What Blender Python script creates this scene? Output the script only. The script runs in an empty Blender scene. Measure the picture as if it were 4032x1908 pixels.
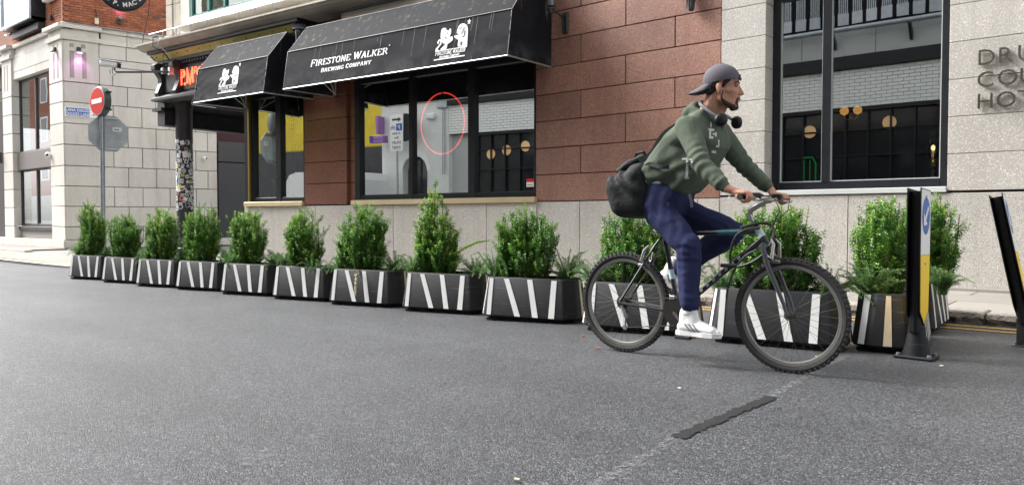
import bpy, bmesh, math, random
import numpy as np
from mathutils import Vector, Matrix, noise
from mathutils.bvhtree import BVHTree
rad = math.radians
PI = math.pi
SC = bpy.context.scene
COL = SC.collection
RND = random.Random(7)

# ---------------------------------------------------------------- camera, sky, sun, exposure
cam_d = bpy.data.cameras.new('camera')
cam_d.sensor_width = 36.0
cam_d.lens = 3000 / 4032 * 36
cam_d.clip_start = 0.05
cam_d.clip_end = 900
cam = bpy.data.objects.new('camera', cam_d)
cam.location = (0, 0, 0.885)
cam.rotation_euler = (rad(90) - math.atan(95 / 3000), 0, rad(40.1))
COL.objects.link(cam)
SC.camera = cam

SUN_EL, SUN_AZ = 42.0, 250.0      # azimuth of the soft sun, measured from +Y towards +X
W = bpy.data.worlds.new('World')
SC.world = W
W.use_nodes = True
wn = W.node_tree
bg = wn.nodes['Background']
sky = wn.nodes.new('ShaderNodeTexSky')
sky.sky_type = 'NISHITA'
sky.sun_disc = False
sky.sun_elevation = rad(SUN_EL)
sky.sun_rotation = rad(SUN_AZ)
sky.air_density = 1.0
sky.dust_density = 4.0
sky.ozone_density = 1.0
hs = wn.nodes.new('ShaderNodeHueSaturation')
hs.inputs['Saturation'].default_value = 0.16
wn.links.new(sky.outputs[0], hs.inputs['Color'])
wn.links.new(hs.outputs[0], bg.inputs['Color'])
bg.inputs['Strength'].default_value = 0.15
sun_d = bpy.data.lights.new('sun', 'SUN')
sun_d.energy = 1.5
sun_d.angle = rad(24)
sun_d.color = (1.0, 0.985, 0.96)
sun = bpy.data.objects.new('sun', sun_d)
sd = Vector((math.sin(rad(SUN_AZ)) * math.cos(rad(SUN_EL)), math.cos(rad(SUN_AZ)) * math.cos(rad(SUN_EL)), math.sin(rad(SUN_EL))))
sun.rotation_euler = sd.to_track_quat('Z', 'Y').to_euler()
COL.objects.link(sun)
SC.view_settings.view_transform = 'Standard'
SC.view_settings.look = 'None'
SC.view_settings.gamma = 1.0
SC.view_settings.use_curve_mapping = False
SC.view_settings.exposure = 1.6

# ---------------------------------------------------------------- helpers
def tag(o, label=None, cat=None, group=None, kind=None):
    if label: o['label'] = label
    if cat: o['category'] = cat
    if group: o['group'] = group
    if kind: o['kind'] = kind
    return o

def thing(name, label, cat, loc=(0, 0, 0), rotz=0.0, group=None):
    o = bpy.data.objects.new(name, None)
    COL.objects.link(o)
    o.empty_display_size = 0.1
    o.location = loc
    o.rotation_euler = (0, 0, rotz)
    return tag(o, label, cat, group)

class MB:
    def __init__(s): s.v = []; s.f = []
    def add(s, vs, fs):
        n = len(s.v); s.v += [tuple(p) for p in vs]; s.f += [tuple(i + n for i in f) for f in fs]; return s
    def box(s, x0, x1, y0, y1, z0, z1):
        return s.add([(x0, y0, z0), (x1, y0, z0), (x1, y1, z0), (x0, y1, z0), (x0, y0, z1), (x1, y0, z1), (x1, y1, z1), (x0, y1, z1)],
                     [(3, 2, 1, 0), (4, 5, 6, 7), (0, 1, 5, 4), (1, 2, 6, 5), (2, 3, 7, 6), (3, 0, 4, 7)])
    def bbox(s, x0, x1, y0, y1, z0, z1, b):
        """box with all edges bevelled"""
        vs = []; idx = {}
        for ax in range(3):
            for i in (0, 1):
                for j in (0, 1):
                    for k in (0, 1):
                        c = [(x0, x1)[i], (y0, y1)[j], (z0, z1)[k]]
                        sg = [(1, -1)[i], (1, -1)[j], (1, -1)[k]]
                        for a in range(3):
                            if a != ax: c[a] += sg[a] * b
                        idx[(ax, i, j, k)] = len(vs); vs.append(c)
        F = []
        def q(l): F.append(tuple(idx[t] for t in l))
        for ax in range(3):
            o = [a for a in range(3) if a != ax]
            for side in (0, 1):
                l = []
                for (p, r) in ((0, 0), (1, 0), (1, 1), (0, 1)):
                    t = [0, 0, 0]; t[ax] = side; t[o[0]] = p; t[o[1]] = r; l.append((ax, *t))
                if (side == 0) ^ (ax == 1): l = l[::-1]
                q(l)
        for ax in range(3):
            o = [a for a in range(3) if a != ax]
            for p in (0, 1):
                for r in (0, 1):
                    t0 = [0, 0, 0]; t0[o[0]] = p; t0[o[1]] = r; t1 = list(t0); t1[ax] = 1
                    q([(o[0], *t0), (o[0], *t1), (o[1], *t1), (o[1], *t0)])
        for i in (0, 1):
            for j in (0, 1):
                for k in (0, 1): q([(0, i, j, k), (1, i, j, k), (2, i, j, k)])
        return s.add(vs, F)
    def quad(s, a, b, c, d): return s.add([a, b, c, d], [(0, 1, 2, 3)])
    def poly(s, pts): return s.add(pts, [tuple(range(len(pts)))])
    def prism(s, pts, ext):
        """closed polygon pts swept by vector ext"""
        n = len(pts); e = Vector(ext)
        vs = list(pts) + [tuple(Vector(p) + e) for p in pts]
        return s.add(vs, [tuple(range(n))[::-1], tuple(range(n, 2 * n))] + [(i, (i + 1) % n, n + (i + 1) % n, n + i) for i in range(n)])
    def tube(s, path, r, n=8, caps=True, closed=False):
        P = [Vector(p) for p in path]; m = len(P)
        R = r if isinstance(r, (list, tuple)) else [r] * m
        T = []
        for i in range(m):
            if closed: t = P[(i + 1) % m] - P[i - 1]
            else: t = P[min(i + 1, m - 1)] - P[max(i - 1, 0)]
            T.append(t.normalized() if t.length > 1e-9 else Vector((0, 0, 1)))
        up = Vector((0, 0, 1)) if abs(T[0].z) < 0.9 else Vector((1, 0, 0))
        u = T[0].cross(up).normalized()
        vs = []
        for i in range(m):
            u = (u - T[i] * u.dot(T[i]))
            u = u.normalized() if u.length > 1e-6 else T[i].orthogonal().normalized()
            w = T[i].cross(u)
            for k in range(n):
                a = 2 * PI * k / n
                vs.append(tuple(P[i] + (u * math.cos(a) + w * math.sin(a)) * R[i]))
        fs = []
        for i in range(m if closed else m - 1):
            j = (i + 1) % m
            for k in range(n):
                fs.append((i * n + k, i * n + (k + 1) % n, j * n + (k + 1) % n, j * n + k))
        if caps and not closed:
            fs.append(tuple(range(n))[::-1]); fs.append(tuple(range((m - 1) * n, m * n)))
        return s.add(vs, fs)
    def cyl(s, p0, p1, r0, r1=None, n=16): return s.tube([p0, p1], [r0, r0 if r1 is None else r1], n)
    def lathe(s, prof, c=(0, 0, 0), n=20, axis='z', a0=0, a1=2 * PI):
        """profile [(radius, height)]"""
        full = abs(a1 - a0 - 2 * PI) < 1e-6; m = n if full else n + 1
        vs = []
        for (r, h) in prof:
            for k in range(m):
                a = a0 + (a1 - a0) * k / n
                p = (r * math.cos(a), r * math.sin(a), h)
                if axis == 'y': p = (p[0], h, p[1])
                if axis == 'x': p = (h, p[0], p[1])
                vs.append((c[0] + p[0], c[1] + p[1], c[2] + p[2]))
        fs = []
        for i in range(len(prof) - 1):
            for k in range(m if full else m - 1):
                k2 = (k + 1) % m
                fs.append((i * m + k, i * m + k2, (i + 1) * m + k2, (i + 1) * m + k))
        return s.add(vs, fs)
    def sph(s, c, r, n=12, sc=(1, 1, 1)):
        pr = [(r * math.sin(PI * i / n) + 1e-5, -r * math.cos(PI * i / n)) for i in range(n + 1)]
        k = len(s.v); s.lathe(pr, (0, 0, 0), n * 2)
        for i in range(k, len(s.v)):
            p = s.v[i]; s.v[i] = (c[0] + p[0] * sc[0], c[1] + p[1] * sc[1], c[2] + p[2] * sc[2])
        return s
    def xf(s, M): s.v = [tuple(M @ Vector(p)) for p in s.v]; return s
    def mesh(s, name, mat=None, smooth=False, fix=True):
        me = bpy.data.meshes.new(name); me.from_pydata(s.v, [], s.f)
        if fix:
            bm = bmesh.new(); bm.from_mesh(me); bmesh.ops.recalc_face_normals(bm, faces=bm.faces); bm.to_mesh(me); bm.free()
        if smooth:
            me.polygons.foreach_set('use_smooth', [True] * len(me.polygons))
            try: me.set_sharp_from_angle(angle=rad(38))
            except Exception: pass
        if mat: me.materials.append(mat)
        me.update(); return me
    def build(s, name, mat, parent=None, smooth=False, loc=None, fix=True):
        return link(name, s.mesh(name, mat, smooth, fix), parent, loc)

def link(name, me, parent=None, loc=None, rot=None):
    o = bpy.data.objects.new(name, me); COL.objects.link(o)
    if parent is not None: o.parent = parent
    if loc is not None: o.location = loc
    if rot is not None: o.rotation_euler = rot
    return o

def copy_tree(root):
    """a thing with copies of its parts and sub-parts"""
    r = root.copy(); COL.objects.link(r)
    for ch in list(root.children):
        c = ch.copy(); COL.objects.link(c); c.parent = r
        for g in list(ch.children):
            d = g.copy(); COL.objects.link(d); d.parent = c
    return r

# ---------------------------------------------------------------- materials
def mat(name, col, rough=0.6, metal=0.0, spec=0.5, var=None, bump=None, emit=None, coat=0.0, obj_var=0.0, detail=None, streak=None):
    """var=(scale, amount, col2) soft noise mix; detail=(scale, thr0, thr1, col2) speckle; bump=(scale, strength, dist)"""
    m = bpy.data.materials.new(name); m.use_nodes = True
    N = m.node_tree.nodes; L = m.node_tree.links
    b = N['Principled BSDF']
    b.inputs['Roughness'].default_value = rough
    b.inputs['Metallic'].default_value = metal
    b.inputs['Specular IOR Level'].default_value = spec
    b.inputs['Coat Weight'].default_value = coat
    geo = N.new('ShaderNodeNewGeometry')
    pos = geo.outputs['Position']
    def noi(scale, det=4, rgh=0.6):
        t = N.new('ShaderNodeTexNoise'); t.inputs['Scale'].default_value = scale; t.inputs['Detail'].default_value = det
        t.inputs['Roughness'].default_value = rgh; L.new(pos, t.inputs['Vector']); return t.outputs['Fac']
    def ramp(src, a, c):
        r = N.new('ShaderNodeMapRange'); r.inputs[1].default_value = a; r.inputs[2].default_value = c; L.new(src, r.inputs[0]); return r.outputs[0]
    def mix(f, A, B):
        x = N.new('ShaderNodeMix'); x.data_type = 'RGBA'
        if isinstance(f, float): x.inputs['Factor'].default_value = f
        else: L.new(f, x.inputs['Factor'])
        for k, v in (('A', A), ('B', B)):
            i = x.inputs[6 if k == 'A' else 7]
            if isinstance(v, tuple): i.default_value = (*v, 1)
            else: L.new(v, i)
        return x.outputs[2]
    c = tuple(col)
    if var:
        for vv in (var if isinstance(var, list) else [var]):
            sc_, am, c2 = vv
            f = ramp(noi(sc_), 0.5 - 0.5 * (1 - am) * 0.5 - .05, 0.5 + 0.25)
            c = mix(f, c, tuple(c2))
    if detail:
        for d in (detail if isinstance(detail, list) else [detail]):
            sc_, t0, t1, c2 = d
            c = mix(ramp(noi(sc_, 2, 0.55), t0, t1), c, tuple(c2))
    if streak:      # (xy scale, z scale, thr0, thr1, colour, most) soiling drawn out along one direction
        mp = N.new('ShaderNodeMapping'); mp.inputs['Scale'].default_value = (streak[0], streak[0], streak[1]); L.new(pos, mp.inputs[0])
        t = N.new('ShaderNodeTexNoise'); t.inputs['Scale'].default_value = 1; t.inputs['Detail'].default_value = 5; t.inputs['Roughness'].default_value = .65; L.new(mp.outputs[0], t.inputs['Vector'])
        r = N.new('ShaderNodeMapRange'); r.inputs[1].default_value = streak[2]; r.inputs[2].default_value = streak[3]; r.inputs[4].default_value = streak[5]; L.new(t.outputs['Fac'], r.inputs[0])
        c = mix(r.outputs[0], c, tuple(streak[4]))
    if obj_var:
        oi = N.new('ShaderNodeObjectInfo')
        r = N.new('ShaderNodeMapRange'); r.inputs[3].default_value = 1 - obj_var; r.inputs[4].default_value = 1 + obj_var
        L.new(oi.outputs['Random'], r.inputs[0])
        h = N.new('ShaderNodeHueSaturation'); L.new(r.outputs[0], h.inputs['Value'])
        if isinstance(c, tuple): h.inputs['Color'].default_value = (*c, 1)
        else: L.new(c, h.inputs['Color'])
        c = h.outputs[0]
    if isinstance(c, tuple): b.inputs['Base Color'].default_value = (*c, 1)
    else: L.new(c, b.inputs['Base Color'])
    if bump:
        last = None
        for bb in (bump if isinstance(bump, list) else [bump]):
            sc_, st, di = bb
            bp = N.new('ShaderNodeBump'); bp.inputs['Strength'].default_value = st; bp.inputs['Distance'].default_value = di
            L.new(noi(sc_, 3), bp.inputs['Height'])
            if last: L.new(last, bp.inputs['Normal'])
            last = bp.outputs[0]
        L.new(last, b.inputs['Normal'])
    if emit:
        b.inputs['Emission Color'].default_value = (*emit[0], 1); b.inputs['Emission Strength'].default_value = emit[1]
    return m

def glass_mat(name, refl, tint=(0.8, 0.85, 0.85), wav=0.0):
    """window glass: a mirror-like part over a see-through part"""
    m = bpy.data.materials.new(name); m.use_nodes = True
    N = m.node_tree.nodes; L = m.node_tree.links; N.clear()
    o = N.new('ShaderNodeOutputMaterial'); mx = N.new('ShaderNodeMixShader')
    g = N.new('ShaderNodeBsdfGlossy'); g.inputs['Roughness'].default_value = 0.004; g.inputs['Color'].default_value = (0.93, 0.97, 0.97, 1)
    t = N.new('ShaderNodeBsdfTransparent'); t.inputs['Color'].default_value = (*tint, 1)
    lw = N.new('ShaderNodeFresnel'); lw.inputs['IOR'].default_value = 1.5
    r = N.new('ShaderNodeMapRange'); r.inputs[1].default_value = 0.04; r.inputs[2].default_value = 1; r.inputs[3].default_value = refl; r.inputs[4].default_value = 1
    L.new(lw.outputs[0], r.inputs[0]); L.new(r.outputs[0], mx.inputs[0])
    if wav:
        n = N.new('ShaderNodeTexNoise'); n.inputs['Scale'].default_value = 1.3; n.inputs['Detail'].default_value = 1
        b = N.new('ShaderNodeBump'); b.inputs['Strength'].default_value = wav; b.inputs['Distance'].default_value = 0.01
        geo = N.new('ShaderNodeNewGeometry'); L.new(geo.outputs['Position'], n.inputs['Vector'])
        L.new(n.outputs['Fac'], b.inputs['Height']); L.new(b.outputs[0], g.inputs['Normal'])
    L.new(t.outputs[0], mx.inputs[1]); L.new(g.outputs[0], mx.inputs[2]); L.new(mx.outputs[0], o.inputs[0])
    return m

M = {}
M['granite_grey'] = mat('granite_grey', (0.50, 0.47, 0.43), 0.62, var=(0.9, .6, (0.42, 0.39, 0.35)), detail=[(150, .5, .62, (0.20, 0.185, 0.17)), (95, .56, .68, (0.72, 0.70, 0.66))], bump=(180, .35, .002), obj_var=.06, streak=(3.5, .35, .5, .75, (0.30, 0.275, 0.24), .5))
M['granite_red'] = mat('granite_red', (0.34, 0.175, 0.12), 0.5, var=[(1.2, .6, (0.18, 0.082, 0.058)), (.35, .5, (0.29, 0.14, 0.10))], detail=[(120, .5, .64, (0.075, 0.035, 0.028)), (85, .58, .7, (0.46, 0.25, 0.19))], bump=(160, .2, .001), obj_var=.13, streak=(3, .3, .52, .75, (0.13, 0.06, 0.045), .5))
M['granite_red_wet'] = mat('granite_red_polished', (0.22, 0.085, 0.05), 0.22, var=(1.1, .6, (0.15, 0.06, 0.04)), detail=[(120, .5, .64, (0.07, 0.03, 0.025)), (85, .6, .7, (0.32, 0.15, 0.10))], obj_var=.1)
M['limestone'] = mat('limestone', (0.68, 0.655, 0.61), 0.85, var=[(0.7, .5, (0.57, 0.545, 0.50)), (6, .5, (0.61, 0.585, 0.54))], detail=(70, .55, .75, (0.30, 0.275, 0.25)), bump=(60, .4, .004), obj_var=.07, streak=(2.5, .4, .5, .78, (0.36, 0.33, 0.29), .45))
M['limestone_dark'] = mat('limestone_joint', (0.09, 0.082, 0.075), 0.9)
M['brick_red'] = mat('brick_red', (0.36, 0.125, 0.065), 0.85, var=(9, .5, (0.30, 0.10, 0.05)), bump=(90, .4, .003), obj_var=.28)
M['brick_mortar'] = mat('brick_mortar', (0.26, 0.13, 0.09), 0.95)
M['brick_white'] = mat('painted_brick_white', (0.82, 0.83, 0.80), 0.45, var=(3, .5, (0.74, 0.76, 0.73)), obj_var=.07)
M['brick_yellow'] = mat('painted_yellow', (0.72, 0.55, 0.03), 0.6, var=(2, .5, (0.6, 0.45, 0.03)), obj_var=.08)
M['black_frame'] = mat('black_frame', (0.012, 0.013, 0.016), 0.35, spec=.3, var=(8, .5, (0.018, 0.02, 0.023)))
M['black_paint'] = mat('black_paint', (0.022, 0.023, 0.026), 0.5, var=(3, .5, (0.035, 0.036, 0.04)))
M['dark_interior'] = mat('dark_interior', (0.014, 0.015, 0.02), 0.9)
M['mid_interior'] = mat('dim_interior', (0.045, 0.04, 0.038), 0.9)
M['brass'] = mat('brass_sill', (0.80, 0.68, 0.44), 0.3, 0.55, var=(3, .5, (0.72, 0.58, 0.36)))
M['render_white'] = mat('white_render', (0.72, 0.70, 0.66), 0.8, var=(2.5, .5, (0.62, 0.59, 0.53)), bump=(30, .3, .004))
M['mossy_stone'] = mat('mossy_stone', (0.36, 0.33, 0.25), 0.95, var=[(4, .6, (0.16, 0.14, 0.10)), (14, .5, (0.22, 0.2, 0.15))], bump=(20, .6, .02))
M['cornice'] = mat('cornice_stone', (0.56, 0.50, 0.42), 0.7, var=(3, .6, (0.40, 0.34, 0.27)), detail=(40, .55, .75, (0.35, .31, .26)), bump=(40, .3, .004))
M['yellow_fascia'] = mat('yellow_fascia', (0.72, 0.62, 0.20), 0.55, var=(4, .6, (0.55, 0.46, 0.16)))
M['green_frame'] = mat('green_window_frame', (0.03, 0.16, 0.13), 0.45)
M['curtain'] = mat('curtain', (0.55, 0.5, 0.28), 0.9, var=(8, .5, (0.4, 0.45, 0.4)))
M['asphalt'] = None
M['concrete'] = mat('concrete', (0.50, 0.52, 0.51), 0.8, var=(1.2, .5, (0.43, 0.45, 0.44)))
M['steel'] = mat('galvanised_steel', (0.42, 0.45, 0.48), 0.42, 0.75, var=(9, .6, (0.3, 0.33, 0.36)))
M['steel_dull'] = mat('grey_sign_back', (0.50, 0.53, 0.54), 0.6, 0.0, var=(5, .4, (0.32, 0.35, 0.36)))
M['metal_light'] = mat('light_metal', (0.55, 0.57, 0.58), 0.35, 0.8)
M['chrome'] = mat('brushed_metal_letter', (0.17, 0.145, 0.115), 0.35, 1.0, var=(14, .5, (0.32, 0.28, 0.23)))
M['white_paint'] = mat('white_paint', (0.8, 0.8, 0.79), 0.5)
M['white_reflective'] = mat('white_reflective', (0.88, 0.88, 0.86), 0.4, var=(7, .6, (0.78, 0.78, 0.75)), bump=(60, .1, .001))
M['beige_reflective'] = mat('dirty_reflective', (0.62, 0.50, 0.33), 0.45, var=(7, .6, (0.7, 0.66, 0.56)))
M['rubber_black'] = mat('recycled_rubber', (0.011, 0.012, 0.013), 0.6, spec=.3, var=[(5, .6, (0.017, 0.018, 0.020)), (1.7, .4, (0.014, 0.014, 0.016))], bump=(90, .35, .003), streak=(4, 55, .60, .68, (0.085, 0.088, 0.09), .55))
M['rubber_base'] = mat('rubber_base', (0.012, 0.012, 0.013), 0.8)
M['soil'] = mat('soil', (0.03, 0.02, 0.014), 0.95, bump=(50, .8, .02))
M['red_sign'] = mat('red_sign', (0.62, 0.025, 0.02), 0.35)
M['blue_sign'] = mat('blue_sign', (0.015, 0.12, 0.42), 0.35)
M['yellow_sign'] = mat('yellow_sign', (0.9, 0.60, 0.005), 0.4)
M['text_dark'] = mat('dark_lettering', (0.03, 0.03, 0.035), 0.5)
M['neon_red'] = mat('neon_red', (0.8, 0.1, 0.05), 0.3, emit=((1.0, 0.10, 0.045), 1.6))
M['neon_ring'] = mat('neon_ring', (0.8, 0.08, 0.05), 0.3, emit=((1.0, 0.055, 0.04), 1.1))
M['lamp_warm'] = mat('warm_lamp', (0.8, 0.5, 0.2), 0.3, emit=((1.0, 0.55, 0.2), 2.2))
M['lamp_glow'] = mat('amber_globe', (0.6, 0.35, 0.1), 0.2, emit=((1.0, 0.5, 0.12), 0.35))
M['lamp_disc'] = mat('warm_disc_lamp', (0.5, 0.33, 0.16), 0.5, emit=((1.0, 0.62, 0.3), 0.12))
M['lamp_pink'] = mat('pink_lamp', (0.9, 0.4, 0.9), 0.3, emit=((1.0, 0.25, 0.9), 3.0))
M['purple'] = mat('purple_sign', (0.33, 0.16, 0.42), 0.5)
M['purple_blue'] = mat('indigo_sign', (0.05, 0.05, 0.3), 0.5)
M['kerb'] = mat('kerb_granite', (0.36, 0.33, 0.29), 0.8, var=(4, .6, (0.22, 0.2, 0.17)), detail=(90, .5, .65, (0.16, .15, .13)), bump=[(25, .8, .02), (90, .4, .004)], obj_var=.1)
M['kerb_face'] = mat('kerb_rough_face', (0.10, 0.085, 0.07), 0.9, var=(9, .6, (0.2, 0.17, 0.14)), bump=(22, 1.0, .05))
M['paving'] = mat('paving_slab', (0.28, 0.26, 0.225), 0.75, var=[(1.5, .5, (0.22, 0.2, 0.175)), (7, .5, (0.25, .235, .21))], bump=(70, .3, .003), obj_var=.08)
M['glass_pub'] = glass_mat('pub_window_glass', 0.72, (0.75, 0.78, 0.8), 0.05)
M['glass_hotel'] = glass_mat('hotel_window_glass', 0.52, (0.72, 0.76, 0.76), 0.03)
M['glass_corner'] = glass_mat('corner_window_glass', 0.55, (0.7, 0.74, 0.78), 0.05)
M['glass_clear'] = glass_mat('clear_glass', 0.12, (0.9, 0.95, 0.95))
M['cable'] = mat('black_cable', (0.02, 0.02, 0.022), 0.5)
M['cable_white'] = mat('white_cable', (0.6, 0.58, 0.54), 0.5)
M['orange_leaf'] = mat('dry_leaf', (0.42, 0.13, 0.04), 0.8, obj_var=.2)
M['pale_leaf'] = mat('pale_dry_leaf', (0.62, 0.55, 0.38), 0.8)

def asphalt():
    m = bpy.data.materials.new('asphalt'); m.use_nodes = True
    N = m.node_tree.nodes; L = m.node_tree.links; b = N['Principled BSDF']
    geo = N.new('ShaderNodeNewGeometry')
    def noi(s, d=3, r=.6, dist=0):
        t = N.new('ShaderNodeTexNoise'); t.inputs['Scale'].default_value = s; t.inputs['Detail'].default_value = d; t.inputs['Roughness'].default_value = r
        t.inputs['Distortion'].default_value = dist
        L.new(geo.outputs['Position'], t.inputs['Vector']); return t.outputs['Fac']
    v = N.new('ShaderNodeTexVoronoi'); v.inputs['Scale'].default_value = 105; L.new(geo.outputs['Position'], v.inputs['Vector'])
    v2 = N.new('ShaderNodeTexVoronoi'); v2.feature = 'DISTANCE_TO_EDGE'; v2.inputs['Scale'].default_value = 105; L.new(geo.outputs['Position'], v2.inputs['Vector'])
    sep = N.new('ShaderNodeSeparateColor'); L.new(v.outputs['Color'], sep.inputs[0])
    cr = N.new('ShaderNodeValToRGB'); e = cr.color_ramp.elements
    e[0].position = 0; e[0].color = (0.038, 0.041, 0.047, 1); e[1].position = 1; e[1].color = (0.20, 0.207, 0.218, 1)
    x = e.new(.62); x.color = (0.112, 0.118, 0.128, 1); x = e.new(.9); x.color = (0.185, 0.193, 0.207, 1)
    L.new(sep.outputs[0], cr.inputs[0])
    edge = N.new('ShaderNodeMapRange'); edge.inputs[1].default_value = 0.0; edge.inputs[2].default_value = 0.22; L.new(v2.outputs['Distance'], edge.inputs[0])
    mx = N.new('ShaderNodeMix'); mx.data_type = 'RGBA'; L.new(edge.outputs[0], mx.inputs['Factor'])
    mx.inputs[6].default_value = (0.018, 0.018, 0.02, 1); L.new(cr.outputs[0], mx.inputs[7])
    big = N.new('ShaderNodeMapRange'); big.inputs[1].default_value = .36; big.inputs[2].default_value = .64; big.inputs[3].default_value = .66; big.inputs[4].default_value = 1.38
    mpb = N.new('ShaderNodeMapping'); mpb.inputs['Scale'].default_value = (.12, 1.7, 1); L.new(geo.outputs['Position'], mpb.inputs[0])
    bn = N.new('ShaderNodeTexNoise'); bn.inputs['Scale'].default_value = 1; bn.inputs['Detail'].default_value = 3; L.new(mpb.outputs[0], bn.inputs['Vector'])
    a1 = N.new('ShaderNodeMath'); a1.operation = 'ADD'; L.new(noi(0.55, 4), a1.inputs[0]); L.new(bn.outputs['Fac'], a1.inputs[1])
    a2 = N.new('ShaderNodeMath'); a2.operation = 'ADD'; L.new(a1.outputs[0], a2.inputs[0]); L.new(noi(34, 2), a2.inputs[1])
    a3 = N.new('ShaderNodeMath'); a3.operation = 'MULTIPLY'; a3.inputs[1].default_value = 1 / 3; L.new(a2.outputs[0], a3.inputs[0])
    L.new(a3.outputs[0], big.inputs[0])
    h = N.new('ShaderNodeHueSaturation'); L.new(mx.outputs[2], h.inputs['Color']); L.new(big.outputs[0], h.inputs['Value'])
    L.new(h.outputs[0], b.inputs['Base Color'])
    rr = N.new('ShaderNodeMapRange'); rr.inputs[3].default_value = .40; rr.inputs[4].default_value = .54; L.new(noi(1.4), rr.inputs[0])
    L.new(rr.outputs[0], b.inputs['Roughness'])
    b.inputs['Specular IOR Level'].default_value = .6
    bp = N.new('ShaderNodeBump'); bp.inputs['Strength'].default_value = .75; bp.inputs['Distance'].default_value = .0045
    L.new(edge.outputs[0], bp.inputs['Height'])
    bp2 = N.new('ShaderNodeBump'); bp2.inputs['Strength'].default_value = .5; bp2.inputs['Distance'].default_value = .003
    L.new(noi(60, 3), bp2.inputs['Height']); L.new(bp.outputs[0], bp2.inputs['Normal'])
    L.new(bp2.outputs[0], b.inputs['Normal'])
    return m
M['asphalt'] = asphalt()

# ---------------------------------------------------------------- lettering
def text_obj(name, s, size, mat_, parent, M4, depth=0.003, align='LEFT', sx=1.0, shear=0.0, bold=0.0, spacing=1.0):
    cu = bpy.data.curves.new(name, 'FONT'); cu.body = s; cu.size = size; cu.extrude = depth; cu.align_x = align; cu.shear = shear; cu.offset = bold; cu.space_character = spacing
    cu.resolution_u = 3
    o = bpy.data.objects.new(name, cu); COL.objects.link(o)
    dg = bpy.context.evaluated_depsgraph_get(); me = bpy.data.meshes.new_from_object(o.evaluated_get(dg))
    bpy.data.objects.remove(o); me.name = name
    me.materials.clear(); me.materials.append(mat_)
    me.transform(M4 @ Matrix.Diagonal((sx, 1, 1, 1)))
    return link(name, me, parent)

def plane_M(origin, xdir, ydir):
    """matrix taking text XY to the plane through origin spanned by xdir, ydir"""
    x = Vector(xdir).normalized(); y = Vector(ydir).normalized(); z = x.cross(y)
    m = Matrix((x, y, z)).transposed().to_4x4(); m.translation = Vector(origin); return m

SERIF = {  # strokes: lists of points in a unit box (width, height 1)
 'F': (.62, [[(.12, 0), (.12, 1)], [(.12, .97), (.6, .97)], [(.12, .52), (.45, .52)], [(.6, .97), (.6, .8)], [(.45, .62), (.45, .42)]], [(.12, 0)]),
 'I': (.3, [[(.15, 0), (.15, 1)]], [(.15, 0), (.15, 1)]),
 'R': (.72, [[(.12, 0), (.12, 1)], [(.12, .97), (.4, .97), (.56, .88), (.56, .64), (.4, .53), (.12, .53)], [(.36, .53), (.68, .03)]], [(.12, 0)]),
 'E': (.64, [[(.12, 0), (.12, 1)], [(.12, .97), (.58, .97), (.58, .82)], [(.12, .52), (.45, .52)], [(.12, .03), (.6, .03), (.62, .2)]], []),
 'S': (.56, [[(.5, .8), (.44, .95), (.25, .99), (.1, .86), (.1, .7), (.26, .56), (.42, .44), (.5, .28), (.42, .08), (.24, .01), (.08, .08), (.06, .22)]], []),
 'T': (.64, [[(.32, 0), (.32, 1)], [(.03, .82), (.05, .97), (.59, .97), (.61, .82)]], [(.32, 0)]),
 'O': (.74, [[(.37 + .3 * math.cos(a / 14 * 2 * PI), .5 + .49 * math.sin(a / 14 * 2 * PI)) for a in range(15)]], []),
 'N': (.76, [[(.12, 0), (.12, 1)], [(.12, 1), (.62, .02)], [(.62, 0), (.62, 1)]], [(.12, 0), (.62, 1)]),
 'W': (1.0, [[(.05, 1), (.28, .02)], [(.28, .02), (.48, .96)], [(.48, .96), (.7, .02)], [(.7, .02), (.93, 1)]], [(.05, 1), (.93, 1)]),
 'A': (.74, [[(.08, 0), (.36, 1)], [(.36, 1), (.64, 0)], [(.18, .35), (.54, .35)]], [(.08, 0), (.64, 0)]),
 'L': (.62, [[(.12, 0), (.12, 1)], [(.12, .03), (.56, .03), (.59, .22)]], [(.12, 1)]),
 'K': (.72, [[(.12, 0), (.12, 1)], [(.6, .98), (.14, .46)], [(.26, .58), (.64, .02)]], [(.12, 0), (.12, 1), (.6, 1)]),
 'B': (.66, [[(.12, 0), (.12, 1)], [(.12, .97), (.38, .97), (.52, .88), (.5, .62), (.36, .53), (.12, .53)], [(.36, .53), (.56, .42), (.56, .14), (.4, .03), (.12, .03)]], []),
 'G': (.74, [[(.64, .8), (.5, .97), (.3, .97), (.12, .78), (.08, .5), (.12, .2), (.3, .02), (.5, .03), (.62, .12), (.62, .42), (.46, .42)]], []),
 'C': (.7, [[(.62, .76), (.52, .95), (.32, .98), (.13, .8), (.08, .5), (.13, .2), (.32, .02), (.5, .04), (.62, .22)]], []),
 'M': (.9, [[(.12, 0), (.14, 1)], [(.14, 1), (.44, .05)], [(.44, .05), (.74, 1)], [(.74, 1), (.76, 0)]], [(.12, 0), (.76, 0)]),
 'P': (.62, [[(.12, 0), (.12, 1)], [(.12, .97), (.4, .97), (.54, .86), (.54, .62), (.4, .5), (.12, .5)]], [(.12, 0)]),
 'Y': (.68, [[(.34, 0), (.34, .46)], [(.06, 1), (.34, .46)], [(.62, 1), (.34, .46)]], [(.34, 0), (.06, 1), (.62, 1)]),
}
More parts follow.
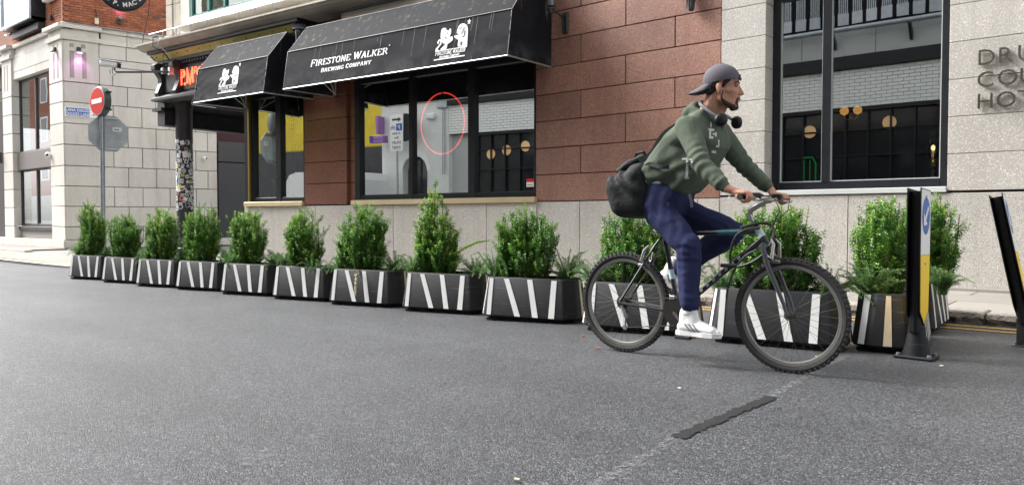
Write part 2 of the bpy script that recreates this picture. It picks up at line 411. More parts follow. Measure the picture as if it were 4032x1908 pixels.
def serif_text(s, h, weight=.15, gap=.09, big_first=0.0):
    """serif capitals built as thin plates in XY, returned as an MB; big_first makes the first letter of words taller"""
    mb = MB(); x = 0.0; first = True; zl = 0.0
    for ch in s:
        if ch == ' ': x += .42 * h; first = True; continue
        w, strokes, ser = SERIF[ch]
        hh = h * (1 + big_first) if first else h
        first = False
        for st in strokes:
            for a, b in zip(st[:-1], st[1:]):
                p = Vector((a[0], a[1])) * hh; q = Vector((b[0], b[1])) * hh; d = q - p
                if d.length < 1e-6: continue
                u = d.normalized(); t = h * weight * (.5 + .5 * abs(u.y)) * .5
                nrm = Vector((-u.y, u.x)) * t; e = u * t * .35
                zl += 1.3e-6
                c = [p - e + nrm, p - e - nrm, q + e - nrm, q + e + nrm]
                mb.add([(x + k.x, k.y, zl) for k in c], [(0, 1, 2, 3)])
        for (sx, sy) in ser:
            zl += 1.3e-6
            y0 = (sy * hh - .03 * h) if sy < .5 else (sy * hh - .045 * h); x0 = x + sx * hh
            mb.add([(x0 - .13 * h, y0, zl), (x0 + .13 * h, y0, zl), (x0 + .13 * h, y0 + .075 * h, zl), (x0 - .13 * h, y0 + .075 * h, zl)], [(0, 1, 2, 3)])
        x += (w + gap) * hh
    return mb, x

def fit_mb(mb, x0, x1, y0, shear=0.0):
    xs = [p[0] for p in mb.v]; a, b = min(xs), max(xs); k = (x1 - x0) / (b - a)
    mb.v = [(x0 + (p[0] - a) * k + p[1] * shear, y0 + p[1], p[2]) for p in mb.v]; return mb
# ================================================================ ground, road, pavements
def zg(x):
    if x > -2.4: return 0.0
    if x > -4.6: return -.018 * (-2.4 - x)
    return -.0396 - .0072 * (-4.6 - max(x, -19.0))

mb = MB()
xs = [-400, -19, -4.6, -2.4, 300]
for i in range(4):
    a, b = xs[i], xs[i + 1]
    mb.quad((a, -300, zg(a)), (b, -300, zg(b)), (b, 300, zg(b)), (a, 300, zg(a)))
tag(mb.build('road', M['asphalt'], fix=False), kind='structure')

PB = rad(4.9)
PO = Vector((-7.2, 9.5, 0))
PE = Vector((math.cos(PB), math.sin(PB), 0)); PN = Vector((-math.sin(PB), math.cos(PB), 0))
def pubw(u, v, z=0.0): return PO + PE * u + PN * v + Vector((0, 0, z))

def bevel_box(w, d, h, b):
    return MB().bbox(-w / 2, w / 2, 0, d, 0, h, b)
_cache = {}
def block(parent, name, m, x0, x1, z0, z1, y=0.0, d=0.12, gap=0.007, b=0.006, M4=None, label=None):
    """one stone: front face at local y, d deep; shares its mesh with stones of the same size"""
    w = x1 - x0 - gap; h = z1 - z0 - gap
    k = (round(w, 3), round(h, 3), round(d, 3), b, m.name)
    if k not in _cache: _cache[k] = bevel_box(w, d, h, b).mesh(name, m)
    o = bpy.data.objects.new(name, _cache[k]); COL.objects.link(o); o.parent = parent
    L = Matrix.Translation(((x0 + x1) / 2, y, z0 + gap / 2))
    o.matrix_local = (M4 @ L) if M4 is not None else L
    if label: o['label'] = label
    return o

# pub-side pavement: base sheet, slabs and kerb stones (straight by the hotel, turning with the pub)
def pave_frame(x):   # world point and heading for distance x along the kerb
    if x >= -7.02: return Vector((x, 7.34, 0)), 0.0
    p = Vector((-7.02, 7.34, 0)) + PE * (x + 7.02); return p, PB
mb = MB()
for (a, b) in ((-17.0, -12.0), (-12.0, -7.02), (-7.02, -4.6), (-4.6, -2.4), (-2.4, 8.0)):
    pa, ra = pave_frame(a); pb, rb = pave_frame(b)
    na = PN if a < -7.02 else Vector((0, 1, 0)); nb = PN if b <= -7.02 else Vector((0, 1, 0))
    if b == -7.02: nb = Vector((0, 1, 0))
    if a == -7.02: na = Vector((0, 1, 0))
    q = [pa + na * .1, pb + nb * .1, pb + nb * 2.5, pa + na * 2.5]
    top = [(p.x, p.y, zg(p.x) + .085) for p in q]
    mb.prism([(t[0], t[1], t[2] - .3) for t in top], (0, 0, .3))
pav = mb.build('pavement', M['concrete']); tag(pav, kind='structure')
slab_me = {}
def slab(parent, name, x, y0, y1, w, m, zo):
    k = (round(w, 2), round(y1 - y0, 2), name)
    if k not in slab_me: slab_me[k] = MB().bbox(-w / 2 + .003, w / 2 - .003, .003, y1 - y0 - .003, -.08, 0, .004).mesh(name, m)
    p, r = pave_frame(x); n = PN if r else Vector((0, 1, 0))
    p = p + n * y0
    o = link(name, slab_me[k], parent, (p.x, p.y, zg(p.x) + zo + RND.uniform(-.002, .002)), (0, rad(-.41) if x < -4.6 else (rad(-1.03) if x < -2.4 else 0), r))
    return o
x = -16.6
while x < 6:
    for j, (a, b) in enumerate(((.31, .95), (.95, 1.6), (1.6, 2.16))):
        slab(pav, 'paving_slab', x + (.45 if j % 2 else 0), a, b, .92, M['paving'], .1)
    x += .92
x = -16.8
kb = MB().bbox(-.445, .445, 0, .3, -.16, 0, .012)
for i, p in enumerate(kb.v):   # rough split front face
    if p[1] < .02: kb.v[i] = (p[0], p[1] + (.03 if p[2] < -.05 else 0), p[2])
kme = kb.mesh('kerb_stone', M['kerb'])
while x < 6:
    p, r = pave_frame(x); L_ = .90
    k = link('kerb_stone', kme, pav, (p.x, p.y + RND.uniform(-.008, .008), zg(p.x) + .1 + RND.uniform(-.006, .006)), (0, rad(-.41) if x < -4.6 else (rad(-1.03) if x < -2.4 else 0), r))
    # the rough, pitted face below the dressed arris
    f = MB(); n = 22; rr = random.Random(int(x * 100))
    rows = [(0.0, -.018), (-.035, -.035), (-.07, -.02), (-.11, -.03)]
    g = []
    for (zz, yy) in rows:
        g.append([(-.44 + .88 * i / n, yy * (0.2 if zz == 0 else 1) + rr.uniform(-.012, .012), zz - .012 + rr.uniform(-.006, .006)) for i in range(n + 1)])
    for a in range(3):
        for i in range(n): f.quad(g[a][i], g[a][i + 1], g[a + 1][i + 1], g[a + 1][i])
    f.build('kerb_face', M['kerb_face'], k)
    x += L_

def strip(name, pts, w, m, dz=.004, label=None):
    """painted line along world points, w wide"""
    mb = MB()
    for a, b in zip(pts[:-1], pts[1:]):
        a = Vector(a); b = Vector(b); d = (b - a).normalized(); n = Vector((-d.y, d.x)) * w / 2
        N = max(1, int((b - a).length / .35))
        for i in range(N):
            p = a.lerp(b, i / N); q = a.lerp(b, (i + 1) / N)
            mb.quad(*[(c.x, c.y, zg(c.x) + dz) for c in (p - n, q - n, q + n, p + n)])
    return mb.build(name, m, fix=False)
M['road_yellow'] = mat('worn_yellow_line', (0.62, 0.36, 0.06), 0.7, detail=[(45, .5, .66, (0.14, 0.11, 0.07)), (6, .5, .8, (0.5, 0.3, 0.07))])
M['road_white'] = mat('worn_white_line', (0.65, 0.65, 0.62), 0.7, detail=(30, .5, .66, (0.3, 0.3, 0.3)))
ya = pave_frame(-16.5)[0]
for i, off in enumerate((.17, .37)):
    a = (ya - PN * off).to_2d(); b = (pave_frame(-7.02)[0] - Vector((0, off, 0))).to_2d()
    tag(strip('yellow_line', [a, b, (7, 7.34 - off)], .075, M['road_yellow'], label=None), kind='structure')

# sealed joint across the road: dull scuffed line with a black tar strip over its middle
M['tar'] = mat('tar_seal', (0.012, 0.012, 0.012), 0.35, bump=(40, .6, .01), var=(25, .5, (0.03, .03, .03)))
def worn(name, col, scale, lo, hi, most=.8):
    m = mat(name, col, .7, detail=(90, .45, .6, tuple(c * .5 for c in col))); N = m.node_tree.nodes; L = m.node_tree.links
    g = N.new('ShaderNodeNewGeometry'); n = N.new('ShaderNodeTexNoise'); n.inputs['Scale'].default_value = scale; n.inputs['Detail'].default_value = 6; n.inputs['Roughness'].default_value = .75
    L.new(g.outputs['Position'], n.inputs['Vector']); r = N.new('ShaderNodeMapRange'); r.inputs[1].default_value = lo; r.inputs[2].default_value = hi; r.inputs[4].default_value = most
    L.new(n.outputs['Fac'], r.inputs[0]); L.new(r.outputs[0], N['Principled BSDF'].inputs['Alpha']); return m
M['scuff'] = worn('road_scuff', (0.27, 0.27, 0.28), 26, .42, .64, .6)
M['tar_worn'] = worn('tar_strip', (0.014, 0.014, 0.014), 60, .30, .40, 1.0)
def ragged(name, pts, w, m, dz, seed, jag=.3, step=.03):
    r = random.Random(seed); mb = MB(); L_ = []; R_ = []
    for a, b in zip(pts[:-1], pts[1:]):
        a = Vector(a); b = Vector(b); d = b - a; n = Vector((-d.y, d.x)).normalized(); k = max(2, int(d.length / step))
        for i in range(k):
            p = a + d * (i / k); L_.append(p + n * w / 2 * (1 + r.uniform(-jag, jag))); R_.append(p - n * w / 2 * (1 + r.uniform(-jag, jag)))
    for i in range(len(L_) - 1):
        mb.quad(*[(c.x, c.y, zg(c.x) + dz) for c in (L_[i], R_[i], R_[i + 1], L_[i + 1])])
    return mb.build(name, m, fix=False)
jo = ragged('scuffed_road_joint', [(-1.36, 1.5), (-1.40, 2.1), (-1.45, 2.78), (-1.43, 3.7), (-1.47, 4.4), (-1.50, 5.15)], .048, M['scuff'], .004, 3, .6)
tag(jo, 'faint grey scuffed joint line running across the asphalt road', 'road mark', kind=None)
tag(ragged('tar_strip', [(-1.452, 2.76), (-1.445, 3.2), (-1.428, 3.72)], .058, M['tar_worn'], .0055, 5, .35, .02), 'black tar strip sealing the road joint in front of the cyclist', 'tar strip')
for i, (cx, cy, w, h) in enumerate(((-2.56, 1.56, .12, .07), (-2.60, 1.85, .09, .035), (-2.69, 2.02, .08, .03), (-2.68, 2.14, .07, .02), (-2.51, 1.48, .1, .04))):
    r = random.Random(i); pts = []
    for k in range(18):
        a = 2 * PI * k / 18; q = r.uniform(.55, 1.1); pts.append((cx + math.cos(a) * w * .6 * q, cy + math.sin(a) * h * 1.2 * q, zg(cx + math.cos(a) * w * .6 * q) + .002 + i * .0003))
    o = MB().poly(pts).build('road_scuff', M['scuff'], fix=False)
    tag(o, ['largest pale scuff on the road at bottom left of centre', 'long pale scuff above the largest one on the road', 'small pale scuff in the middle of the trail of road scuffs',
            'farthest pale scuff of the trail on the road', 'lowest darker scuff below the largest one on the road'][i], 'scuff mark')
# flattened spots and small litter
LT = [(-3.9, 3.1, 'pale'), (-2.95, 4.6, 'pale'), (-1.86, 3.55, 'pale'), (-1.62, 4.93, 'pale'), (-1.1, 3.2, 'pale'), (-3.3, 4.75, 'leaf'), (-2.9, 4.35, 'leaf'), (-1.3, 5.95, 'pale'), (-.95, 5.1, 'pale'), (-2.4, 2.9, 'pale'), (-5.2, 3.2, 'pale'), (-1.62, 1.95, 'pale')]
LL = ['pale flattened gum spot on the open road far left of the cyclist', 'pale scrap on the road just behind the rear wheel', 'pale disc lying beside the black tar strip', 'pale scrap on the road under the front wheel by the planter',
      'pale spot on the road right of the tar strip', 'dry orange leaf on the road before the long planter row', 'dry orange leaf lying behind the rear wheel of the bicycle', 'dry scrap beside the foot of the right end planters',
      'pale scrap on the road right of the upright delineator post', 'pale spot on the road between scuffs and tar strip', 'pale spot on the road left of centre', 'pale spot near the bottom of the road joint']
for i, (lx, ly, kd) in enumerate(LT):
    if i in (0, 4, 7, 9, 10): continue
    r = random.Random(50 + i); s_ = .013 if kd == 'pale' else .02
    pts = [(lx + math.cos(a) * s_ * r.uniform(.6, 1.1), ly + math.sin(a) * s_ * r.uniform(.5, 1), zg(lx) + .006 + r.uniform(0, .005)) for a in [2 * PI * k / 9 for k in range(9)]]
    o = MB().prism(pts, (0, 0, .003)).build('litter_scrap' if kd == 'pale' else 'dry_leaf', M['pale_leaf'] if kd == 'pale' else M['orange_leaf'])
    tag(o, LL[i], 'litter' if kd == 'pale' else 'leaf')

# lane mouth and far pavement round the corner building
mb = MB().quad((-70, 6.2, -.136), (-16.9, 6.0, -.123), (-16.9, 60, -.12), (-70, 60, -.136))
M['setts'] = mat('pale_setts', (0.30, 0.285, 0.255), 0.6, var=(1.1, .6, (0.2, 0.19, 0.17)), detail=(9, .5, .7, (0.22, .21, .19)), bump=(12, .6, .02))
tag(mb.build('lane_paving', M['setts'], fix=False), kind='structure')
mb = MB(); mb.box(-70, -26.4, 8.1, 9.6, -.3, -.075); mb.box(-27.5, -26.15, 9.4, 40, -.3, -.075)
fp = mb.build('far_pavement', M['paving']); tag(fp, kind='structure')
x = -44.0
fk = MB().bbox(-.44, .44, 0, .22, -.2, 0, .01).mesh('kerb_stone', mat('pale_kerb', (0.5, 0.47, 0.42), .8, obj_var=.1))
while x < -26:
    link('kerb_stone', fk, fp, (x, 7.95, -.06)); x += .9
tag(strip('yellow_line', [(-40, 7.3), (-24.2, 7.3)], .09, M['road_yellow'], .02), kind='structure')
tag(strip('yellow_line', [(-40, 7.0), (-24.2, 7.0)], .09, M['road_yellow'], .02), kind='structure')
tag(strip('yellow_line', [(-25, 6.55), (-17.5, 6.35)], .09, M['road_yellow'], .05), kind='structure')
tag(strip('white_line', [(-40, 6.25), (-17.0, 6.1)], .16, M['road_white'], .05), kind='structure')

# ================================================================ hotel (grey granite, large window)
HX = -4.40
hotel = thing('hotel_building', 'pale grey granite hotel front with one large black framed window, behind the cyclist', 'building', (HX, 9.5, 0))
def hx(x): return x - HX
zc = [1.185 + .4035 * k for k in range(0, 22)]
for k in range(len(zc) - 1):
    block(hotel, 'granite_block', M['granite_grey'], hx(-4.40), hx(-3.80), zc[k], zc[k + 1], 0, .30, .006, .004)
    xsr = [-1.75, .2, 2.2, 4.0] if k % 2 else [-1.75, 1.2, 3.0, 4.0]
    for a, b in zip(xsr[:-1], xsr[1:]):
        block(hotel, 'granite_block', M['granite_grey'], hx(a), hx(b), zc[k], zc[k + 1], 0, .30, .006, .004)
    if zc[k] > 3.7:
        block(hotel, 'granite_block', M['granite_grey'], hx(-3.80), hx(-1.75), zc[k], zc[k + 1], .02, .28, .006, .004)
for a, b in ((-4.40, -2.78), (-2.78, -.85), (-.85, 1.07), (1.07, 3.0), (3.0, 4.0)):
    block(hotel, 'plinth_slab', M['granite_grey'], hx(a), hx(b), .1, 1.165, -.004, .3, .008, .004)
    block(hotel, 'skirting_stone', M['paving'], hx(a), hx(b), .1, .135, -.07, .066, .004, .004)
mb = MB().bbox(hx(-3.80), hx(-1.75), -.03, .3, 1.172, 1.235, .006)
mb.build('window_sill', M['concrete'], hotel)
core = MB().box(hx(-4.40), hx(4.0), .31, 6, .0, 1.17); core.box(hx(-4.40), hx(4.0), .31, 6, 3.75, 10.2); core.box(hx(-1.76), hx(4), .31, 6, 1.1, 3.8)
core.box(hx(-4.40), hx(-3.82), .31, 6, 1.1, 3.8)
core.box(hx(-4.40), hx(4.0), 0, .31, 9.7, 10.2)
core.build('wall_core', M['concrete'], hotel)
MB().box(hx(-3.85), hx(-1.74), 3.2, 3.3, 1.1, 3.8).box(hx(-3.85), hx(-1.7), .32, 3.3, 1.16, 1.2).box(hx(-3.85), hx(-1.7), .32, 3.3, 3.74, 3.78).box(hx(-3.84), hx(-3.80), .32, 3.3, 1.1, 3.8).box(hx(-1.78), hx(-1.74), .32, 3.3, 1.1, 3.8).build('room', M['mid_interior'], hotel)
fr = MB()
y0, y1 = .235, .31
fr.bbox(hx(-3.802), hx(-3.70), y0, y1, 1.238, 3.74, .006)
fr.bbox(hx(-3.172), hx(-3.075), y0 - .01, y1, 1.335, 3.66, .006)
fr.bbox(hx(-1.865), hx(-1.752), y0, y1, 1.238, 3.74, .006)
fr.bbox(hx(-3.70), hx(-1.865), y0, y1, 1.238, 1.34, .006)
fr.bbox(hx(-3.70), hx(-1.865), y0, y1, 3.64, 3.74, .006)
win = fr.build('window', M['black_frame'], hotel)
gl = MB().quad((hx(-3.70), .275, 1.34), (hx(-3.172), .275, 1.34), (hx(-3.172), .275, 3.64), (hx(-3.70), .275, 3.64)); gl.build('pane', M['glass_hotel'], win, fix=False)
gl = MB().quad((hx(-3.075), .275, 1.34), (hx(-1.865), .275, 1.34), (hx(-1.865), .275, 3.64), (hx(-3.075), .275, 3.64)); gl.build('pane', M['glass_hotel'], win, fix=False)
bd = MB()
for (a, b) in ((-3.70, -3.172), (-3.075, -1.865)):
    bd.box(hx(a), hx(b), .255, .27, 1.34, 1.352); bd.box(hx(a), hx(a) + .012, .255, .27, 1.352, 3.64); bd.box(hx(b) - .012, hx(b), .255, .27, 1.352, 3.64)
bd.build('glazing_bead', M['concrete'], win)

# metal letters DRURY COURT HOTEL
hs_ = thing('hotel_sign', 'brushed metal letters spelling the hotel name, fixed to the pale granite wall at right', 'sign', (-1.485, 9.47, 2.05))
for row, z in (('DRURY', .463), ('COURT', .228), ('HOTEL', 0.0)):
    x = 0.0
    for ch in row:
        M4 = Matrix.Translation((x, 0, z)) @ Matrix.Rotation(rad(90), 4, 'X')
        text_obj('letter', ch, .235, M['chrome'], hs_, M4, .013, 'LEFT', 1.02, 0, -.0012)
        x += {'D': .187, 'R': .172, 'U': .178, 'Y': .17, 'C': .187, 'O': .195, 'T': .165, 'H': .177, 'E': .155, 'L': .15}[ch]

# things inside the hotel window
def globe_lamp():
    t = thing('wall_lamp', 'twin amber glass globe wall lamp glowing inside the hotel window', 'lamp', (-3.55, 12.2, 2.42))
    t.scale = (.74, .74, .74)
    for s in (-1, 1):
        g = MB().lathe([(.035, .13), (.075, .10), (.088, .05), (.075, .0), (.03, -.03)], (s * .13, 0, .08), 18)
        o = g.build('glass_shade', M['lamp_glow'], t, True)
        MB().sph((s * .13, 0, .12), .022, 8).build('bulb', M['lamp_warm'], o, True)
        MB().tube([(s * .13, 0, .05), (s * .12, 0, -.02), (s * .06, 0, -.06), (0, 0, -.02)], .009, 6).build('arm', M['brass'], t, True)
    MB().lathe([(0.001, -.05), (.03, -.04), (.035, 0), (.001, .02)], (0, .02, 0), 12).build('wall_plate', M['brass'], t, True)
globe_lamp()
t = thing('oil_lamp', 'brass and glass oil lamp on the inner sill of the hotel window, lit', 'lamp', (-1.975, 9.93, 1.24))
MB().lathe([(.055, 0), (.06, .01), (.03, .04), (.016, .09), (.03, .12), (.016, .16), (.02, .2)], n=16).build('stand', M['brass'], t, True)
MB().lathe([(.02, .2), (.062, .24), (.066, .29), (.03, .32)], n=16).build('reservoir', mat('green_brass', (0.5, 0.55, 0.1), .2, .8), t, True)
MB().lathe([(.03, .32), (.09, .42), (.09, .5), (.05, .55), (.06, .6), (.04, .66)], n=16).build('glass_shade', M['glass_clear'], t, True)
MB().sph((0, 0, .46), .022, 8, (1, 1, 1.5)).build('flame', M['lamp_warm'], t, True)
MB().box(-3.70, -1.87, 9.82, 10.15, 1.20, 1.235).build('inner_sill', M['dark_interior'], hotel).matrix_parent_inverse = Matrix.Translation((-HX, -9.5, 0))
t = thing('green_chair', 'bright green metal chair back seen through the hotel window', 'chair', (-3.75, 10.9, 0.9))
gm = mat('green_metal_glow', (0.02, 0.5, 0.12), .4, emit=((0.02, .5, .12), .12))  # chair colour carries a faint glow of its own, though it is no lamp
MB().tube([(-.12, 0, 0), (-.12, 0, .75), (-.07, 0, .84), (.07, 0, .84), (.12, 0, .75), (.12, 0, 0)], .011, 8).build('back_frame', gm, t, True)
MB().tube([(-.04, 0, .1), (-.04, 0, .8)], .007, 6).tube([(.04, 0, .1), (.04, 0, .8)], .007, 6).build('back_slat', gm, t, True)
MB().bbox(-.2, .2, -.2, .2, -.02, .0, .005).build('seat', gm, t)

# ================================================================ pub (red granite, black shopfront)
pub = thing('pub_building', 'red granite pub front with black shopfront, brass sills and a corner column', 'building', tuple(PO), PB)
PUBI = (Matrix.Translation(PO) @ Matrix.Rotation(PB, 4, 'Z')).inverted()
rz = [1.15 + .4165 * k for k in range(0, 12)]
WR = PUBI @ Matrix.Translation((0, 9.5, 0))          # field parallel to the hotel front
for k in range(11):
    xr = [-7.52, -6.655, -5.08, -4.405] if k % 2 else [-7.52, -5.87, -4.405]
    for a, b in zip(xr[:-1], xr[1:]):
        block(pub, 'granite_block', M['granite_red'], a, b, rz[k], rz[k + 1], .012, .28, .012, .006, WR)
for a, b in ((-8.6, -6.66), (-6.66, -4.72), (-4.72, -4.405)):
    if b > -7: block(pub, 'plinth_slab', M['granite_grey'], max(a, -7.5), b, .06, 1.145, 0, .3, .008, .004, WR)
for k in range(9):
    block(pub, 'granite_block', M['granite_red_wet'], -5.83, -4.60, rz[k], rz[k + 1], 0, .25, .010, .006)
    block(pub, 'granite_block', M['granite_red_wet'], -4.60, -4.445, rz[k], rz[k + 1], .07, .2, .010, .004)
us = [-7.79, -7.596, -5.5, -3.395, -1.27, -.28]
for a, b in zip(us[:-1], us[1:]):
    block(pub, 'plinth_slab', M['granite_grey'], a, b, -.05, 1.135, 0, .3, .008, .004)
for (a, b) in ((-7.74, -5.84), (-4.45, -.285)):
    MB().bbox(a, b, -.055, .12, 1.137, 1.226, .006).build('brass_sill', M['brass'], pub)
for (a, b) in ((-7.6, -5.9), (-4.3, -.4)):
    n = 5 if b > -1 else 3
    for i in range(n):
        MB().cyl((a + (b - a) * (i + .5) / n, -.056, 1.18), (a + (b - a) * (i + .5) / n, -.062, 1.18), .011, n=10).build('rivet', M['brass'], pub, True)

def shop_window(xs, z0, z1, label=None):
    """xs: list of (x0,x1) solid members"""
    f = MB()
    for (a, b) in xs: f.bbox(a, b, .05, .18, z0, z1, .006)
    for (p, q) in zip(xs[:-1], xs[1:]):
        f.bbox(p[1], q[0], .06, .17, z0, z0 + .085, .005); f.bbox(p[1], q[0], .06, .17, z1 - .1, z1, .005)
    w = f.build('window', M['black_frame'], pub)
    for (p, q) in zip(xs[:-1], xs[1:]):
        MB().quad((p[1], .12, z0 + .085), (q[0], .12, z0 + .085), (q[0], .12, z1 - .1), (p[1], .12, z1 - .1)).build('pane', M['glass_pub'], w, fix=False)
        MB().box(p[1], q[0], .10, .11, z0 + .085, z0 + .1).build('glazing_bead', M['concrete'] if p[1] < -5 else M['black_paint'], w)
shop_window([(-7.60, -7.525), (-6.785, -6.625), (-5.915, -5.84)], 1.226, 3.5)
shop_window([(-4.44, -4.30), (-3.05, -2.965), (-1.70, -1.565), (-.36, -.285)], 1.226, 3.5)
MB().box(-7.64, -7.602, -.01, .15, 1.226, 3.5).build('brass_strip', mat('old_brass', (.35, .27, .08), .35, .8), pub)
sh = MB()
sh.box(-7.79, .0, .02, .2, 3.5, 4.55); sh.box(-7.79, -7.61, .02, .3, 1.14, 3.55)
sh.box(-7.79, -7.61, .3, 4.5, 0, 3.6)
sh.build('shopfront', M['black_frame'], pub)
# room behind the windows
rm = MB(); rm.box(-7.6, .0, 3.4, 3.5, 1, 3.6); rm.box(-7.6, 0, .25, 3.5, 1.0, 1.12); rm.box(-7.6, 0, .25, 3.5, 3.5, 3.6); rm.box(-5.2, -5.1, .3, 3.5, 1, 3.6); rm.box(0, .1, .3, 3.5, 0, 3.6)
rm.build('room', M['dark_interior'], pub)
cr = mat('grey_curtain', (0.42, 0.46, 0.46), .9)
for (a, b, y) in ((-7.15, -6.80, .45), (-6.62, -6.25, .4)):
    n = 26; c = MB()
    for i in range(n):
        x0 = a + (b - a) * i / n; x1 = a + (b - a) * (i + 1) / n
        y0_ = y + .02 * math.sin(i * 1.7); y1_ = y + .02 * math.sin((i + 1) * 1.7)
        c.quad((x0, y0_, 1.2), (x1, y1_, 1.2), (x1, y1_, 2.35), (x0, y0_, 2.35))
    tag(c.build('curtain', cr, None, fix=False), 'pale grey curtain hanging behind the %s pane of the small pub window' % ('left' if a < -7 else 'right'), 'curtain').matrix_world = PUBI.inverted()
t = thing('picture_frame', 'small white framed picture standing inside the small pub window', 'picture', tuple(pubw(-7.35, .36, 1.24)), PB + rad(20))
MB().bbox(-.09, .09, 0, .02, 0, .48, .004).build('frame', M['white_paint'], t)
MB().box(-.055, .055, -.006, -.001, .06, .42).build('picture', mat('picture_print', (.35, .3, .15), .6, var=(14, .6, (.08, .09, .08))), t)
# soffit, upper walls, lane side
up = MB()
up.box(-10.55, -7.6, .0, 6.0, 3.62, 3.70)
up.build('soffit', M['black_paint'], pub)
up = MB(); up.box(-10.92, -10.62, -.12, 8, 3.06, 3.62); up.box(-11.02, -10.62, -.2, 8, 3.40, 3.47); up.box(-7.9, -7.6, 4, 6, 0, 3.6)
up.build('lane_side_beam', M['black_paint'], pub)
up = MB(); up.box(-10.4, .2, .12, 8, 4.8, 10.8); up.box(-10.4, -7.7, .1, 8, 3.7, 4.8); up.box(-7.7, .2, .22, 8, 3.6, 4.8)
up.build('upper_wall', M['render_white'], pub)

# column with stickers
colu = MB().lathe([(.215, -.1), (.215, .18), (.19, .2), (.19, 3.45), (.22, 3.5), (.22, 3.62)], (-10.38, .22, 0), 32).build('column', M['black_paint'], pub, True)
SCOL = [(0.75, .75, .73), (.6, .62, .62), (.75, .75, .7), (.45, .47, .48), (.7, .72, .75), (.3, .5, .65), (.65, .2, .1), (.05, .5, .12), (.7, .35, .3), (.8, .7, .2), (.12, .12, .13), (.25, .3, .5), (.8, .8, .8)]
smats = [mat('sticker_%s' % 'abcdefghijklm'[i], c, .5, detail=(55, .60, .64, tuple(k * .35 for k in c)) if i % 2 else None) for i, c in enumerate(SCOL)]
rs = random.Random(11); placed = []
cam_az = math.atan2(-9.5, 17.5)
def sticker(th, z, w, h, kind, m, lift):
    """sticker wrapped on the column at local angle th"""
    R = .19 + lift; cx, cy = -10.38, .22
    tilt = rs.uniform(-.3, .3); mb = MB(); pts = []
    if kind == 'disc':
        pts = [(math.cos(a) * w / 2, math.sin(a) * w / 2) for a in [2 * PI * k / 14 for k in range(14)]]
    else:
        nn = 4
        pts = [(-w / 2 + w * i / nn, -h / 2) for i in range(nn + 1)] + [(w / 2 - w * i / nn, h / 2) for i in range(nn + 1)]
        pts = [(p[0] * math.cos(tilt) - p[1] * math.sin(tilt), p[0] * math.sin(tilt) + p[1] * math.cos(tilt)) for p in pts]
    v = []
    for (px, pz) in pts:
        a = th + px / R; v.append((cx + R * math.cos(a), cy + R * math.sin(a), z + pz))
    if kind == 'disc':
        mb.add(v, [tuple(range(len(v)))])
    else:
        nn = 4
        mb.add(v, [(i, i + 1, 2 * nn - i, 2 * nn + 1 - i) for i in range(nn)])
    return mb.build('sticker', m, colu, fix=False)
tries = 0
while len(placed) < 84 and tries < 6000:
    tries += 1
    f = rs.random(); z = 1.1 + 2.0 * (rs.random() if f < .15 else rs.betavariate(2, 2))
    if z > 2.7 or z < .95: continue
    th = cam_az - PB + rs.uniform(-1.35, 1.35)
    w = rs.choice((.07, .09, .10, .12, .14)); kind = 'disc' if rs.random() < .35 else 'rect'; h = w if kind == 'disc' else w * rs.uniform(.5, 1.3)
    if any(abs(th - a) * .19 < (w + ww) * .46 and abs(z - b) < (h + hh) * .46 for a, b, ww, hh in placed): continue
    placed.append((th, z, w, h))
    m = rs.choices(smats, (10, 8, 9, 6, 5, 2, 1.5, 1, 2, 1, 3, 1.5, 8))[0]
    sticker(th, z, w, h, kind, m, .0015)
    if rs.random() < .55: sticker(th, z, w * .55, h * .5, rs.choice(('disc', 'rect')), rs.choice((M['text_dark'], M['text_dark'], smats[5], smats[6], smats[3])), .003)

# fascia over the entrance
fs = MB()
fs.box(-10.55, -7.75, -.2, .02, 3.66, 4.5)
fs.build('fascia_board', M['black_paint'], pub)
MB().bbox(-10.72, -7.7, -.4, .0, 3.585, 3.66, .012).build('fascia_ledge', mat('grey_black_trim', (.06, .065, .07), .4), pub)
MB().bbox(-10.66, -7.7, -.33, .0, 3.66, 3.70, .01).build('fascia_moulding', M['black_paint'], pub)
gp = mat('grey_panel', (.10, .10, .10), .5, var=(4, .5, (.07, .07, .07)))
MB().bbox(-9.66, -7.8, -.215, -.19, 3.78, 4.27, .006).build('sign_panel', gp, pub)
MB().bbox(-10.38, -9.98, -.215, -.19, 3.78, 4.27, .006).build('side_panel', gp, pub)
MB().bbox(-10.58, -7.6, -.30, .0, 4.43, 4.50, .006).build('cornice_bed', M['black_paint'], pub)
dm = MB().bbox(-.028, .028, -.27, -.2, 4.36, 4.43, .004).mesh('dentil', M['black_paint'])
u = -10.5
while u < -7.7:
    link('dentil', dm, pub, (u, 0, 0)); u += .105
def scroll(u0, u1):
    prof = [(-.20, 3.70), (-.34, 3.70), (-.37, 3.76), (-.33, 3.86), (-.27, 4.0), (-.28, 4.12), (-.36, 4.22), (-.44, 4.30), (-.44, 4.39), (-.38, 4.44), (-.20, 4.45)]
    return MB().prism([(u0, v, z) for v, z in prof], (u1 - u0, 0, 0)).build('scroll_bracket', M['black_paint'], pub)
scroll(-10.62, -10.47); scroll(-9.88, -9.74)
MB().prism([(-10.62, 0, 4.50), (-10.62, -.34, 4.50), (-10.72, -.42, 4.63), (-10.72, 0, 4.63)], (0, 0, 0.0001)).build('cornice_end', M['yellow_fascia'], pub)
MB().prism([(-10.62, -.30, 4.505), (-10.62, -.42, 4.625), (-10.62, 0, 4.625), (-10.62, 0, 4.505)], (5.05, 0, 0)).build('yellow_cornice', M['yellow_fascia'], pub)
for i in range(12):
    MB().cyl((-10.5 + i * .42, -.37, 4.57), (-10.5 + i * .42, -.385, 4.568), .012, n=8).build('rivet', M['text_dark'], pub)
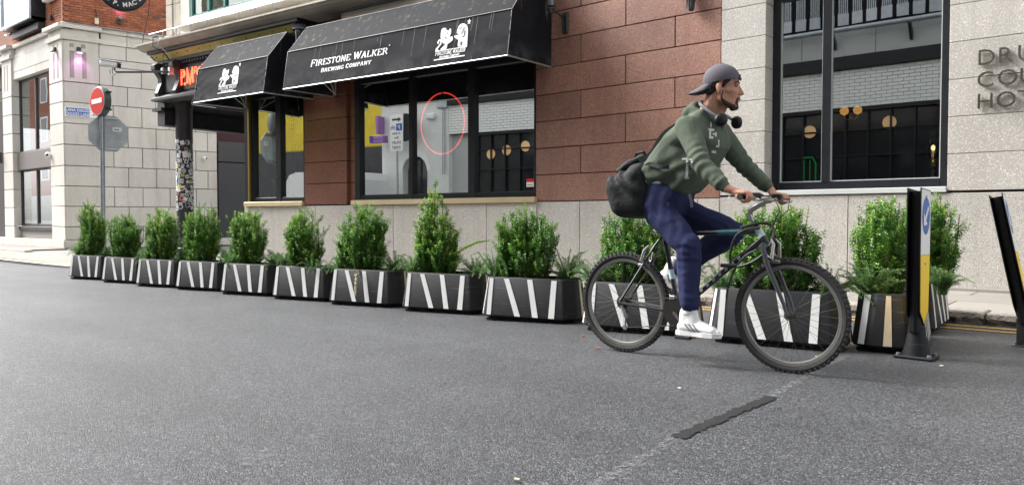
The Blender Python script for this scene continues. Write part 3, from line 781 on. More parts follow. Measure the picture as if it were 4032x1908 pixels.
MB().bbox(-10.68, -5.4, -.50, .0, 4.628, 4.70, .006).build('dark_cornice', M['black_paint'], pub)
prof = [(0, 4.70), (-.50, 4.70), (-.56, 4.715), (-.63, 4.75), (-.665, 4.785), (-.68, 4.80), (-.70, 4.80), (-.70, 4.835), (-.30, 4.86), (0, 4.87)]
u = -10.82; us_ = [-10.82, -9.6, -8.5, -7.4, -6.2, -5.0, -3.8, -2.6]
for a, b in zip(us_[:-1], us_[1:]):
    MB().prism([(a + .004, v, z) for v, z in prof], (b - a - .008, 0, 0)).build('cornice_stone', M['cornice'], pub)
MB().bbox(-4.4, .1, -.3, .0, 4.50, 4.66, .006).build('upper_fascia', mat('pink_white_panel', (.62, .55, .48), .6, var=(3, .5, (.5, .4, .32))), pub)
MB().bbox(-4.42, .12, -.36, .0, 4.662, 4.705, .006).build('upper_fascia_cap', mat('grey_cap', (.16, .17, .17), .5), pub)
# upper floor front
q = MB(); mossy = MB().box(-10.15, .2, .05, .13, 4.86, 5.26).build('mossy_band', M['mossy_stone'], pub)
zz = [4.85, 5.30, 5.87, 6.45, 7.1]
for a, b in zip(zz[:-1], zz[1:]):
    block(pub, 'quoin_stone', M['cornice'], -10.75, -10.48, a, b, .02, .2, .014, .008)
    block(pub, 'quoin_stone', M['cornice'], -10.48, -10.16, a, b, .04, .2, .010, .008)
MB().bbox(-10.16, -9.80, .03, .15, 4.9, 7.2, .01).build('window_surround', M['render_white'], pub)
MB().bbox(-9.86, -6.2, -.06, .15, 5.28, 5.43, .01).build('window_sill', M['white_paint'], pub)
gf = MB(); gf.bbox(-9.78, -9.70, .04, .14, 5.43, 7.2, .006); gf.bbox(-9.12, -9.04, .04, .14, 5.51, 7.2, .006); gf.bbox(-8.52, -8.45, .04, .14, 5.51, 7.2, .006); gf.bbox(-6.9, -6.82, .04, .14, 5.51, 7.2, .006)
gf.bbox(-9.70, -6.9, .05, .14, 5.43, 5.51, .006)
gw = gf.build('green_window', M['green_frame'], pub)
for a, b in ((-9.70, -9.12), (-9.04, -8.52), (-8.45, -6.9)):
    MB().quad((a, .09, 5.51), (b, .09, 5.51), (b, .09, 7.2), (a, .09, 7.2)).build('pane', M['glass_clear'], gw, fix=False)
MB().box(-9.7, -9.3, .112, .116, 5.45, 7.2).box(-8.98, -8.6, .112, .116, 5.45, 7.2).build('curtain', M['curtain'], gw)
MB().box(-8.45, -6.9, .110, .116, 5.45, 7.2).build('blind', mat('green_blind', (.04, .25, .2), .5), gw)
# ================================================================ corner building (pale stone, brick above)
CB = thing('corner_building', 'pale limestone corner building with orange red brick upper floor at far left', 'building', (-26.8, 9.5, -.08))
CBZ = .08
RT = Matrix.Rotation(math.atan2(.981, .192), 4, 'Z')       # face along the lane
zs = [.175, .61, 1.27, 1.925, 2.58, 3.26, 3.94, 4.62, 5.27]
def cbz(l): return [z + CBZ for z in l]
lm = M['limestone']
MB().bbox(-40, .06, -.07, .3, 0, .175 + CBZ, .012).build('base_course', lm, CB)
MB().bbox(-.0, 12, -.07, .2, 0, .175 + CBZ, .012).xf(RT).build('base_course', lm, CB)
Z = cbz(zs)
# corner pier: wrap stones, front part and lane part
for a, b in zip(Z[:-1], Z[1:]):
    block(CB, 'stone_block', lm, -1.15, 0.0, a, b, 0, .32, .022, .012)
    block(CB, 'stone_block', lm, 0.02, 1.06, a, b, -.002, .3, .022, .012, RT)
    block(CB, 'stone_block', lm, -5.77, -4.76, a, b, 0, .36, .022, .012)
Z2 = Z + cbz([5.89, 6.14, 6.60])[0:]
for k, (a, b) in enumerate(zip(Z2[:-1], Z2[1:])):
    js = [1.06, 1.46, 2.34, 3.21, 4.09, 4.83] if k % 2 == 0 else [1.06, 1.90, 2.78, 3.66, 4.5, 4.83]
    if k >= 8: js = [[1.06, 1.46, 2.34, 3.21, 4.09, 4.83], [1.06, 4.83], [1.06, 1.88, 3.6, 4.83]][k - 8]
    for p, q in zip(js[:-1], js[1:]):
        block(CB, 'stone_block', lm, p, q, a, b, .04, .25, .020, .010, RT)
MB().box(.03, 4.8, .08, .5, 0, 7.0).xf(RT).build('joint_backing', M['limestone_dark'], CB)
# piers' tall panels; shade of the sunk marks painted as dark plates and edges
def pier_panel(x0, x1, M4, marks):
    o = MB().bbox(x0 + .01, x1 - .01, -.002, .3, 5.285 + CBZ, 6.60 + CBZ, .01)
    if M4 is not None: o.xf(M4)
    p = o.build('pier_panel', lm, CB)
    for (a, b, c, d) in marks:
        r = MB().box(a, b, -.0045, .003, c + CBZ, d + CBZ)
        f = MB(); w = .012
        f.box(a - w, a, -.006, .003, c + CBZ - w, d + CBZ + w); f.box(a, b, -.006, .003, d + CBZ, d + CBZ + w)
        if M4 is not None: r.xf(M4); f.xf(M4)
        r.build('sunk_mark', mat('mark_recess_shade', (.33, .30, .27), .9) if 'mk' not in M else M['mk'], p); f.build('mark_shadow_edge', M['limestone_dark'], p)
M['mk'] = mat('mark_recess_shade', (.33, .30, .27), .9)
pier_panel(0.02, 1.06, RT, [(.225, .335, 6.38, 6.485), (.56, .67, 6.38, 6.49), (.225, .335, 5.41, 6.25), (.58, .69, 5.41, 6.245)])
pier_panel(-1.15, 0, None, [(-.72, -.62, 6.38, 6.485), (-.40, -.30, 6.38, 6.485), (-.72, -.62, 5.41, 6.25), (-.40, -.30, 5.41, 6.25)])
pier_panel(-5.77, -4.76, None, [(-5.5, -5.4, 5.5, 6.4), (-5.2, -5.1, 5.5, 6.4)])
# bands and cornices
for (z0, z1, pr) in ((6.60, 6.75, .07), (6.75, 6.96, .0), (6.96, 7.09, .16)):
    m_ = lm
    MB().bbox(-1.22 if pr else -1.15, pr, -pr - .005, .3, z0 + CBZ, z1 + CBZ - .004, .008).build('cornice_stone', m_, CB)
    MB().bbox(-5.83 if pr else -5.77, -4.70 if pr else -4.76, -pr - .005, .3, z0 + CBZ, z1 + CBZ - .004, .008).build('cornice_stone', m_, CB)
    MB().bbox(.03, 1.06 + (.06 if pr else 0), -pr - .003, .3, z0 + CBZ, z1 + CBZ - .004, .008).xf(RT).build('cornice_stone', m_, CB)
    for a, b in ((1.12, 1.9), (1.9, 3.3), (3.3, 4.83)):
        MB().bbox(a + .004, b - .004, -pr * .6 + .04, .3, z0 + CBZ, z1 + CBZ - .004, .008).xf(RT).build('cornice_stone', m_, CB)
    for a, b in ((-4.70, -3.6), (-3.6, -2.4), (-2.4, -1.22)):
        MB().bbox(a + .004, b - .004, -pr * .6 + .12, .3, z0 + CBZ, z1 + CBZ - .004, .008).build('cornice_stone', m_, CB)
    MB().bbox(-12, -5.84, -pr * .6 + .12, .3, z0 + CBZ, z1 + CBZ - .004, .008).build('cornice_stone', m_, CB)
M['lead'] = mat('lead_flashing', (.33, .35, .38), .45, .3, var=(5, .6, (.5, .5, .5)))
MB().prism([(.0, -.17, 7.09 + CBZ), (.0, .10, 7.19 + CBZ), (.0, .10, 7.09 + CBZ)], (4.83, 0, 0)).xf(RT).build('lead_flashing', M['lead'], CB)
# lintel over the window bay
for (z0, z1) in ((5.85, 6.12), (6.12, 6.60)):
    for a, b in (((-4.76, -3.35), (-3.35, -2.2), (-2.2, -1.15)) if z0 > 6 else ((-4.76, -3.9), (-3.9, -2.5), (-2.5, -1.15))):
        block(CB, 'lintel_stone', lm, a, b, z0 + CBZ, z1 + CBZ, .06, .3, .014, .008)
MB().box(-12, -.35, .33, 8, 5.9, 7.2).box(-12, -5.76, .36, 8, 5.0, 7.0).build('upper_core', M['limestone_dark'], CB)
# window in the bay
f = MB()
for (a, b) in ((-4.86, -4.76), (-3.22, -3.13), (-1.25, -1.14)):
    f.bbox(a, b, .24, .34, .62 + CBZ, 2.6 + CBZ, .006); f.bbox(a, b, .24, .34, 3.27 + CBZ, 5.9 + CBZ, .006)
for (z0, z1) in ((.60, .70), (2.56, 2.62), (3.25, 3.30), (5.78, 5.92)):
    f.bbox(-4.76, -1.25, .25, .34, z0 + CBZ, z1 + CBZ, .006)
w = f.build('window', mat('grey_window_frame', (.045, .048, .052), .45), CB)
for (a, b) in ((-4.76, -3.22), (-3.13, -1.25)):
    for (z0, z1) in ((.70, 2.56), (3.30, 5.78)):
        MB().quad((a, .29, z0 + CBZ), (b, .29, z0 + CBZ), (b, .29, z1 + CBZ), (a, .29, z1 + CBZ)).build('pane', M['glass_corner'], w, fix=False)
MB().bbox(-4.74, -1.16, .14, .34, 2.62 + CBZ, 3.25 + CBZ, .01).build('grey_panel', mat('brown_grey_panel', (.16, .145, .14), .45), CB)
MB().bbox(-4.70, -1.18, .12, .34, .46 + CBZ, .60 + CBZ, .01).build('window_sill', M['black_paint'], CB)
MB().bbox(-4.74, -1.16, .2, .34, .17 + CBZ, .455 + CBZ, .01).build('stall_riser', mat('grey_riser', (.25, .24, .23), .7), CB)
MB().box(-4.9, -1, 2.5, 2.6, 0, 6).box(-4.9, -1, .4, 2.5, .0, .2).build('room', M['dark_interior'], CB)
MB().box(-12, -5.80, .30, .4, 0, 5.4).build('dark_doorway', M['mid_interior'], CB)
MB().bbox(-6.3, -5.85, -.12, .0, 3.0, 3.4, .02).build('wall_bracket', M['black_paint'], CB)
# dark shutters further along the lane
sh = MB(); sh.bbox(4.86, 5.34, .05, .3, 0, 3.72 + CBZ, .01)
for (a, b, z0, z1) in ((4.86, 9, .1, 2.90), (4.86, 9, 2.93, 3.66)):
    MB().bbox(a, b, .0, .2, z0 + CBZ, z1 + CBZ, .01).xf(RT).build('shutter_panel', mat('charcoal_panel', (.038, .04, .045), .45) if 'ch' not in M else M['ch'], CB)
    M['ch'] = bpy.data.materials['charcoal_panel']
MB().box(4.84, 12, .22, .3, 0, 5.3).xf(RT).build('lane_wall', mat('maroon_wall', (.05, .02, .024), .8), CB)
# brickwork above
BL, BH = .235, .0835
mortar = MB(); mortar.box(-12, -.12, .145, .9, 7.05, 11.0)
mortar.build('wall', M['brick_mortar'], CB)
MB().box(.05, 7, .145, 3, 7.05, 11.0).xf(RT).build('wall', M['brick_mortar'], CB)
bme = MB().bbox(-BL / 2 + .006, BL / 2 - .006, 0, .1, .006, BH - .006, .004).mesh('brick', M['brick_red'])
bmd = MB().bbox(-BL / 2 + .006, BL / 2 - .006, 0, .1, .006, BH - .006, .004).mesh('brick', mat('brick_burnt', (.20, .10, .065), .9, obj_var=.25))
cnt = 0; rest = MB()
def brick(x, z, M4):
    global cnt
    if cnt < 300:
        o = bpy.data.objects.new('brick', bmd if RND.random() < .09 else bme); COL.objects.link(o); o.parent = CB
        o.matrix_local = (M4 @ Matrix.Translation((x, .12 + RND.uniform(-.004, .003), z))) if M4 is not None else Matrix.Translation((x, .12 + RND.uniform(-.004, .003), z))
        cnt += 1
    else:
        t = MB().bbox(x - BL / 2 + .006, x + BL / 2 - .006, .12, .2, z + .006, z + BH - .006, .003)
        if M4 is not None: t.xf(M4)
        rest.add(t.v, t.f)
bh_ = MB().bbox(-BL / 4 + .006, BL / 4 - .006, 0, .1, .006, BH - .006, .004).mesh('brick', M['brick_red'])
for k in range(1, 13, 2):
    o = link('brick', bh_, CB); o.matrix_local = RT @ Matrix.Translation((.16 - BL / 4 + BL / 4, .12, 7.20 + k * BH)); cnt += 1
for k in range(13):
    n = int((3.4) / BL)
    for i in range(n):
        brick(.16 + (i + (.5 if k % 2 else 0)) * BL, 7.20 + k * BH, RT)
for k in range(24):
    for i in range(21):
        x = -.13 - (i + (.5 if k % 2 else 0)) * BL
        if -4.7 < x < -1.55 and 7.43 < 7.12 + k * BH < 9.7: continue
        brick(x, 7.12 + k * BH, None)
for k in range(13, 24):
    for i in range(int(5.2 / BL)): brick(.16 + (i + (.5 if k % 2 else 0)) * BL, 7.20 + k * BH, RT)
o = rest.build('brick_course', M['brick_red'], CB); o['kind'] = 'stuff'
# black box bay window with pale front frame
bw = MB(); bw.box(-4.62, -1.75, -.28, .15, 7.50 + CBZ, 7.58 + CBZ); bw.box(-4.62, -4.54, -.28, .15, 7.58, 9.8); bw.box(-1.83, -1.75, -.28, .15, 7.58, 9.8); bw.box(-4.54, -1.83, .1, .15, 7.58, 9.8)
b_ = bw.build('box_bay', M['black_frame'], CB)
bf = MB(); bf.bbox(-4.66, -1.78, -.36, -.28, 7.50 + CBZ, 7.60 + CBZ, .008); bf.bbox(-4.66, -4.54, -.36, -.28, 7.6 + CBZ, 9.8, .008); bf.bbox(-1.90, -1.78, -.36, -.28, 7.6 + CBZ, 9.8, .008)
bf.build('pale_frame', mat('pale_metal', (.5, .54, .6), .35, .5), b_)
MB().quad((-4.54, -.30, 7.68), (-1.9, -.30, 7.68), (-1.9, -.30, 9.8), (-4.54, -.30, 9.8)).build('pane', M['glass_corner'], b_, fix=False)
MB().bbox(-4.3, -1.75, -.1, .14, 7.20 + CBZ, 7.42 + CBZ, .01).build('black_ledge', M['black_paint'], CB)

def flood(loc, rz, label, upside=False, pink=True):
    t = thing('flood_light', label, 'light', loc, rz, 'small floodlights on the corner building')
    s = -1 if upside else 1
    MB().bbox(-.06, .06, -.07, 0, -.07, .07, .012).build('back_box', M['black_paint'], t)
    MB().tube([(0, -.06, -.02 * s), (0, -.12, -.08 * s)], .018, 8).build('arm', M['black_paint'], t, True)
    h = MB().lathe([(.001, .05 * s), (.07, .035 * s), (.10, 0), (.09, -.015 * s)], (0, -.16, -.12 * s), 16)
    h.build('lamp_head', M['metal_light'], t, True)
    MB().lathe([(.001, -.012 * s), (.085, -.012 * s)], (0, -.16, -.12 * s), 16).build('lens', M['lamp_pink'] if pink else M['white_paint'], t)
    if pink:
        ld = bpy.data.lights.new('pink_lamp', 'SPOT'); ld.energy = 7; ld.color = (1, .28, .92); ld.spot_size = rad(100); ld.spot_blend = .8; ld.shadow_soft_size = .05
        lo = bpy.data.objects.new('pink_lamp', ld); COL.objects.link(lo); lo.parent = t
        lo.location = (0, -.16, -.16 * s); lo.rotation_euler = (rad(12) if not upside else rad(180 - 12), 0, 0)
    return t
def rtw(t_, d, z):
    p = RT @ Vector((t_, d, 0)); return (-26.8 + p.x, 9.5 + p.y, z)
ra = math.atan2(.981, .192)
flood(rtw(.47, -.003, 6.33), ra, 'floodlight glowing pink on the pale pier above the street name plate')
flood((-26.8 - .5, 9.49, 6.33), 0, 'floodlight seen side on at the left face of the corner pier, glowing pink')
flood(rtw(1.15 + .55, .12, 7.42), ra, 'floodlight on the red brick above the cornice, pointing up with pink glow', True)
flood((-26.8 - 4.9, 9.6, 7.55), 0, 'unlit floodlight at the top left under the black box window', False, False)
t = thing('junction_box', 'cream junction box with cables on the red brick above the pale cornice', 'box', rtw(1.02, .11, 7.34), ra)
MB().bbox(-.06, .06, -.07, 0, -.1, .1, .01).build('case', M['beige_reflective'], t)
MB().tube([(0, -.03, .1), (.0, -.03, .25), (-.03, -.02, .4)], .012, 6).build('cable', M['cable'], t)
MB().tube([(.02, -.03, -.1), (.02, -.05, -.24)], .014, 6).build('cable', mat('red_cable', (.5, .04, .03), .5), t)
t = thing('air_unit', 'white louvred vent box high on the brick wall at top left', 'vent', (-26.8 - 1.05, 9.6, 7.98))
MB().bbox(-.32, .32, -.2, 0, 0, .5, .02).build('case', M['white_paint'], t)
for i in range(4): MB().box(-.28 + i * .15, -.18 + i * .15, -.207, -.2, .03, .1).build('louvre', M['steel_dull'], t)
MB().tube([(.02, -.03, 0), (.02, -.03, -.45)], .01, 6).build('cable', M['cable'], t)
MB().bbox(-.05, .07, -.1, 0, -.62, -.45, .02).build('sensor', M['black_paint'], t)

def dome_cam(loc, rz, label, s=1.0, col='white_paint'):
    t = thing('dome_camera', label, 'camera', loc, rz)
    MB().lathe([(.001, -.0), (.055 * s, 0), (.06 * s, -.05 * s), (.03 * s, -.07 * s), (.03 * s, -.09 * s)], (0, 0, 0), 14, 'y').build('bracket', M[col], t, True)
    MB().sph((0, -.13 * s, -.01), .07 * s, 10).build('dome', M[col], t, True)
    MB().sph((.04 * s, -.17 * s, -.01), .035 * s, 8).build('lens', M['text_dark'], t, True)
dome_cam(rtw(4.35, .03, 3.02), ra, 'white dome camera on the pale stone to the right of the stickered column')
dome_cam((-26.8 - 1.16, 9.62, 2.98), 0, 'white camera at the left edge of the corner pier beside the window', 1.4)

# street name plate
t = thing('street_name_plate', 'blue and white street name plate on the pale corner pier, left of the traffic sign', 'sign', rtw(.05, -.01, 4.17), ra)
MB().bbox(-.01, .95, -.03, 0, -.02, .29, .004).build('plate', M['white_paint'], t)
MB().box(.02, .70, -.033, -.03, .01, .27).build('blue_field', M['blue_sign'], t)
for s, z, sz in (('LÁNA DIGGES', .155, .125), ('DIGGES LANE', .025, .135)):
    text_obj('lettering', s, sz, M['white_paint'], t, Matrix.Translation((.36, -.034, z)) @ Matrix.Rotation(rad(90), 4, 'X'), .001, 'CENTER', .86, 0, .002)
text_obj('lettering', '2', .17, M['text_dark'], t, Matrix.Translation((.77, -.032, .07)) @ Matrix.Rotation(rad(90), 4, 'X'), .001, 'LEFT', 1, 0, .001)

# ================================================================ traffic sign post
TX, TY = -16.56, 6.58
t = thing('traffic_sign_post', 'galvanised sign post with no entry disc and the grey back of an octagonal stop sign', 'traffic sign', (TX, TY, zg(TX) + .1))
t.rotation_euler = (rad(-1.0), rad(-1.6), 0)
MB().cyl((0, 0, 0), (0, 0, 3.42), .045, n=20).lathe([(.052, 1.9), (.052, 1.98)], n=20).build('pole', M['steel'], t, True)
def disc_frame(cx, cy, z, nx, ny):
    """matrix: local -Y faces (nx, ny)"""
    return Matrix.Translation((cx, cy, z)) @ Matrix.Rotation(math.atan2(nx, -ny), 4, 'Z')
F = disc_frame(.0, -.06, 3.31, .10, -1.0)
d = MB().lathe([(.001, .12), (.27, .12), (.30, .10), (.30, -.02), (.285, -.03), (.001, -.03)], n=40, axis='y').xf(F).build('sign_case', mat('dark_sign_case', (.10, .12, .12), .4, .3), t, True)
MB().lathe([(.001, -.034), (.285, -.034)], n=40, axis='y').xf(F).build('white_rim', M['white_paint'], d)
MB().lathe([(.001, -.038), (.272, -.038)], n=40, axis='y').xf(F).build('red_face', M['red_sign'], d)
MB().bbox(-.20, .20, -.046, -.040, -.05, .05, .002).xf(F).build('white_bar', M['white_paint'], d)
for z in (.16, -.2): MB().bbox(.18, .302, .0, .11, z, z + .03, .004).xf(F).build('case_clip', M['text_dark'], d)
F = disc_frame(-.075, .15, 2.68, .98, -.22)
o8 = [(.373 * math.cos(rad(22.5 + 45 * k)) / math.cos(rad(22.5)) * 1.0, 0, .373 * math.sin(rad(22.5 + 45 * k)) / math.cos(rad(22.5))) for k in range(8)]
pl = MB().prism([(p[0], .0, p[2]) for p in o8], (0, .012, 0)).xf(F).build('octagon_plate', M['steel_dull'], t)
MB().prism([(p[0] * .97, .0125, p[2] * .97) for p in o8], (0, .002, 0)).xf(F).build('red_face', M['red_sign'], pl)
for z in (.30, -.34): MB().bbox(-.2, .2, -.03, 0, z, z + .035, .003).xf(F).build('channel', M['steel'], pl)
MB().bbox(.08, .26, -.004, 0, .05, .14, .001).xf(F).build('label_sticker', M['white_paint'], pl)
MB().box(.11, .20, -.006, -.004, .085, .10).xf(F).build('label_print', M['text_dark'], pl)

# ================================================================ awnings
def fabric():
    m = bpy.data.materials.new('awning_canvas'); m.use_nodes = True
    N = m.node_tree.nodes; L = m.node_tree.links; b = N['Principled BSDF']
    geo = N.new('ShaderNodeNewGeometry')
    mp = N.new('ShaderNodeMapping'); mp.inputs['Scale'].default_value = (7, 7, .55); L.new(geo.outputs['Position'], mp.inputs[0])
    n1 = N.new('ShaderNodeTexNoise'); n1.inputs['Scale'].default_value = 1.6; n1.inputs['Detail'].default_value = 5; L.new(mp.outputs[0], n1.inputs[0])
    r1 = N.new('ShaderNodeMapRange'); r1.inputs[1].default_value = .58; r1.inputs[2].default_value = .74; L.new(n1.outputs['Fac'], r1.inputs[0])
    n2 = N.new('ShaderNodeTexNoise'); n2.inputs['Scale'].default_value = 5; n2.inputs['Detail'].default_value = 6; L.new(geo.outputs['Position'], n2.inputs[0])
    sx = N.new('ShaderNodeSeparateXYZ'); L.new(geo.outputs['Position'], sx.inputs[0])
    hem = N.new('ShaderNodeMapRange'); hem.inputs[1].default_value = 3.52; hem.inputs[2].default_value = 3.2; hem.inputs[3].default_value = 0; hem.inputs[4].default_value = 1; L.new(sx.outputs[2], hem.inputs[0])
    r2 = N.new('ShaderNodeMapRange'); r2.inputs[1].default_value = .42; r2.inputs[2].default_value = .7; L.new(n2.outputs['Fac'], r2.inputs[0])
    mu = N.new('ShaderNodeMath'); mu.operation = 'MULTIPLY'; L.new(hem.outputs[0], mu.inputs[0]); L.new(r2.outputs[0], mu.inputs[1])
    top = N.new('ShaderNodeMapRange'); top.inputs[1].default_value = 3.86; top.inputs[2].default_value = 4.0; L.new(sx.outputs[2], top.inputs[0])
    m2 = N.new('ShaderNodeMath'); m2.operation = 'MULTIPLY'; L.new(top.outputs[0], m2.inputs[0]); L.new(r1.outputs[0], m2.inputs[1])
    c1 = N.new('ShaderNodeMix'); c1.data_type = 'RGBA'; c1.inputs[6].default_value = (.0075, .0085, .012, 1); c1.inputs[7].default_value = (.075, .08, .085, 1)
    sc = N.new('ShaderNodeMath'); sc.operation = 'MULTIPLY'; sc.inputs[1].default_value = .6; L.new(mu.outputs[0], sc.inputs[0]); L.new(sc.outputs[0], c1.inputs['Factor'])
    c2 = N.new('ShaderNodeMix'); c2.data_type = 'RGBA'; c2.inputs[7].default_value = (.10, .10, .055, 1); L.new(c1.outputs[2], c2.inputs[6])
    s2 = N.new('ShaderNodeMath'); s2.operation = 'MULTIPLY'; s2.inputs[1].default_value = .8; L.new(m2.outputs[0], s2.inputs[0]); L.new(s2.outputs[0], c2.inputs['Factor'])
    # pale run marks on the upright front
    mp3 = N.new('ShaderNodeMapping'); mp3.inputs['Scale'].default_value = (26, 26, .25); L.new(geo.outputs['Position'], mp3.inputs[0])
    n3 = N.new('ShaderNodeTexNoise'); n3.inputs['Scale'].default_value = 1; n3.inputs['Detail'].default_value = 2; L.new(mp3.outputs[0], n3.inputs[0])
    r3 = N.new('ShaderNodeMapRange'); r3.inputs[1].default_value = .70; r3.inputs[2].default_value = .76; r3.inputs[4].default_value = .3; L.new(n3.outputs['Fac'], r3.inputs[0])
    c3 = N.new('ShaderNodeMix'); c3.data_type = 'RGBA'; c3.inputs[7].default_value = (.3, .3, .3, 1); L.new(c2.outputs[2], c3.inputs[6]); L.new(r3.outputs[0], c3.inputs['Factor'])
    L.new(c3.outputs[2], b.inputs['Base Color'])
    b.inputs['Roughness'].default_value = .8; b.inputs['Specular IOR Level'].default_value = .2
    bp = N.new('ShaderNodeBump'); bp.inputs['Strength'].default_value = .35; bp.inputs['Distance'].default_value = .008; L.new(n2.outputs['Fac'], bp.inputs['Height']); L.new(bp.outputs[0], b.inputs['Normal'])
    return m
M['awning'] = fabric()
def grid_mesh(fn, nu, nv):
    mb = MB(); mb.v = [tuple(fn(i / nu, j / nv)) for j in range(nv + 1) for i in range(nu + 1)]
    mb.f = [(j * (nu + 1) + i, j * (nu + 1) + i + 1, (j + 1) * (nu + 1) + i + 1, (j + 1) * (nu + 1) + i) for j in range(nv) for i in range(nu)]
    return mb
WA = (-.66, 4.40); WB = (-1.09, 3.875); WC = (-1.20, 3.21)
def awning(u0, u1, label, seed, fold):
    t = thing('awning', label, 'awning', tuple(pubw(u0, 0, 0)), PB)
    w = u1 - u0; ph = seed * 3.1
    def wob(x, y, a):
        return a * (noise.noise(Vector((x * 2.2, y * 3.0, seed))) + .4 * noise.noise(Vector((x * 5, y * 3, seed + 9))))
    def crease(x, s):   # diagonal drag folds near the ends
        e = min(x, w - x); return fold * math.exp(-e / .45) * math.sin((x * 1.0 + s * 1.6) * 15 + ph)
    N_ = int(w * 16)
    def roof(a, s):
        x = a * w; sag = -.03 * math.sin(PI * s) * (.7 + .3 * math.sin(x * 2.3 + ph))
        v = WA[0] + (WB[0] - WA[0]) * s; z = WA[1] + (WB[1] - WA[1]) * s
        g = math.sin(PI * s) ** .5 if 0 < s < 1 else 0
        k = sag + wob(x, s, .035) * g + .012 * math.sin((x + s * .5) * 9 + ph) * g
        return (x, v + k * .7, z + k * .7)
    def front(a, s):
        x = a * w; v = WB[0] + (WC[0] - WB[0]) * s; z = WB[1] + (WC[1] - WB[1]) * s
        g = math.sin(PI * s) ** .5 if 0 < s < 1 else 0
        return (x, v - wob(x * .6, s * 1.0, .016) * g - crease(x, s) * g, z)
    ro = grid_mesh(roof, N_, 8).build('canopy_roof', M['awning'], t, True, fix=False)
    fr = grid_mesh(front, N_, 10).build('canopy_front', M['awning'], t, True, fix=False)
    for xx, sgn in ((0, -1), (w, 1)):
        P = [(-.03, 4.40), WA, WB, WC, (-.04, 3.235)]
        c = (-.55, 3.75)
        def side(a, s):
            n = len(P); q = a * n; i = int(q) % n; f = q - int(q); p = (P[i][0] + (P[(i + 1) % n][0] - P[i][0]) * f, P[i][1] + (P[(i + 1) % n][1] - P[i][1]) * f)
            v = c[0] + (p[0] - c[0]) * s; z = c[1] + (p[1] - c[1]) * s
            return (xx + sgn * .02 * math.sin(PI * s) * noise.noise(Vector((v * 4, z * 4, seed))) * 2 - sgn * .025 * math.sin(PI * s), v, z)
        grid_mesh(side, 40, 6).build('canopy_side', M['awning'], t, True, fix=False)
    pr = MB(); pr.tube([(0, WB[0] - .006, WB[1] + .003), (w, WB[0] - .006, WB[1] + .003)], .007, 6)
    pr.tube([(0, WA[0], WA[1]), (w, WA[0], WA[1])], .007, 6)
    pr.tube([(0, WA[0], WA[1]), (0, WB[0], WB[1]), (0, WC[0], WC[1])], .006, 6); pr.tube([(w, WA[0], WA[1]), (w, WB[0], WB[1]), (w, WC[0], WC[1])], .006, 6)
    pr.build('piping', mat('grey_piping', (.12, .125, .13), .5), t, True)
    MB().box(0, w, -.64, -.02, 4.36, 4.40).build('top_box', M['black_paint'], t)
    fm = MB()
    z = WC[1] - .012
    fm.tube([(0, WC[0], z), (w, WC[0], z)], .010, 8); fm.tube([(0, WC[0], z), (0, -.03, z + .02)], .013, 8); fm.tube([(w, WC[0], z), (w, -.03, z + .02)], .013, 8)
    fm.build('frame', M['metal_light'], t, True)
    for xx in (.0, w):
        s = MB(); dx = .02 if xx == 0 else -.02
        s.tube([(xx + dx * 5, -.06, 3.25), (xx + dx * 5, -.06, 4.3)], .010, 6)
        s.tube([(xx + dx * 5, -.06, 3.24), (xx + dx * 5, WB[0] + .02, WB[1] - .03)], .010, 6)
        s.tube([(xx + dx * 5, -.06, 3.24), (xx + dx * 5, -.70, 4.3)], .010, 6)
        s.build('strut', M['steel_dull'], t, True)
    return t, w
sa, sw = awning(-7.72, -5.50, 'smaller black fabric awning with white emblem only, beside the red neon sign', 1, .018)
ba, bw_ = awning(-4.93, .02, 'large black fabric awning with white brewery lettering over the wide pub window', 5, .006)

M['print_white'] = mat('white_awning_print', (.78, .78, .77), .6)
FX, FY = Vector((1, 0, 0)), Vector((0, WB[0] - WC[0], WB[1] - WC[1])).normalized()
def front_M(x, z):
    """print plane on the awning front; z is the height of the baseline"""
    k = (z - WC[1]) / (WB[1] - WC[1]); v = WC[0] + (WB[0] - WC[0]) * k - .016
    return plane_M((x, v, z), FX, FY)
def words(mb, M4):
    """split a line of print at its widest gap into two words"""
    Mi = M4.inverted(); iv = sorted((min((Mi @ Vector(mb.v[i])).x for i in f), max((Mi @ Vector(mb.v[i])).x for i in f), k) for k, f in enumerate(mb.f))
    best = (0, 0); hi = iv[0][1]
    for a, b, k in iv:
        if a - hi > best[0]: best = (a - hi, (a + hi) / 2)
        hi = max(hi, b)
    out = []
    for side in (0, 1):
        n = MB(); 
        for a, b, k in iv:
            if (a > best[1]) == bool(side): n.add([mb.v[i] for i in mb.f[k]], [tuple(range(len(mb.f[k])))])
        out.append(n)
    return out
def cling(mb, parent, off=.0035):
    """drop a print onto the slightly wavy canvas"""
    me = [c for c in parent.children if c.name.startswith('canopy_front')][0].data
    bv = BVHTree.FromPolygons([v.co.copy() for v in me.vertices], [tuple(p.vertices) for p in me.polygons])
    d = FX.cross(FY).normalized(); base = front_M(0, 3.5)
    for i, p in enumerate(mb.v):
        p = Vector(p); k = (base.inverted() @ p).z
        h = bv.ray_cast(p + d * .3, -d, 1.0)
        if h[0] is not None: mb.v[i] = tuple(h[0] + d * (off + k))
def print_mb(mb, name, parent, x, z, x0, x1, shear=0):
    fit_mb(mb, x0, x1, 0, shear); mb.xf(front_M(x, z)); cling(mb, parent)
    for w_ in words(mb, front_M(x, z)): w_.build(name, M['print_white'], parent, fix=False)
mb, w_ = serif_text('FIRESTONE WALKER', .104, .19, .11, .16); print_mb(mb, 'lettering', ba, 0, 3.53, .68, 2.53, .14)
mb, w_ = serif_text('BREWING COMPANY', .064, .22, .16, .12); print_mb(mb, 'lettering', ba, 0, 3.40, .97, 2.19, .14)
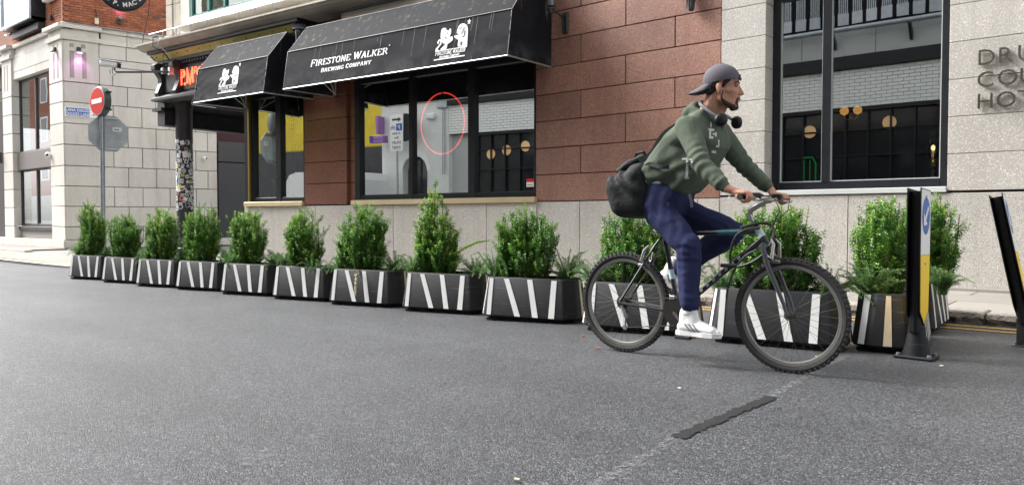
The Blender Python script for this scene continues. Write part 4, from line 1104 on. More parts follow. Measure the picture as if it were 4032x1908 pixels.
MB().lathe([(.006, 0), (.012, 0)], (2.58, 0, 0), 10).xf(Matrix.Identity(4)).build('registered_dot', M['print_white'], ba, fix=False).matrix_local = front_M(0, 3.66) @ Matrix.Identity(4)
# emblem, drawn in units of the close-up picture of it (x right, y down), flattened out of perspective
LION = [(505, 470), (545, 440), (600, 440), (625, 450), (640, 490), (680, 480), (700, 500), (720, 450), (755, 455), (765, 520), (750, 590), (730, 640), (770, 610), (810, 600), (830, 640), (825, 680), (780, 710), (700, 760), (690, 840), (640, 860), (540, 880), (530, 860), (600, 800), (610, 760), (570, 730), (540, 690), (500, 640), (490, 560), (495, 510)]
TAIL = [(545, 700), (520, 670), (470, 670), (440, 700), (430, 750), (470, 760), (475, 710), (500, 700), (520, 730), (470, 800), (410, 860), (405, 900), (430, 915), (540, 890), (470, 880), (470, 850), (540, 770)]
BEAR = [(925, 470), (950, 400), (990, 360), (1040, 345), (1100, 350), (1160, 380), (1200, 450), (1215, 560), (1215, 780), (980, 800), (970, 760), (980, 670), (930, 650), (870, 620), (860, 590), (930, 575), (990, 570), (940, 545), (915, 530)]
CUTS = [[(1090, 420), (1120, 430), (1085, 520), (1050, 570), (1040, 550), (1070, 490)], [(1125, 480), (1155, 490), (1150, 570), (1125, 620), (1050, 600), (1110, 590)], [(1040, 700), (1090, 700), (1085, 770), (1040, 775)],
        [(560, 540), (600, 580), (640, 620), (690, 640), (650, 660), (600, 620), (555, 570)], [(590, 480), (640, 520), (600, 510)], [(680, 510), (700, 540), (680, 570), (665, 540)], [(620, 740), (645, 760), (620, 790), (590, 790)], [(970, 440), (1060, 410), (1040, 440), (970, 460)]]
STAR = [(1205, 245), (1218, 285), (1255, 285), (1226, 312), (1238, 360), (1205, 335), (1172, 365), (1184, 318), (1152, 295), (1192, 287)]
def emblem(parent, x, z, w):
    """x, z: lower left of the emblem on the awning front; w its width"""
    k = w / (1255 - 380)
    def c(p):   # undo the picture's slope of 0.155
        return ((p[0] - 380) * k, (1090 - 0.155 * (p[0] - 380) - p[1]) * k * 1.06, 0)
    M4 = front_M(x, z)
    e = MB().poly([c(p) for p in LION]); e.poly([c(p)[:2] + (.0005,) for p in TAIL]); e.poly([c(p) for p in BEAR]); e.poly([c(p) for p in STAR])
    e.add([c((405, 905))[:2] + (.0008,), c((1215, 778))[:2] + (.0008,), c((1215, 796))[:2] + (.0008,), c((405, 922))[:2] + (.0008,)], [(0, 1, 2, 3)])
    e.poly([c((382, 1072)), c((1180, 950)), c((1180, 972)), c((382, 1096))])
    e.xf(M4); cling(e, parent, .006); em = e.build('emblem', M['print_white'], parent, fix=False)
    cc = MB()
    for q in CUTS: cc.poly([c(p)[:2] + (.0012,) for p in q])
    cc.xf(M4); cling(cc, parent, .007); cc.build('emblem_shading', M['text_dark'], em, fix=False)
    mb, _ = serif_text('FIRESTONE WALKER', 76 * k, .2, .1, .1); fit_mb(mb, 30 * k, 800 * k, 0, .12); y = c((420, 996))[1]
    mb.v = [(p[0], p[1] + y, p[2] + .0006) for p in mb.v]; mb.xf(M4); cling(mb, parent, .006); mb.build('lettering', M['print_white'], em, fix=False)
    mb, _ = serif_text('BREWING COMPANY', 38 * k, .26, .16, .1); fit_mb(mb, 145 * k, 665 * k, 0, .1); y = c((525, 1040))[1]
    mb.v = [(p[0], p[1] + y, p[2] + .0006) for p in mb.v]; mb.xf(M4); cling(mb, parent, .006); mb.build('lettering', M['print_white'], em, fix=False)
emblem(ba, 3.56, 3.29, .66)
emblem(sa, .78, 3.31, .65)
# rain run marks and droppings on the big awning's front
for i in range(16):
    r = random.Random(i); x = r.choice((r.uniform(.3, 4.8), r.uniform(3.2, 4.6))); z0 = 3.86; L_ = r.uniform(.2, .5)
    M4 = front_M(0, z0)
    MB().poly([(x, 0, .004), (x + .006, 0, .004), (x + .004 - .02, -L_, .004), (x - .02, -L_, .004)]).xf(front_M(0, z0)).build('run_mark', mat('run_mark', (.13, .13, .13), .7) if i == 0 else bpy.data.materials['run_mark'], ba, fix=False)

# ================================================================ neon lettering P.Mac's
t = thing('neon_sign', 'red neon lettering on the black fascia, partly hidden by the smaller awning', 'sign', tuple(pubw(-9.5, -.24, 3.9)), PB)
def neon(pts, name='letter', r=.011): return MB().tube([(p[0], 0, p[1]) for p in pts], r, 8).build(name, M['neon_red'], t, True)
def arc(cx, cz, rx, rz_, a0, a1, n=10): return [(cx + rx * math.cos(rad(a0 + (a1 - a0) * i / n)), cz + rz_ * math.sin(rad(a0 + (a1 - a0) * i / n))) for i in range(n + 1)]
neon([(-.25, -.02), (-.25, .32)] + arc(-.16, .235, .09, .085, 90, -90) + [(-.25, .15)])
neon([(-.20, -.02), (-.20, .27)] + arc(-.16, .235, .05, .045, 90, -90) + [(-.20, .19)])
neon(arc(-.08, -.0, .022, .022, 0, 330), 'dot', .01)
neon([(.00, .0), (.02, .34), (.12, .02), (.22, .34), (.26, .0)])
neon([(.045, .0), (.06, .24), (.13, -.03), (.205, .26), (.215, .0)])
neon(arc(.34, .27, .055, .06, 200, -20) + [(.40, .16)] + arc(.34, .2, .055, .045, -30, 200))
neon(arc(.50, .23, .06, .085, 50, 310)); neon([(.60, .36), (.58, .28)], 'apostrophe')
neon(arc(.68, .275, .045, .04, 40, 270) + arc(.68, .19, .045, .045, 90, -140))
MB().tube([(-.3, .02, .02), (.7, .02, .04)], .004, 6).tube([(-.3, .02, .2), (.7, .02, .22)], .004, 6).build('wire', M['steel_dull'], t)
# neon ring in the wide window
t = thing('neon_ring', 'thin red neon ring hanging behind the middle pane of the wide pub window', 'neon light', tuple(pubw(-2.43, .25, 2.555)), PB)
MB().tube([(.50 * math.cos(a), 0, .535 * math.sin(a)) for a in [rad(93 + 354 * k / 60) for k in range(61)]], .011, 8).build('tube', M['neon_ring'], t, True)
MB().tube([(0, .02, .53), (0, .02, .95)], .003, 5).build('hanger', M['cable'], t)
MB().bbox(.30, .52, .3, .36, .58, .68, .004).build('driver_box', mat('driver_box', (.35, .3, .2), .6), t)
# objects on the pub window sill
t = thing('candlestick', 'black candelabra with red candle on the inner sill of the wide pub window', 'candlestick', tuple(pubw(-1.2, .4, 1.13)), PB)
mbk = MB()
for dx in (-.16, 0, .16): mbk.tube([(dx, 0, .0), (dx, 0, .32 - abs(dx) * .5)], .009, 6)
mbk.tube([(-.16, 0, .15), (0, 0, .05), (.16, 0, .15)], .009, 6); mbk.lathe([(.08, .12), (.07, .14), (.02, .16)], n=12)
mbk.build('stand', M['text_dark'], t, True)
MB().cyl((.1, 0, .26), (.1, 0, .52), .012, .008, 8).build('candle', mat('red_candle', (.35, .02, .02), .5), t, True)
MB().lathe([(.001, .2), (.04, .25), (.001, .33)], (-.2, 0, 0), 8).build('candle', bpy.data.materials['red_candle'], t, True)
t = thing('window_sticker', 'small red and white sticker at the lower right corner of the wide pub window', 'sticker', tuple(pubw(-.47, .112, 1.39)), PB)
MB().box(-.07, .07, -.003, 0, 0, .13).build('sheet', M['white_paint'], t); MB().box(-.07, .07, -.005, -.003, .075, .13).build('red_band', M['red_sign'], t)
MB().box(-.05, .04, -.005, -.003, .03, .04).build('dark_print', M['text_dark'], t)
t = thing('flower_vase', 'white flowers in a pale vase inside the small pub window', 'flowers', tuple(pubw(-6.98, .42, 1.2)), PB)
MB().lathe([(.05, 0), (.07, .1), (.05, .25), (.055, .3)], n=12).build('vase', M['brick_yellow'], t, True)
rr = random.Random(4)
for i in range(26):
    a = rr.uniform(0, 6.28); q = rr.uniform(0, .16); h = rr.uniform(.38, .75)
    p = (q * math.cos(a), q * math.sin(a) * .6, h)
    MB().tube([(0, 0, .25), (p[0] * .5, p[1] * .5, h * .7), p], .003, 4).build('stem', M['cable'], t)
    MB().sph(p, rr.uniform(.012, .024), 5).build('blossom', M['curtain'] if i % 3 else M['white_paint'], t)

# ================================================================ lamps, camera, cables
def pend(c, r, n=18): return [(c[0] + r * math.cos(2 * PI * k / n), c[1], c[2] + r * math.sin(2 * PI * k / n)) for k in range(n)]
t = thing('wall_lantern', 'black lantern with domed cap and finial between the two awnings', 'lantern', tuple(pubw(-5.50, -.32, 3.9)), PB)
MB().lathe([(.001, .84), (.008, .83), (.012, .80), (.03, .785), (.03, .76), (.06, .74), (.10, .71), (.15, .66), (.165, .63), (.175, .62), (.175, .60), (.15, .595)], (0, 0, 0), 24).build('cap', mat('grey_lamp_cap', (.16, .175, .2), .35, .4), t, True)
MB().lathe([(.13, .595), (.11, .10)], (0, 0, 0), 4).build('glass', M['glass_clear'], t)
lf = MB()
for k in range(4):
    a = PI / 4 * 0 + PI / 2 * k; lf.tube([(.13 * math.cos(a), .13 * math.sin(a), .6), (.11 * math.cos(a), .11 * math.sin(a), .1)], .011, 6)
lf.lathe([(.12, .1), (.12, .07), (.03, .03), (.03, -.05), (.001, -.06)], n=16); lf.build('frame', M['render_white'], t)
MB().tube([(0, 0, -.05), (0, .15, -.12), (0, .32, -.05)], .014, 8).build('arm', M['black_paint'], t, True)
def bracket_lamp(X, Y, zb, label, ln=.38):
    t = thing('bracket_lamp', label, 'lamp', (X, Y, zb), 0, None)
    MB().bbox(-.055, .055, -.03, 0, -.16, .16, .012).build('back_plate', M['black_paint'], t)
    MB().tube([(-.035, -.035, -.13), (-.035, -.035, .13)], .014, 8).tube([(.035, -.035, -.13), (.035, -.035, .13)], .014, 8).build('moulding', M['black_paint'], t, True)
    MB().tube([(0, -.02, .10), (0, -.14, .09), (0, -.26, .11), (0, -ln, .10)], .014, 8).tube([(0, -.02, -.08), (0, -.08, -.02), (0, -.12, .08)], .010, 8).build('arm', M['black_paint'], t, True)
    MB().lathe([(.001, .02), (.035, .04), (.045, .07), (.045, .09), (.06, .1), (.06, .12)], (0, -ln, .03), 16).build('lamp_base', M['black_paint'], t, True)
    MB().lathe([(.052, .15), (.055, .24), (.05, .27), (.001, .275)], (0, -ln, .03), 16).build('lamp_glass', mat('smoked_glass', (.10, .11, .12), .15, coat=.5) if 'smk' not in M else M['smk'], t, True)
    M['smk'] = bpy.data.materials['smoked_glass']
    MB().lathe([(.06, .27), (.062, .30), (.04, .32), (.001, .33)], (0, -ln, .03), 16).build('lamp_cap', M['black_paint'], t, True)
bracket_lamp(-6.93, 9.51, 3.86, 'black bracket wall lamp on the red granite just right of the large awning')
t = thing('wall_light', 'black ribbed underside of a wall light at the top edge, on red granite', 'lamp', (-4.80, 9.50, 3.66))
MB().lathe([(.001, 0), (.03, .0), (.04, .02), (.05, .10), (.06, .14), (.062, .30), (.07, .5)], (0, -.07, 0), 10).build('body', M['black_paint'], t)
for dx in (-.03, .0, .03): MB().tube([(dx, -.135, .03), (dx * 1.3, -.14, .3)], .008, 6).build('rib', M['black_paint'], t)

# security camera on a long arm from the fascia bracket
a0 = pubw(-9.78, -.45, 4.16)
t = thing('security_camera', 'white box security camera on a long arm at the left end of the pub fascia', 'camera', tuple(a0), 0)
dirv = Vector((-.30, -1.0, 0)).normalized()
CL = 1.08
e_ = dirv * CL + Vector((0, 0, -.12))
MB().tube([(0, 0, 0), tuple(e_ * .5), tuple(e_)], .024, 8).build('arm', mat('dark_grey_arm', (.09, .10, .11), .4, .3), t, True)
MB().bbox(-.05, .05, -.05, .05, -.08, .10, .01).build('wall_box', M['metal_light'], t)
R3 = Matrix.Translation(e_ + Vector((0, 0, .14))) @ Matrix.Rotation(rad(38), 4, 'Z') @ Matrix.Rotation(rad(9), 4, 'Y')
MB().bbox(-.36, .05, -.075, .075, -.05, .07, .03).xf(R3).build('housing', M['white_paint'], t, True)
MB().bbox(-.40, .09, -.085, .085, .072, .085, .006).xf(R3).build('sun_shield', M['white_paint'], t)
MB().bbox(.03, .065, -.055, .055, -.045, .055, .006).xf(R3).build('lens_window', M['text_dark'], t)
MB().tube([tuple(e_ + Vector((0, 0, .0))), tuple(e_ + Vector((-.10, 0, .04))), tuple(e_ + Vector((-.12, 0, .10)))], .02, 8).build('pivot', M['black_paint'], t, True)
MB().tube([tuple(e_), tuple(e_ + Vector((-.18, 0, -.06))), tuple(e_ + Vector((-.34, 0, .0))), tuple(e_ + Vector((-.36, 0, .10)))], .008, 6).build('cable', M['cable'], t, True)
t = thing('small_spotlight', 'small silver spotlight between the two scroll brackets of the black fascia', 'light', tuple(pubw(-10.12, -.42, 4.22)), PB)
MB().bbox(-.05, .05, -.05, .05, -.07, .07, .015).build('body', M['metal_light'], t); MB().tube([(0, 0, .05), (-.02, 0, .3), (-.03, .05, .5)], .006, 6).build('cable', M['cable'], t)
t = thing('soffit_light', 'round dark light under the soffit beside the column', 'light', tuple(pubw(-9.55, -.05, 3.55)), PB)
MB().lathe([(.001, -.11), (.04, -.1), (.055, -.04), (.03, .0), (.03, .05)], n=14).build('body', M['steel_dull'], t, True)

def cable(name, pts, r, m, label):
    tag(MB().tube([tuple(p) for p in pts], r, 6).build(name, m, None, True), label, 'cable')
cable('hanging_cable', [pubw(-9.95, -.5, 4.95), pubw(-10.02, -.72, 4.9), pubw(-10.03, -.72, 4.7), pubw(-9.98, -.5, 4.6), pubw(-9.95, -.42, 4.5), pubw(-9.9, -.38, 4.42)], .012, M['cable'], 'black cable looped over the pale cornice above the fascia')
cable('hanging_cable', [pubw(-9.7, -.5, 4.95), pubw(-9.78, -.73, 4.88), pubw(-9.80, -.73, 4.7), pubw(-9.78, -.5, 4.55), pubw(-9.86, -.4, 4.45)], .011, M['cable_white'], 'white cable looped over the pale cornice beside the black cable')
cable('hanging_cable', [pubw(-10.9, -.2, 6.6), pubw(-10.95, -.3, 5.6), pubw(-11.0, -.4, 5.1), pubw(-10.85, -.5, 4.82)], .011, M['cable'], 'black cable hanging down from the round sign to the cornice')
cable('wall_cable', [pubw(-10.35, .0, 6.8), pubw(-10.3, .0, 6.0), pubw(-10.2, -.1, 5.3), pubw(-10.0, -.2, 4.95)], .010, M['cable_white'], 'white cable running down the pale quoin stones')
# metal rail over the cornice
t = thing('ledge_rail', 'low white metal rail standing on the cornice below the green window', 'railing', tuple(pubw(-10.7, -.42, 4.85)), PB)
MB().tube([(0, .35, .30), (0, 0, .27), (5, 0, .27)], .010, 6).tube([(0, .35, .14), (0, 0, .12)], .008, 6).build('top_rail', M['metal_light'], t)
for i in range(9): MB().tube([(i * .56, 0, -.02), (i * .56, 0, .27)], .009, 6).build('post', M['metal_light'], t)
MB().tube([(1.1 + .09 * math.cos(a), 0.02, .13 + .11 * math.sin(a)) for a in [2 * PI * k / 16 for k in range(16)]], .008, 6, closed=True).build('ring', M['metal_light'], t)
for i in range(5):
    tag(MB().bbox(0, 1.15, -.2, .12, 0, .025, .004).build('shelf_board', M['white_paint'], None, loc=tuple(pubw(-9.9 + i * 1.02, -.12, 5.14 + .012 * (i % 2)))), ['leftmost white board laid on the ledge under the green window', 'second white board from the left on the ledge under the window',
        'third white board from the left on the ledge under the window', 'fourth white board from the left on the ledge under the window', 'rightmost white board on the ledge above the lantern'][i], 'board', 'white boards laid along the upper ledge').rotation_euler = (0, rad(-1), PB)
t = thing('fuse_box', 'small white electrical box with cables on the cornice near its left end', 'box', tuple(pubw(-10.0, -.35, 4.86)), PB)
MB().bbox(-.18, .18, -.06, .06, 0, .13, .01).build('case', M['render_white'], t); MB().bbox(-.32, -.26, -.05, .05, .0, .16, .01).build('socket', M['white_paint'], t)

# round projecting pub sign
t = thing('round_sign', 'round black hanging pub sign with white lettering at the top edge', 'sign', tuple(pubw(-10.65, -1.05, 6.03)), PB + rad(62))
MB().lathe([(.001, .05), (.50, .05), (.53, .03), (.53, -.03), (.50, -.05), (.001, -.05)], n=48, axis='y').build('disc', M['black_paint'], t, True)
MB().lathe([(.505, -.056), (.53, -.045)], n=48, axis='y').build('rim', M['black_frame'], t, True)
MB().lathe([(.10, -.053), (.16, -.053)], n=32, axis='y').lathe([(.20, -.053), (.235, -.053)], n=32, axis='y').build('white_rings', M['white_paint'], t, fix=False)
S_ = "& P. MAC'S"
adv = {'&': 15, ' ': 8, 'P': 13, '.': 7, 'M': 16, 'A': 14, 'C': 13, "'": 7, 'S': 12}
tot = sum(adv[c] for c in S_); a = -90 - tot / 2 + 4
for ch in S_:
    a += adv[ch] / 2
    if ch != ' ':
        M4 = Matrix.Rotation(rad(-(a + 90)), 4, 'Y') @ Matrix.Translation((0, -.056, -.44)) @ Matrix.Rotation(rad(90), 4, 'X')
        text_obj('letter', ch, .135, M['white_paint'], t, M4, .002, 'CENTER', .95, 0, .004)
    a += adv[ch] / 2
for s in (-1, 1):
    for k in range(3):
        aa = rad(-90 + s * (66 + k * 7)); MB().tube([(.34 * math.cos(aa), -.056, .34 * math.sin(aa)), (.44 * math.cos(aa), -.056, .44 * math.sin(aa))], .010, 5).build('ornament', M['white_paint'], t)
MB().tube([(0, 0, .52), (0, 0, .9)], .02, 8).build('hanger', M['black_paint'], t)
# ================================================================ far side of the street (seen in the window glass)
CP = thing('car_park_building', 'white brick and grey panelled building across the street, seen only reflected in the windows', 'building', (-6, -4, 0))
def cx(x): return x + 6
c = MB()
c.box(cx(-18.8), cx(9), -8, -.25, 0, 10.4)
c.build('core', M['concrete'], CP)
sf = MB(); sf.box(cx(-17.6), cx(9), -.24, -.04, 0, .35); sf.box(cx(-17.6), cx(9), -.24, -.02, 4.02, 4.12)
sf.build('shopfront', M['black_frame'], CP)
MB().box(cx(-17.6), cx(9), -.25, -.22, .3, 4.05).build('dark_glazing', mat('dark_shop_glass', (.02, .022, .026), .08), CP)
x = -17.6
while x < 8:
    MB().box(cx(x), cx(x + .05), -.21, -.1, .35, 4.05).build('mullion', M['black_frame'], CP); x += .62
for z in (1.6, 2.7, 3.45): MB().box(cx(-17.6), cx(9), -.2, -.12, z, z + .05).build('transom', M['black_frame'], CP)
for i, x in enumerate((-17.0, -16.3, -15.5, -14.9, -8.1, -5.85, -3.2)):
    MB().lathe([(.001, 0), (.19, 0)], (cx(x), -.19, 3.3 + .35 * ((i * 7) % 3) / 3 + (.1 if x > -9 else 0)), 24, 'y').build('disc_lamp', M['lamp_disc'], CP, fix=False)
wb = MB(); r = random.Random(2)
for k in range(11):
    x = -18.8 + (.145 if k % 2 else 0)
    if k % 2: wb.bbox(cx(-18.8), cx(-18.66), -.24, -.02, 4.135 + k * .1, 4.225 + k * .1, .004)
    while x < 4:
        wb.bbox(cx(x) + .005, cx(x + .29) - .005, -.24, -.02 + r.uniform(-.004, .004), 4.13 + k * .1 + .005, 4.23 + k * .1 - .005, .004); x += .29
o = wb.build('white_brick_course', M['brick_white'], CP); o['kind'] = 'stuff'
MB().box(cx(-18.8), cx(6), -.25, -.05, 4.12, 5.24).build('mortar', M['limestone_dark'], CP)
MB().bbox(cx(-18.8), cx(9), -.3, .12, 5.24, 5.62, .01).build('black_band', M['black_frame'], CP)
for i in range(12): MB().bbox(cx(-18.8 + i * 2.1) + .008, cx(-18.8 + (i + 1) * 2.1) - .008, -.3, .0, 5.63, 6.45, .006).build('concrete_panel', M['concrete'], CP)
MB().tube([(cx(-18.8), .35, 6.34), (cx(8), .35, 6.34)], .075, 14).build('pipe_rail', M['steel'], CP, True)
for i in range(12): MB().prism([(cx(-17.6 + 2.05 * i), .0, 5.85), (cx(-17.6 + 2.05 * i), .1, 5.85), (cx(-17.6 + 2.05 * i), .36, 6.25), (cx(-17.6 + 2.05 * i), .26, 6.3), (cx(-17.6 + 2.05 * i), 0, 6.05)], (.07, 0, 0)).build('pipe_bracket', M['black_frame'], CP)
pm = MB(); w = .30
for k in range(5): pm.box(.02 + k * .056, .02 + k * .056 + .028, -.01, .01, .34, 3.4)
pm.box(0, w, -.01, .01, 0, .34)
for z in (.95, 1.55, 2.2, 2.9): pm.box(0, w, -.008, .008, z, z + .07)
pme = pm.mesh('perforated_fin', M['steel'])
x = -12.0
i = 0
while x < 0:
    link('perforated_fin', pme, CP, (cx(x), .22 + .05 * math.sin(i * .9), 6.5), (0, 0, .2 * math.cos(i * .9))); x += .40; i += 1
MB().box(cx(-18.8), cx(9), -.2, -.1, 6.45, 10.4).build('dark_deck', M['dark_interior'], CP)
# painted corner with arched window
WC_ = thing('white_corner_building', 'white painted brick corner with an arched window, seen reflected in the wide pub window', 'building', (-20.5, -4, 0))
def arch_wall(x0, x1, ax0, ax1, az, ztop, m):
    mb = MB(); r_ = (ax1 - ax0) / 2; c_ = (ax0 + ax1) / 2
    mb.box(x0, ax0, -.4, 0, 0, ztop); mb.box(ax1, x1, -.4, 0, 0, ztop)
    n = 14; pts = [(c_ - r_ * math.cos(PI * k / n), az + r_ * math.sin(PI * k / n)) for k in range(n + 1)]
    for a, b in zip(pts[:-1], pts[1:]): mb.prism([(a[0], 0, a[1]), (b[0], 0, b[1]), (b[0], 0, ztop), (a[0], 0, ztop)], (0, -.4, 0))
    return mb
arch_wall(-1.6, 1.7, -.55, .68, 2.75, 5.45, None).build('wall', M['brick_white'], WC_)
am = MB(); n = 15
for k in range(n):
    a0_, a1_ = PI * k / n, PI * (k + 1) / n
    am.prism([(.065 - .62 * math.cos(a0_), 0, 2.75 + .62 * math.sin(a0_)), (.065 - .62 * math.cos(a1_), 0, 2.75 + .62 * math.sin(a1_)), (.065 - .80 * math.cos(a1_), 0, 2.75 + .80 * math.sin(a1_)), (.065 - .80 * math.cos(a0_), 0, 2.75 + .80 * math.sin(a0_))], (0, .04, 0))
am.build('arch_stones', M['brick_white'], WC_)
jb = MB()
for k in range(60): jb.box(-1.6, -.57, .001, .004, .3 + k * .085, .306 + k * .085); jb.box(.70, 1.7, .001, .004, .3 + k * .085, .306 + k * .085)
jb.build('joint_line', mat('white_joint', (.35, .36, .36), .8), WC_)
MB().box(-.6, .75, -.39, -.35, 0, 3.4).build('arched_window', bpy.data.materials['dark_shop_glass'], WC_)
MB().bbox(-1.7, 1.75, -.4, .12, 5.45, 5.62, .01).build('cornice', M['render_white'], WC_)
MB().box(-1.6, 1.7, -8, -.4, 0, 9.5).box(-1.6, 1.7, -.4, -.02, 5.6, 9.5).build('core', M['brick_white'], WC_)
MB().bbox(.7, 1.1, .0, .16, 4.75, 4.98, .05).build('alarm_box', M['white_paint'], WC_)
MB().bbox(1.2, 1.7, .0, .12, 5.15, 5.42, .03).build('grey_box', M['steel_dull'], WC_)
for dx in (1.45, 1.55): MB().tube([(dx, .05, 5.2), (dx, .05, 2.6)], .02, 6).build('conduit', M['steel_dull'], WC_)
YB = thing('yellow_building', 'yellow painted brick front with dark ground floor across the street, seen only as a reflection', 'building', (-30, -4.6, 0))
yb = MB(); r = random.Random(3)
for k in range(22):
    x = -8 + (.14 if k % 2 else 0)
    while x < 7.3:
        z = 3.95 + k * .09
        if not (2.0 < x < 2.9 and 4.7 < z < 5.4): yb.bbox(x + .004, x + .28 - .004, -.2, r.uniform(-.006, .003), z + .004, z + .086, .004)
        x += .28
o = yb.build('yellow_brick_course', M['brick_yellow'], YB); o['kind'] = 'stuff'
MB().box(-8, 7.4, -8, -.03, 3.9, 9).build('wall', M['brick_yellow'], YB)
MB().box(-8, 7.4, -8, .02, 0, 3.9).build('dark_ground_floor', M['black_paint'], YB)
MB().box(-8, 7.4, -.1, .03, 5.95, 9).build('slate_upper', M['mid_interior'], YB)
MB().bbox(4.3, 4.9, .0, .05, 4.6, 5.2, .01).build('blue_panel', M['blue_sign'], YB)
MB().bbox(4.3, 4.9, .0, .05, 4.0, 4.4, .01).build('blue_panel', M['blue_sign'], YB)

# parking sign on a post across the street: round black board behind a pale panel
t = thing('parking_sign', 'pale parking direction board with arrow and bicycle, reflected in the wide pub window', 'sign', (-20.96, -3.55, 0), PI)
MB().cyl((0, 0, 0), (0, 0, 5), .04, n=10).build('pole', M['steel'], t, True)
pn = MB().bbox(-.33, .33, -.06, -.03, 3.55, 5.0, .03).build('board', M['white_reflective'], t)
MB().lathe([(.001, -.02), (.55, -.02)], (-.5 + .1, 0, 4.45), 28, 'y').build('round_board', M['black_frame'], t, fix=False)
def bt(s, sz, x, z): text_obj('lettering', s, sz, M['text_dark'], pn, Matrix.Translation((x, -.062, z)) @ Matrix.Rotation(rad(90), 4, 'X'), .0005, 'CENTER', .9, 0, .003)
bt('DRURY', .16, 0, 3.82); bt('STREET', .15, 0, 3.63); bt('Berg', .14, 0, 4.02); bt('On Bothar', .11, 0, 4.2)
MB().bbox(-.29, .0, -.064, -.058, 4.34, 4.62, .002).build('parking_square', M['blue_sign'], pn)
text_obj('lettering', 'P', .24, M['white_paint'], pn, Matrix.Translation((-.145, -.066, 4.39)) @ Matrix.Rotation(rad(90), 4, 'X'), .0005, 'CENTER')
MB().prism([(-.25, -.062, 4.78), (-.1, -.062, 4.88), (-.1, -.062, 4.82), (.22, -.062, 4.82), (.22, -.062, 4.74), (-.1, -.062, 4.74), (-.1, -.062, 4.68)], (0, -.002, 0)).build('arrow', M['text_dark'], pn)
bi = MB()
for dx in (.08, .24): bi.tube([(dx + .05 * math.cos(a), -.064, 4.44 + .05 * math.sin(a)) for a in [2 * PI * k / 12 for k in range(12)]], .008, 4, closed=True)
bi.tube([(.08, -.064, 4.44), (.13, -.064, 4.54), (.21, -.064, 4.54), (.24, -.064, 4.44)], .007, 4).tube([(.13, -.064, 4.54), (.16, -.064, 4.44), (.21, -.064, 4.54)], .007, 4)
bi.build('bicycle_symbol', M['text_dark'], pn)
t = thing('purple_sign', 'purple and indigo projecting restaurant signs, reflected at the left of the wide pub window', 'sign', (-22.0, -3.95, 0), 0)
MB().bbox(-.07, .07, 0, .4, 4.3, 5.0, .01).build('upright_box', M['purple'], t)
b_ = MB().bbox(-.22, .5, .3, .6, 3.9, 4.18, .01).build('low_box', M['purple'], t)
MB().bbox(-.23, -.05, .605, .62, 3.9, 4.18, .004).build('indigo_face', M['purple_blue'], t)
text_obj('lettering', 'TAQUERIA', .12, M['purple_blue'], b_, Matrix.Translation((.46, .603, 3.99)) @ Matrix.Rotation(PI, 4, 'Z') @ Matrix.Rotation(rad(90), 4, 'X'), .0005, 'LEFT', .9)
# white van parked across the street
rb = thing('red_brick_terrace', 'red brick terrace with white sash windows far across the street, reflected in the corner building', 'building', (-75, -5.5, 0))
MB().box(-22, 22, -8, 0, 2.9, 15).build('wall', M['brick_red'], rb); MB().box(-22, 22, -8, .02, 0, 2.9).build('white_shopfront', M['render_white'], rb)
for i in range(9):
    for z in (4.2, 7.6, 11):
        f = MB().bbox(-20 + i * 4.8, -18.4 + i * 4.8, -.02, .06, z, z + 2.2, .03).build('window', M['white_paint'], rb); MB().box(-19.8 + i * 4.8, -18.6 + i * 4.8, .06, .07, z + .15, z + 2.05).build('pane', M['black_frame'], f)
t = thing('parked_van', 'white delivery van parked across the street, reflected at the left of the wide pub window', 'van', (-24.2, -3.1, zg(-23)), PI)
t.scale = (1, 1, 1.16)
body = MB()
prf = [(-2.4, .35), (-2.4, 2.2), (-2.25, 2.45), (.9, 2.5), (1.3, 2.4), (1.95, 1.55), (2.5, 1.3), (2.6, .9), (2.55, .35)]
body.prism([(p[0], -.95, p[1]) for p in prf], (0, 1.9, 0)); body.build('body', M['white_paint'], t)
MB().prism([(1.25, .955, 2.25), (1.85, .955, 1.55), (.6, .955, 1.55), (.6, .955, 2.25)], (0, .01, 0)).build('side_window', M['black_frame'], t)
MB().prism([(1.33, -.8, 2.36), (1.96, -.8, 1.58), (1.99, -.8, 1.6), (1.37, -.8, 2.4)], (0, 1.6, 0)).build('windscreen', M['black_frame'], t)
for x in (-1.5, 1.7):
    for y in (-.9, .7):
        w_ = MB().lathe([(.001, 0), (.2, 0), (.34, .02), (.34, .2), (.001, .2)], (x, y, .34), 20, 'y').build('wheel', M['rubber_base'], t)
MB().box(2.56, 2.62, -.85, -.5, .8, 1.0).build('headlight', M['metal_light'], t); MB().box(2.56, 2.62, .5, .85, .8, 1.0).build('headlight', M['metal_light'], t)
for s, sz, z in (('Speed', .30, 1.75), ('Group', .30, 1.42), ('1430', .18, 1.05)):
    text_obj('lettering', s, sz, M['text_dark'], t, Matrix.Translation((-2.25, -.953, z)) @ Matrix.Rotation(rad(90), 4, 'X'), .001, 'LEFT')
mb = MB(); mb.box(-70, 9, -5.2, -3.0, -.3, .09); tag(mb.build('opposite_pavement', M['paving']), kind='structure')
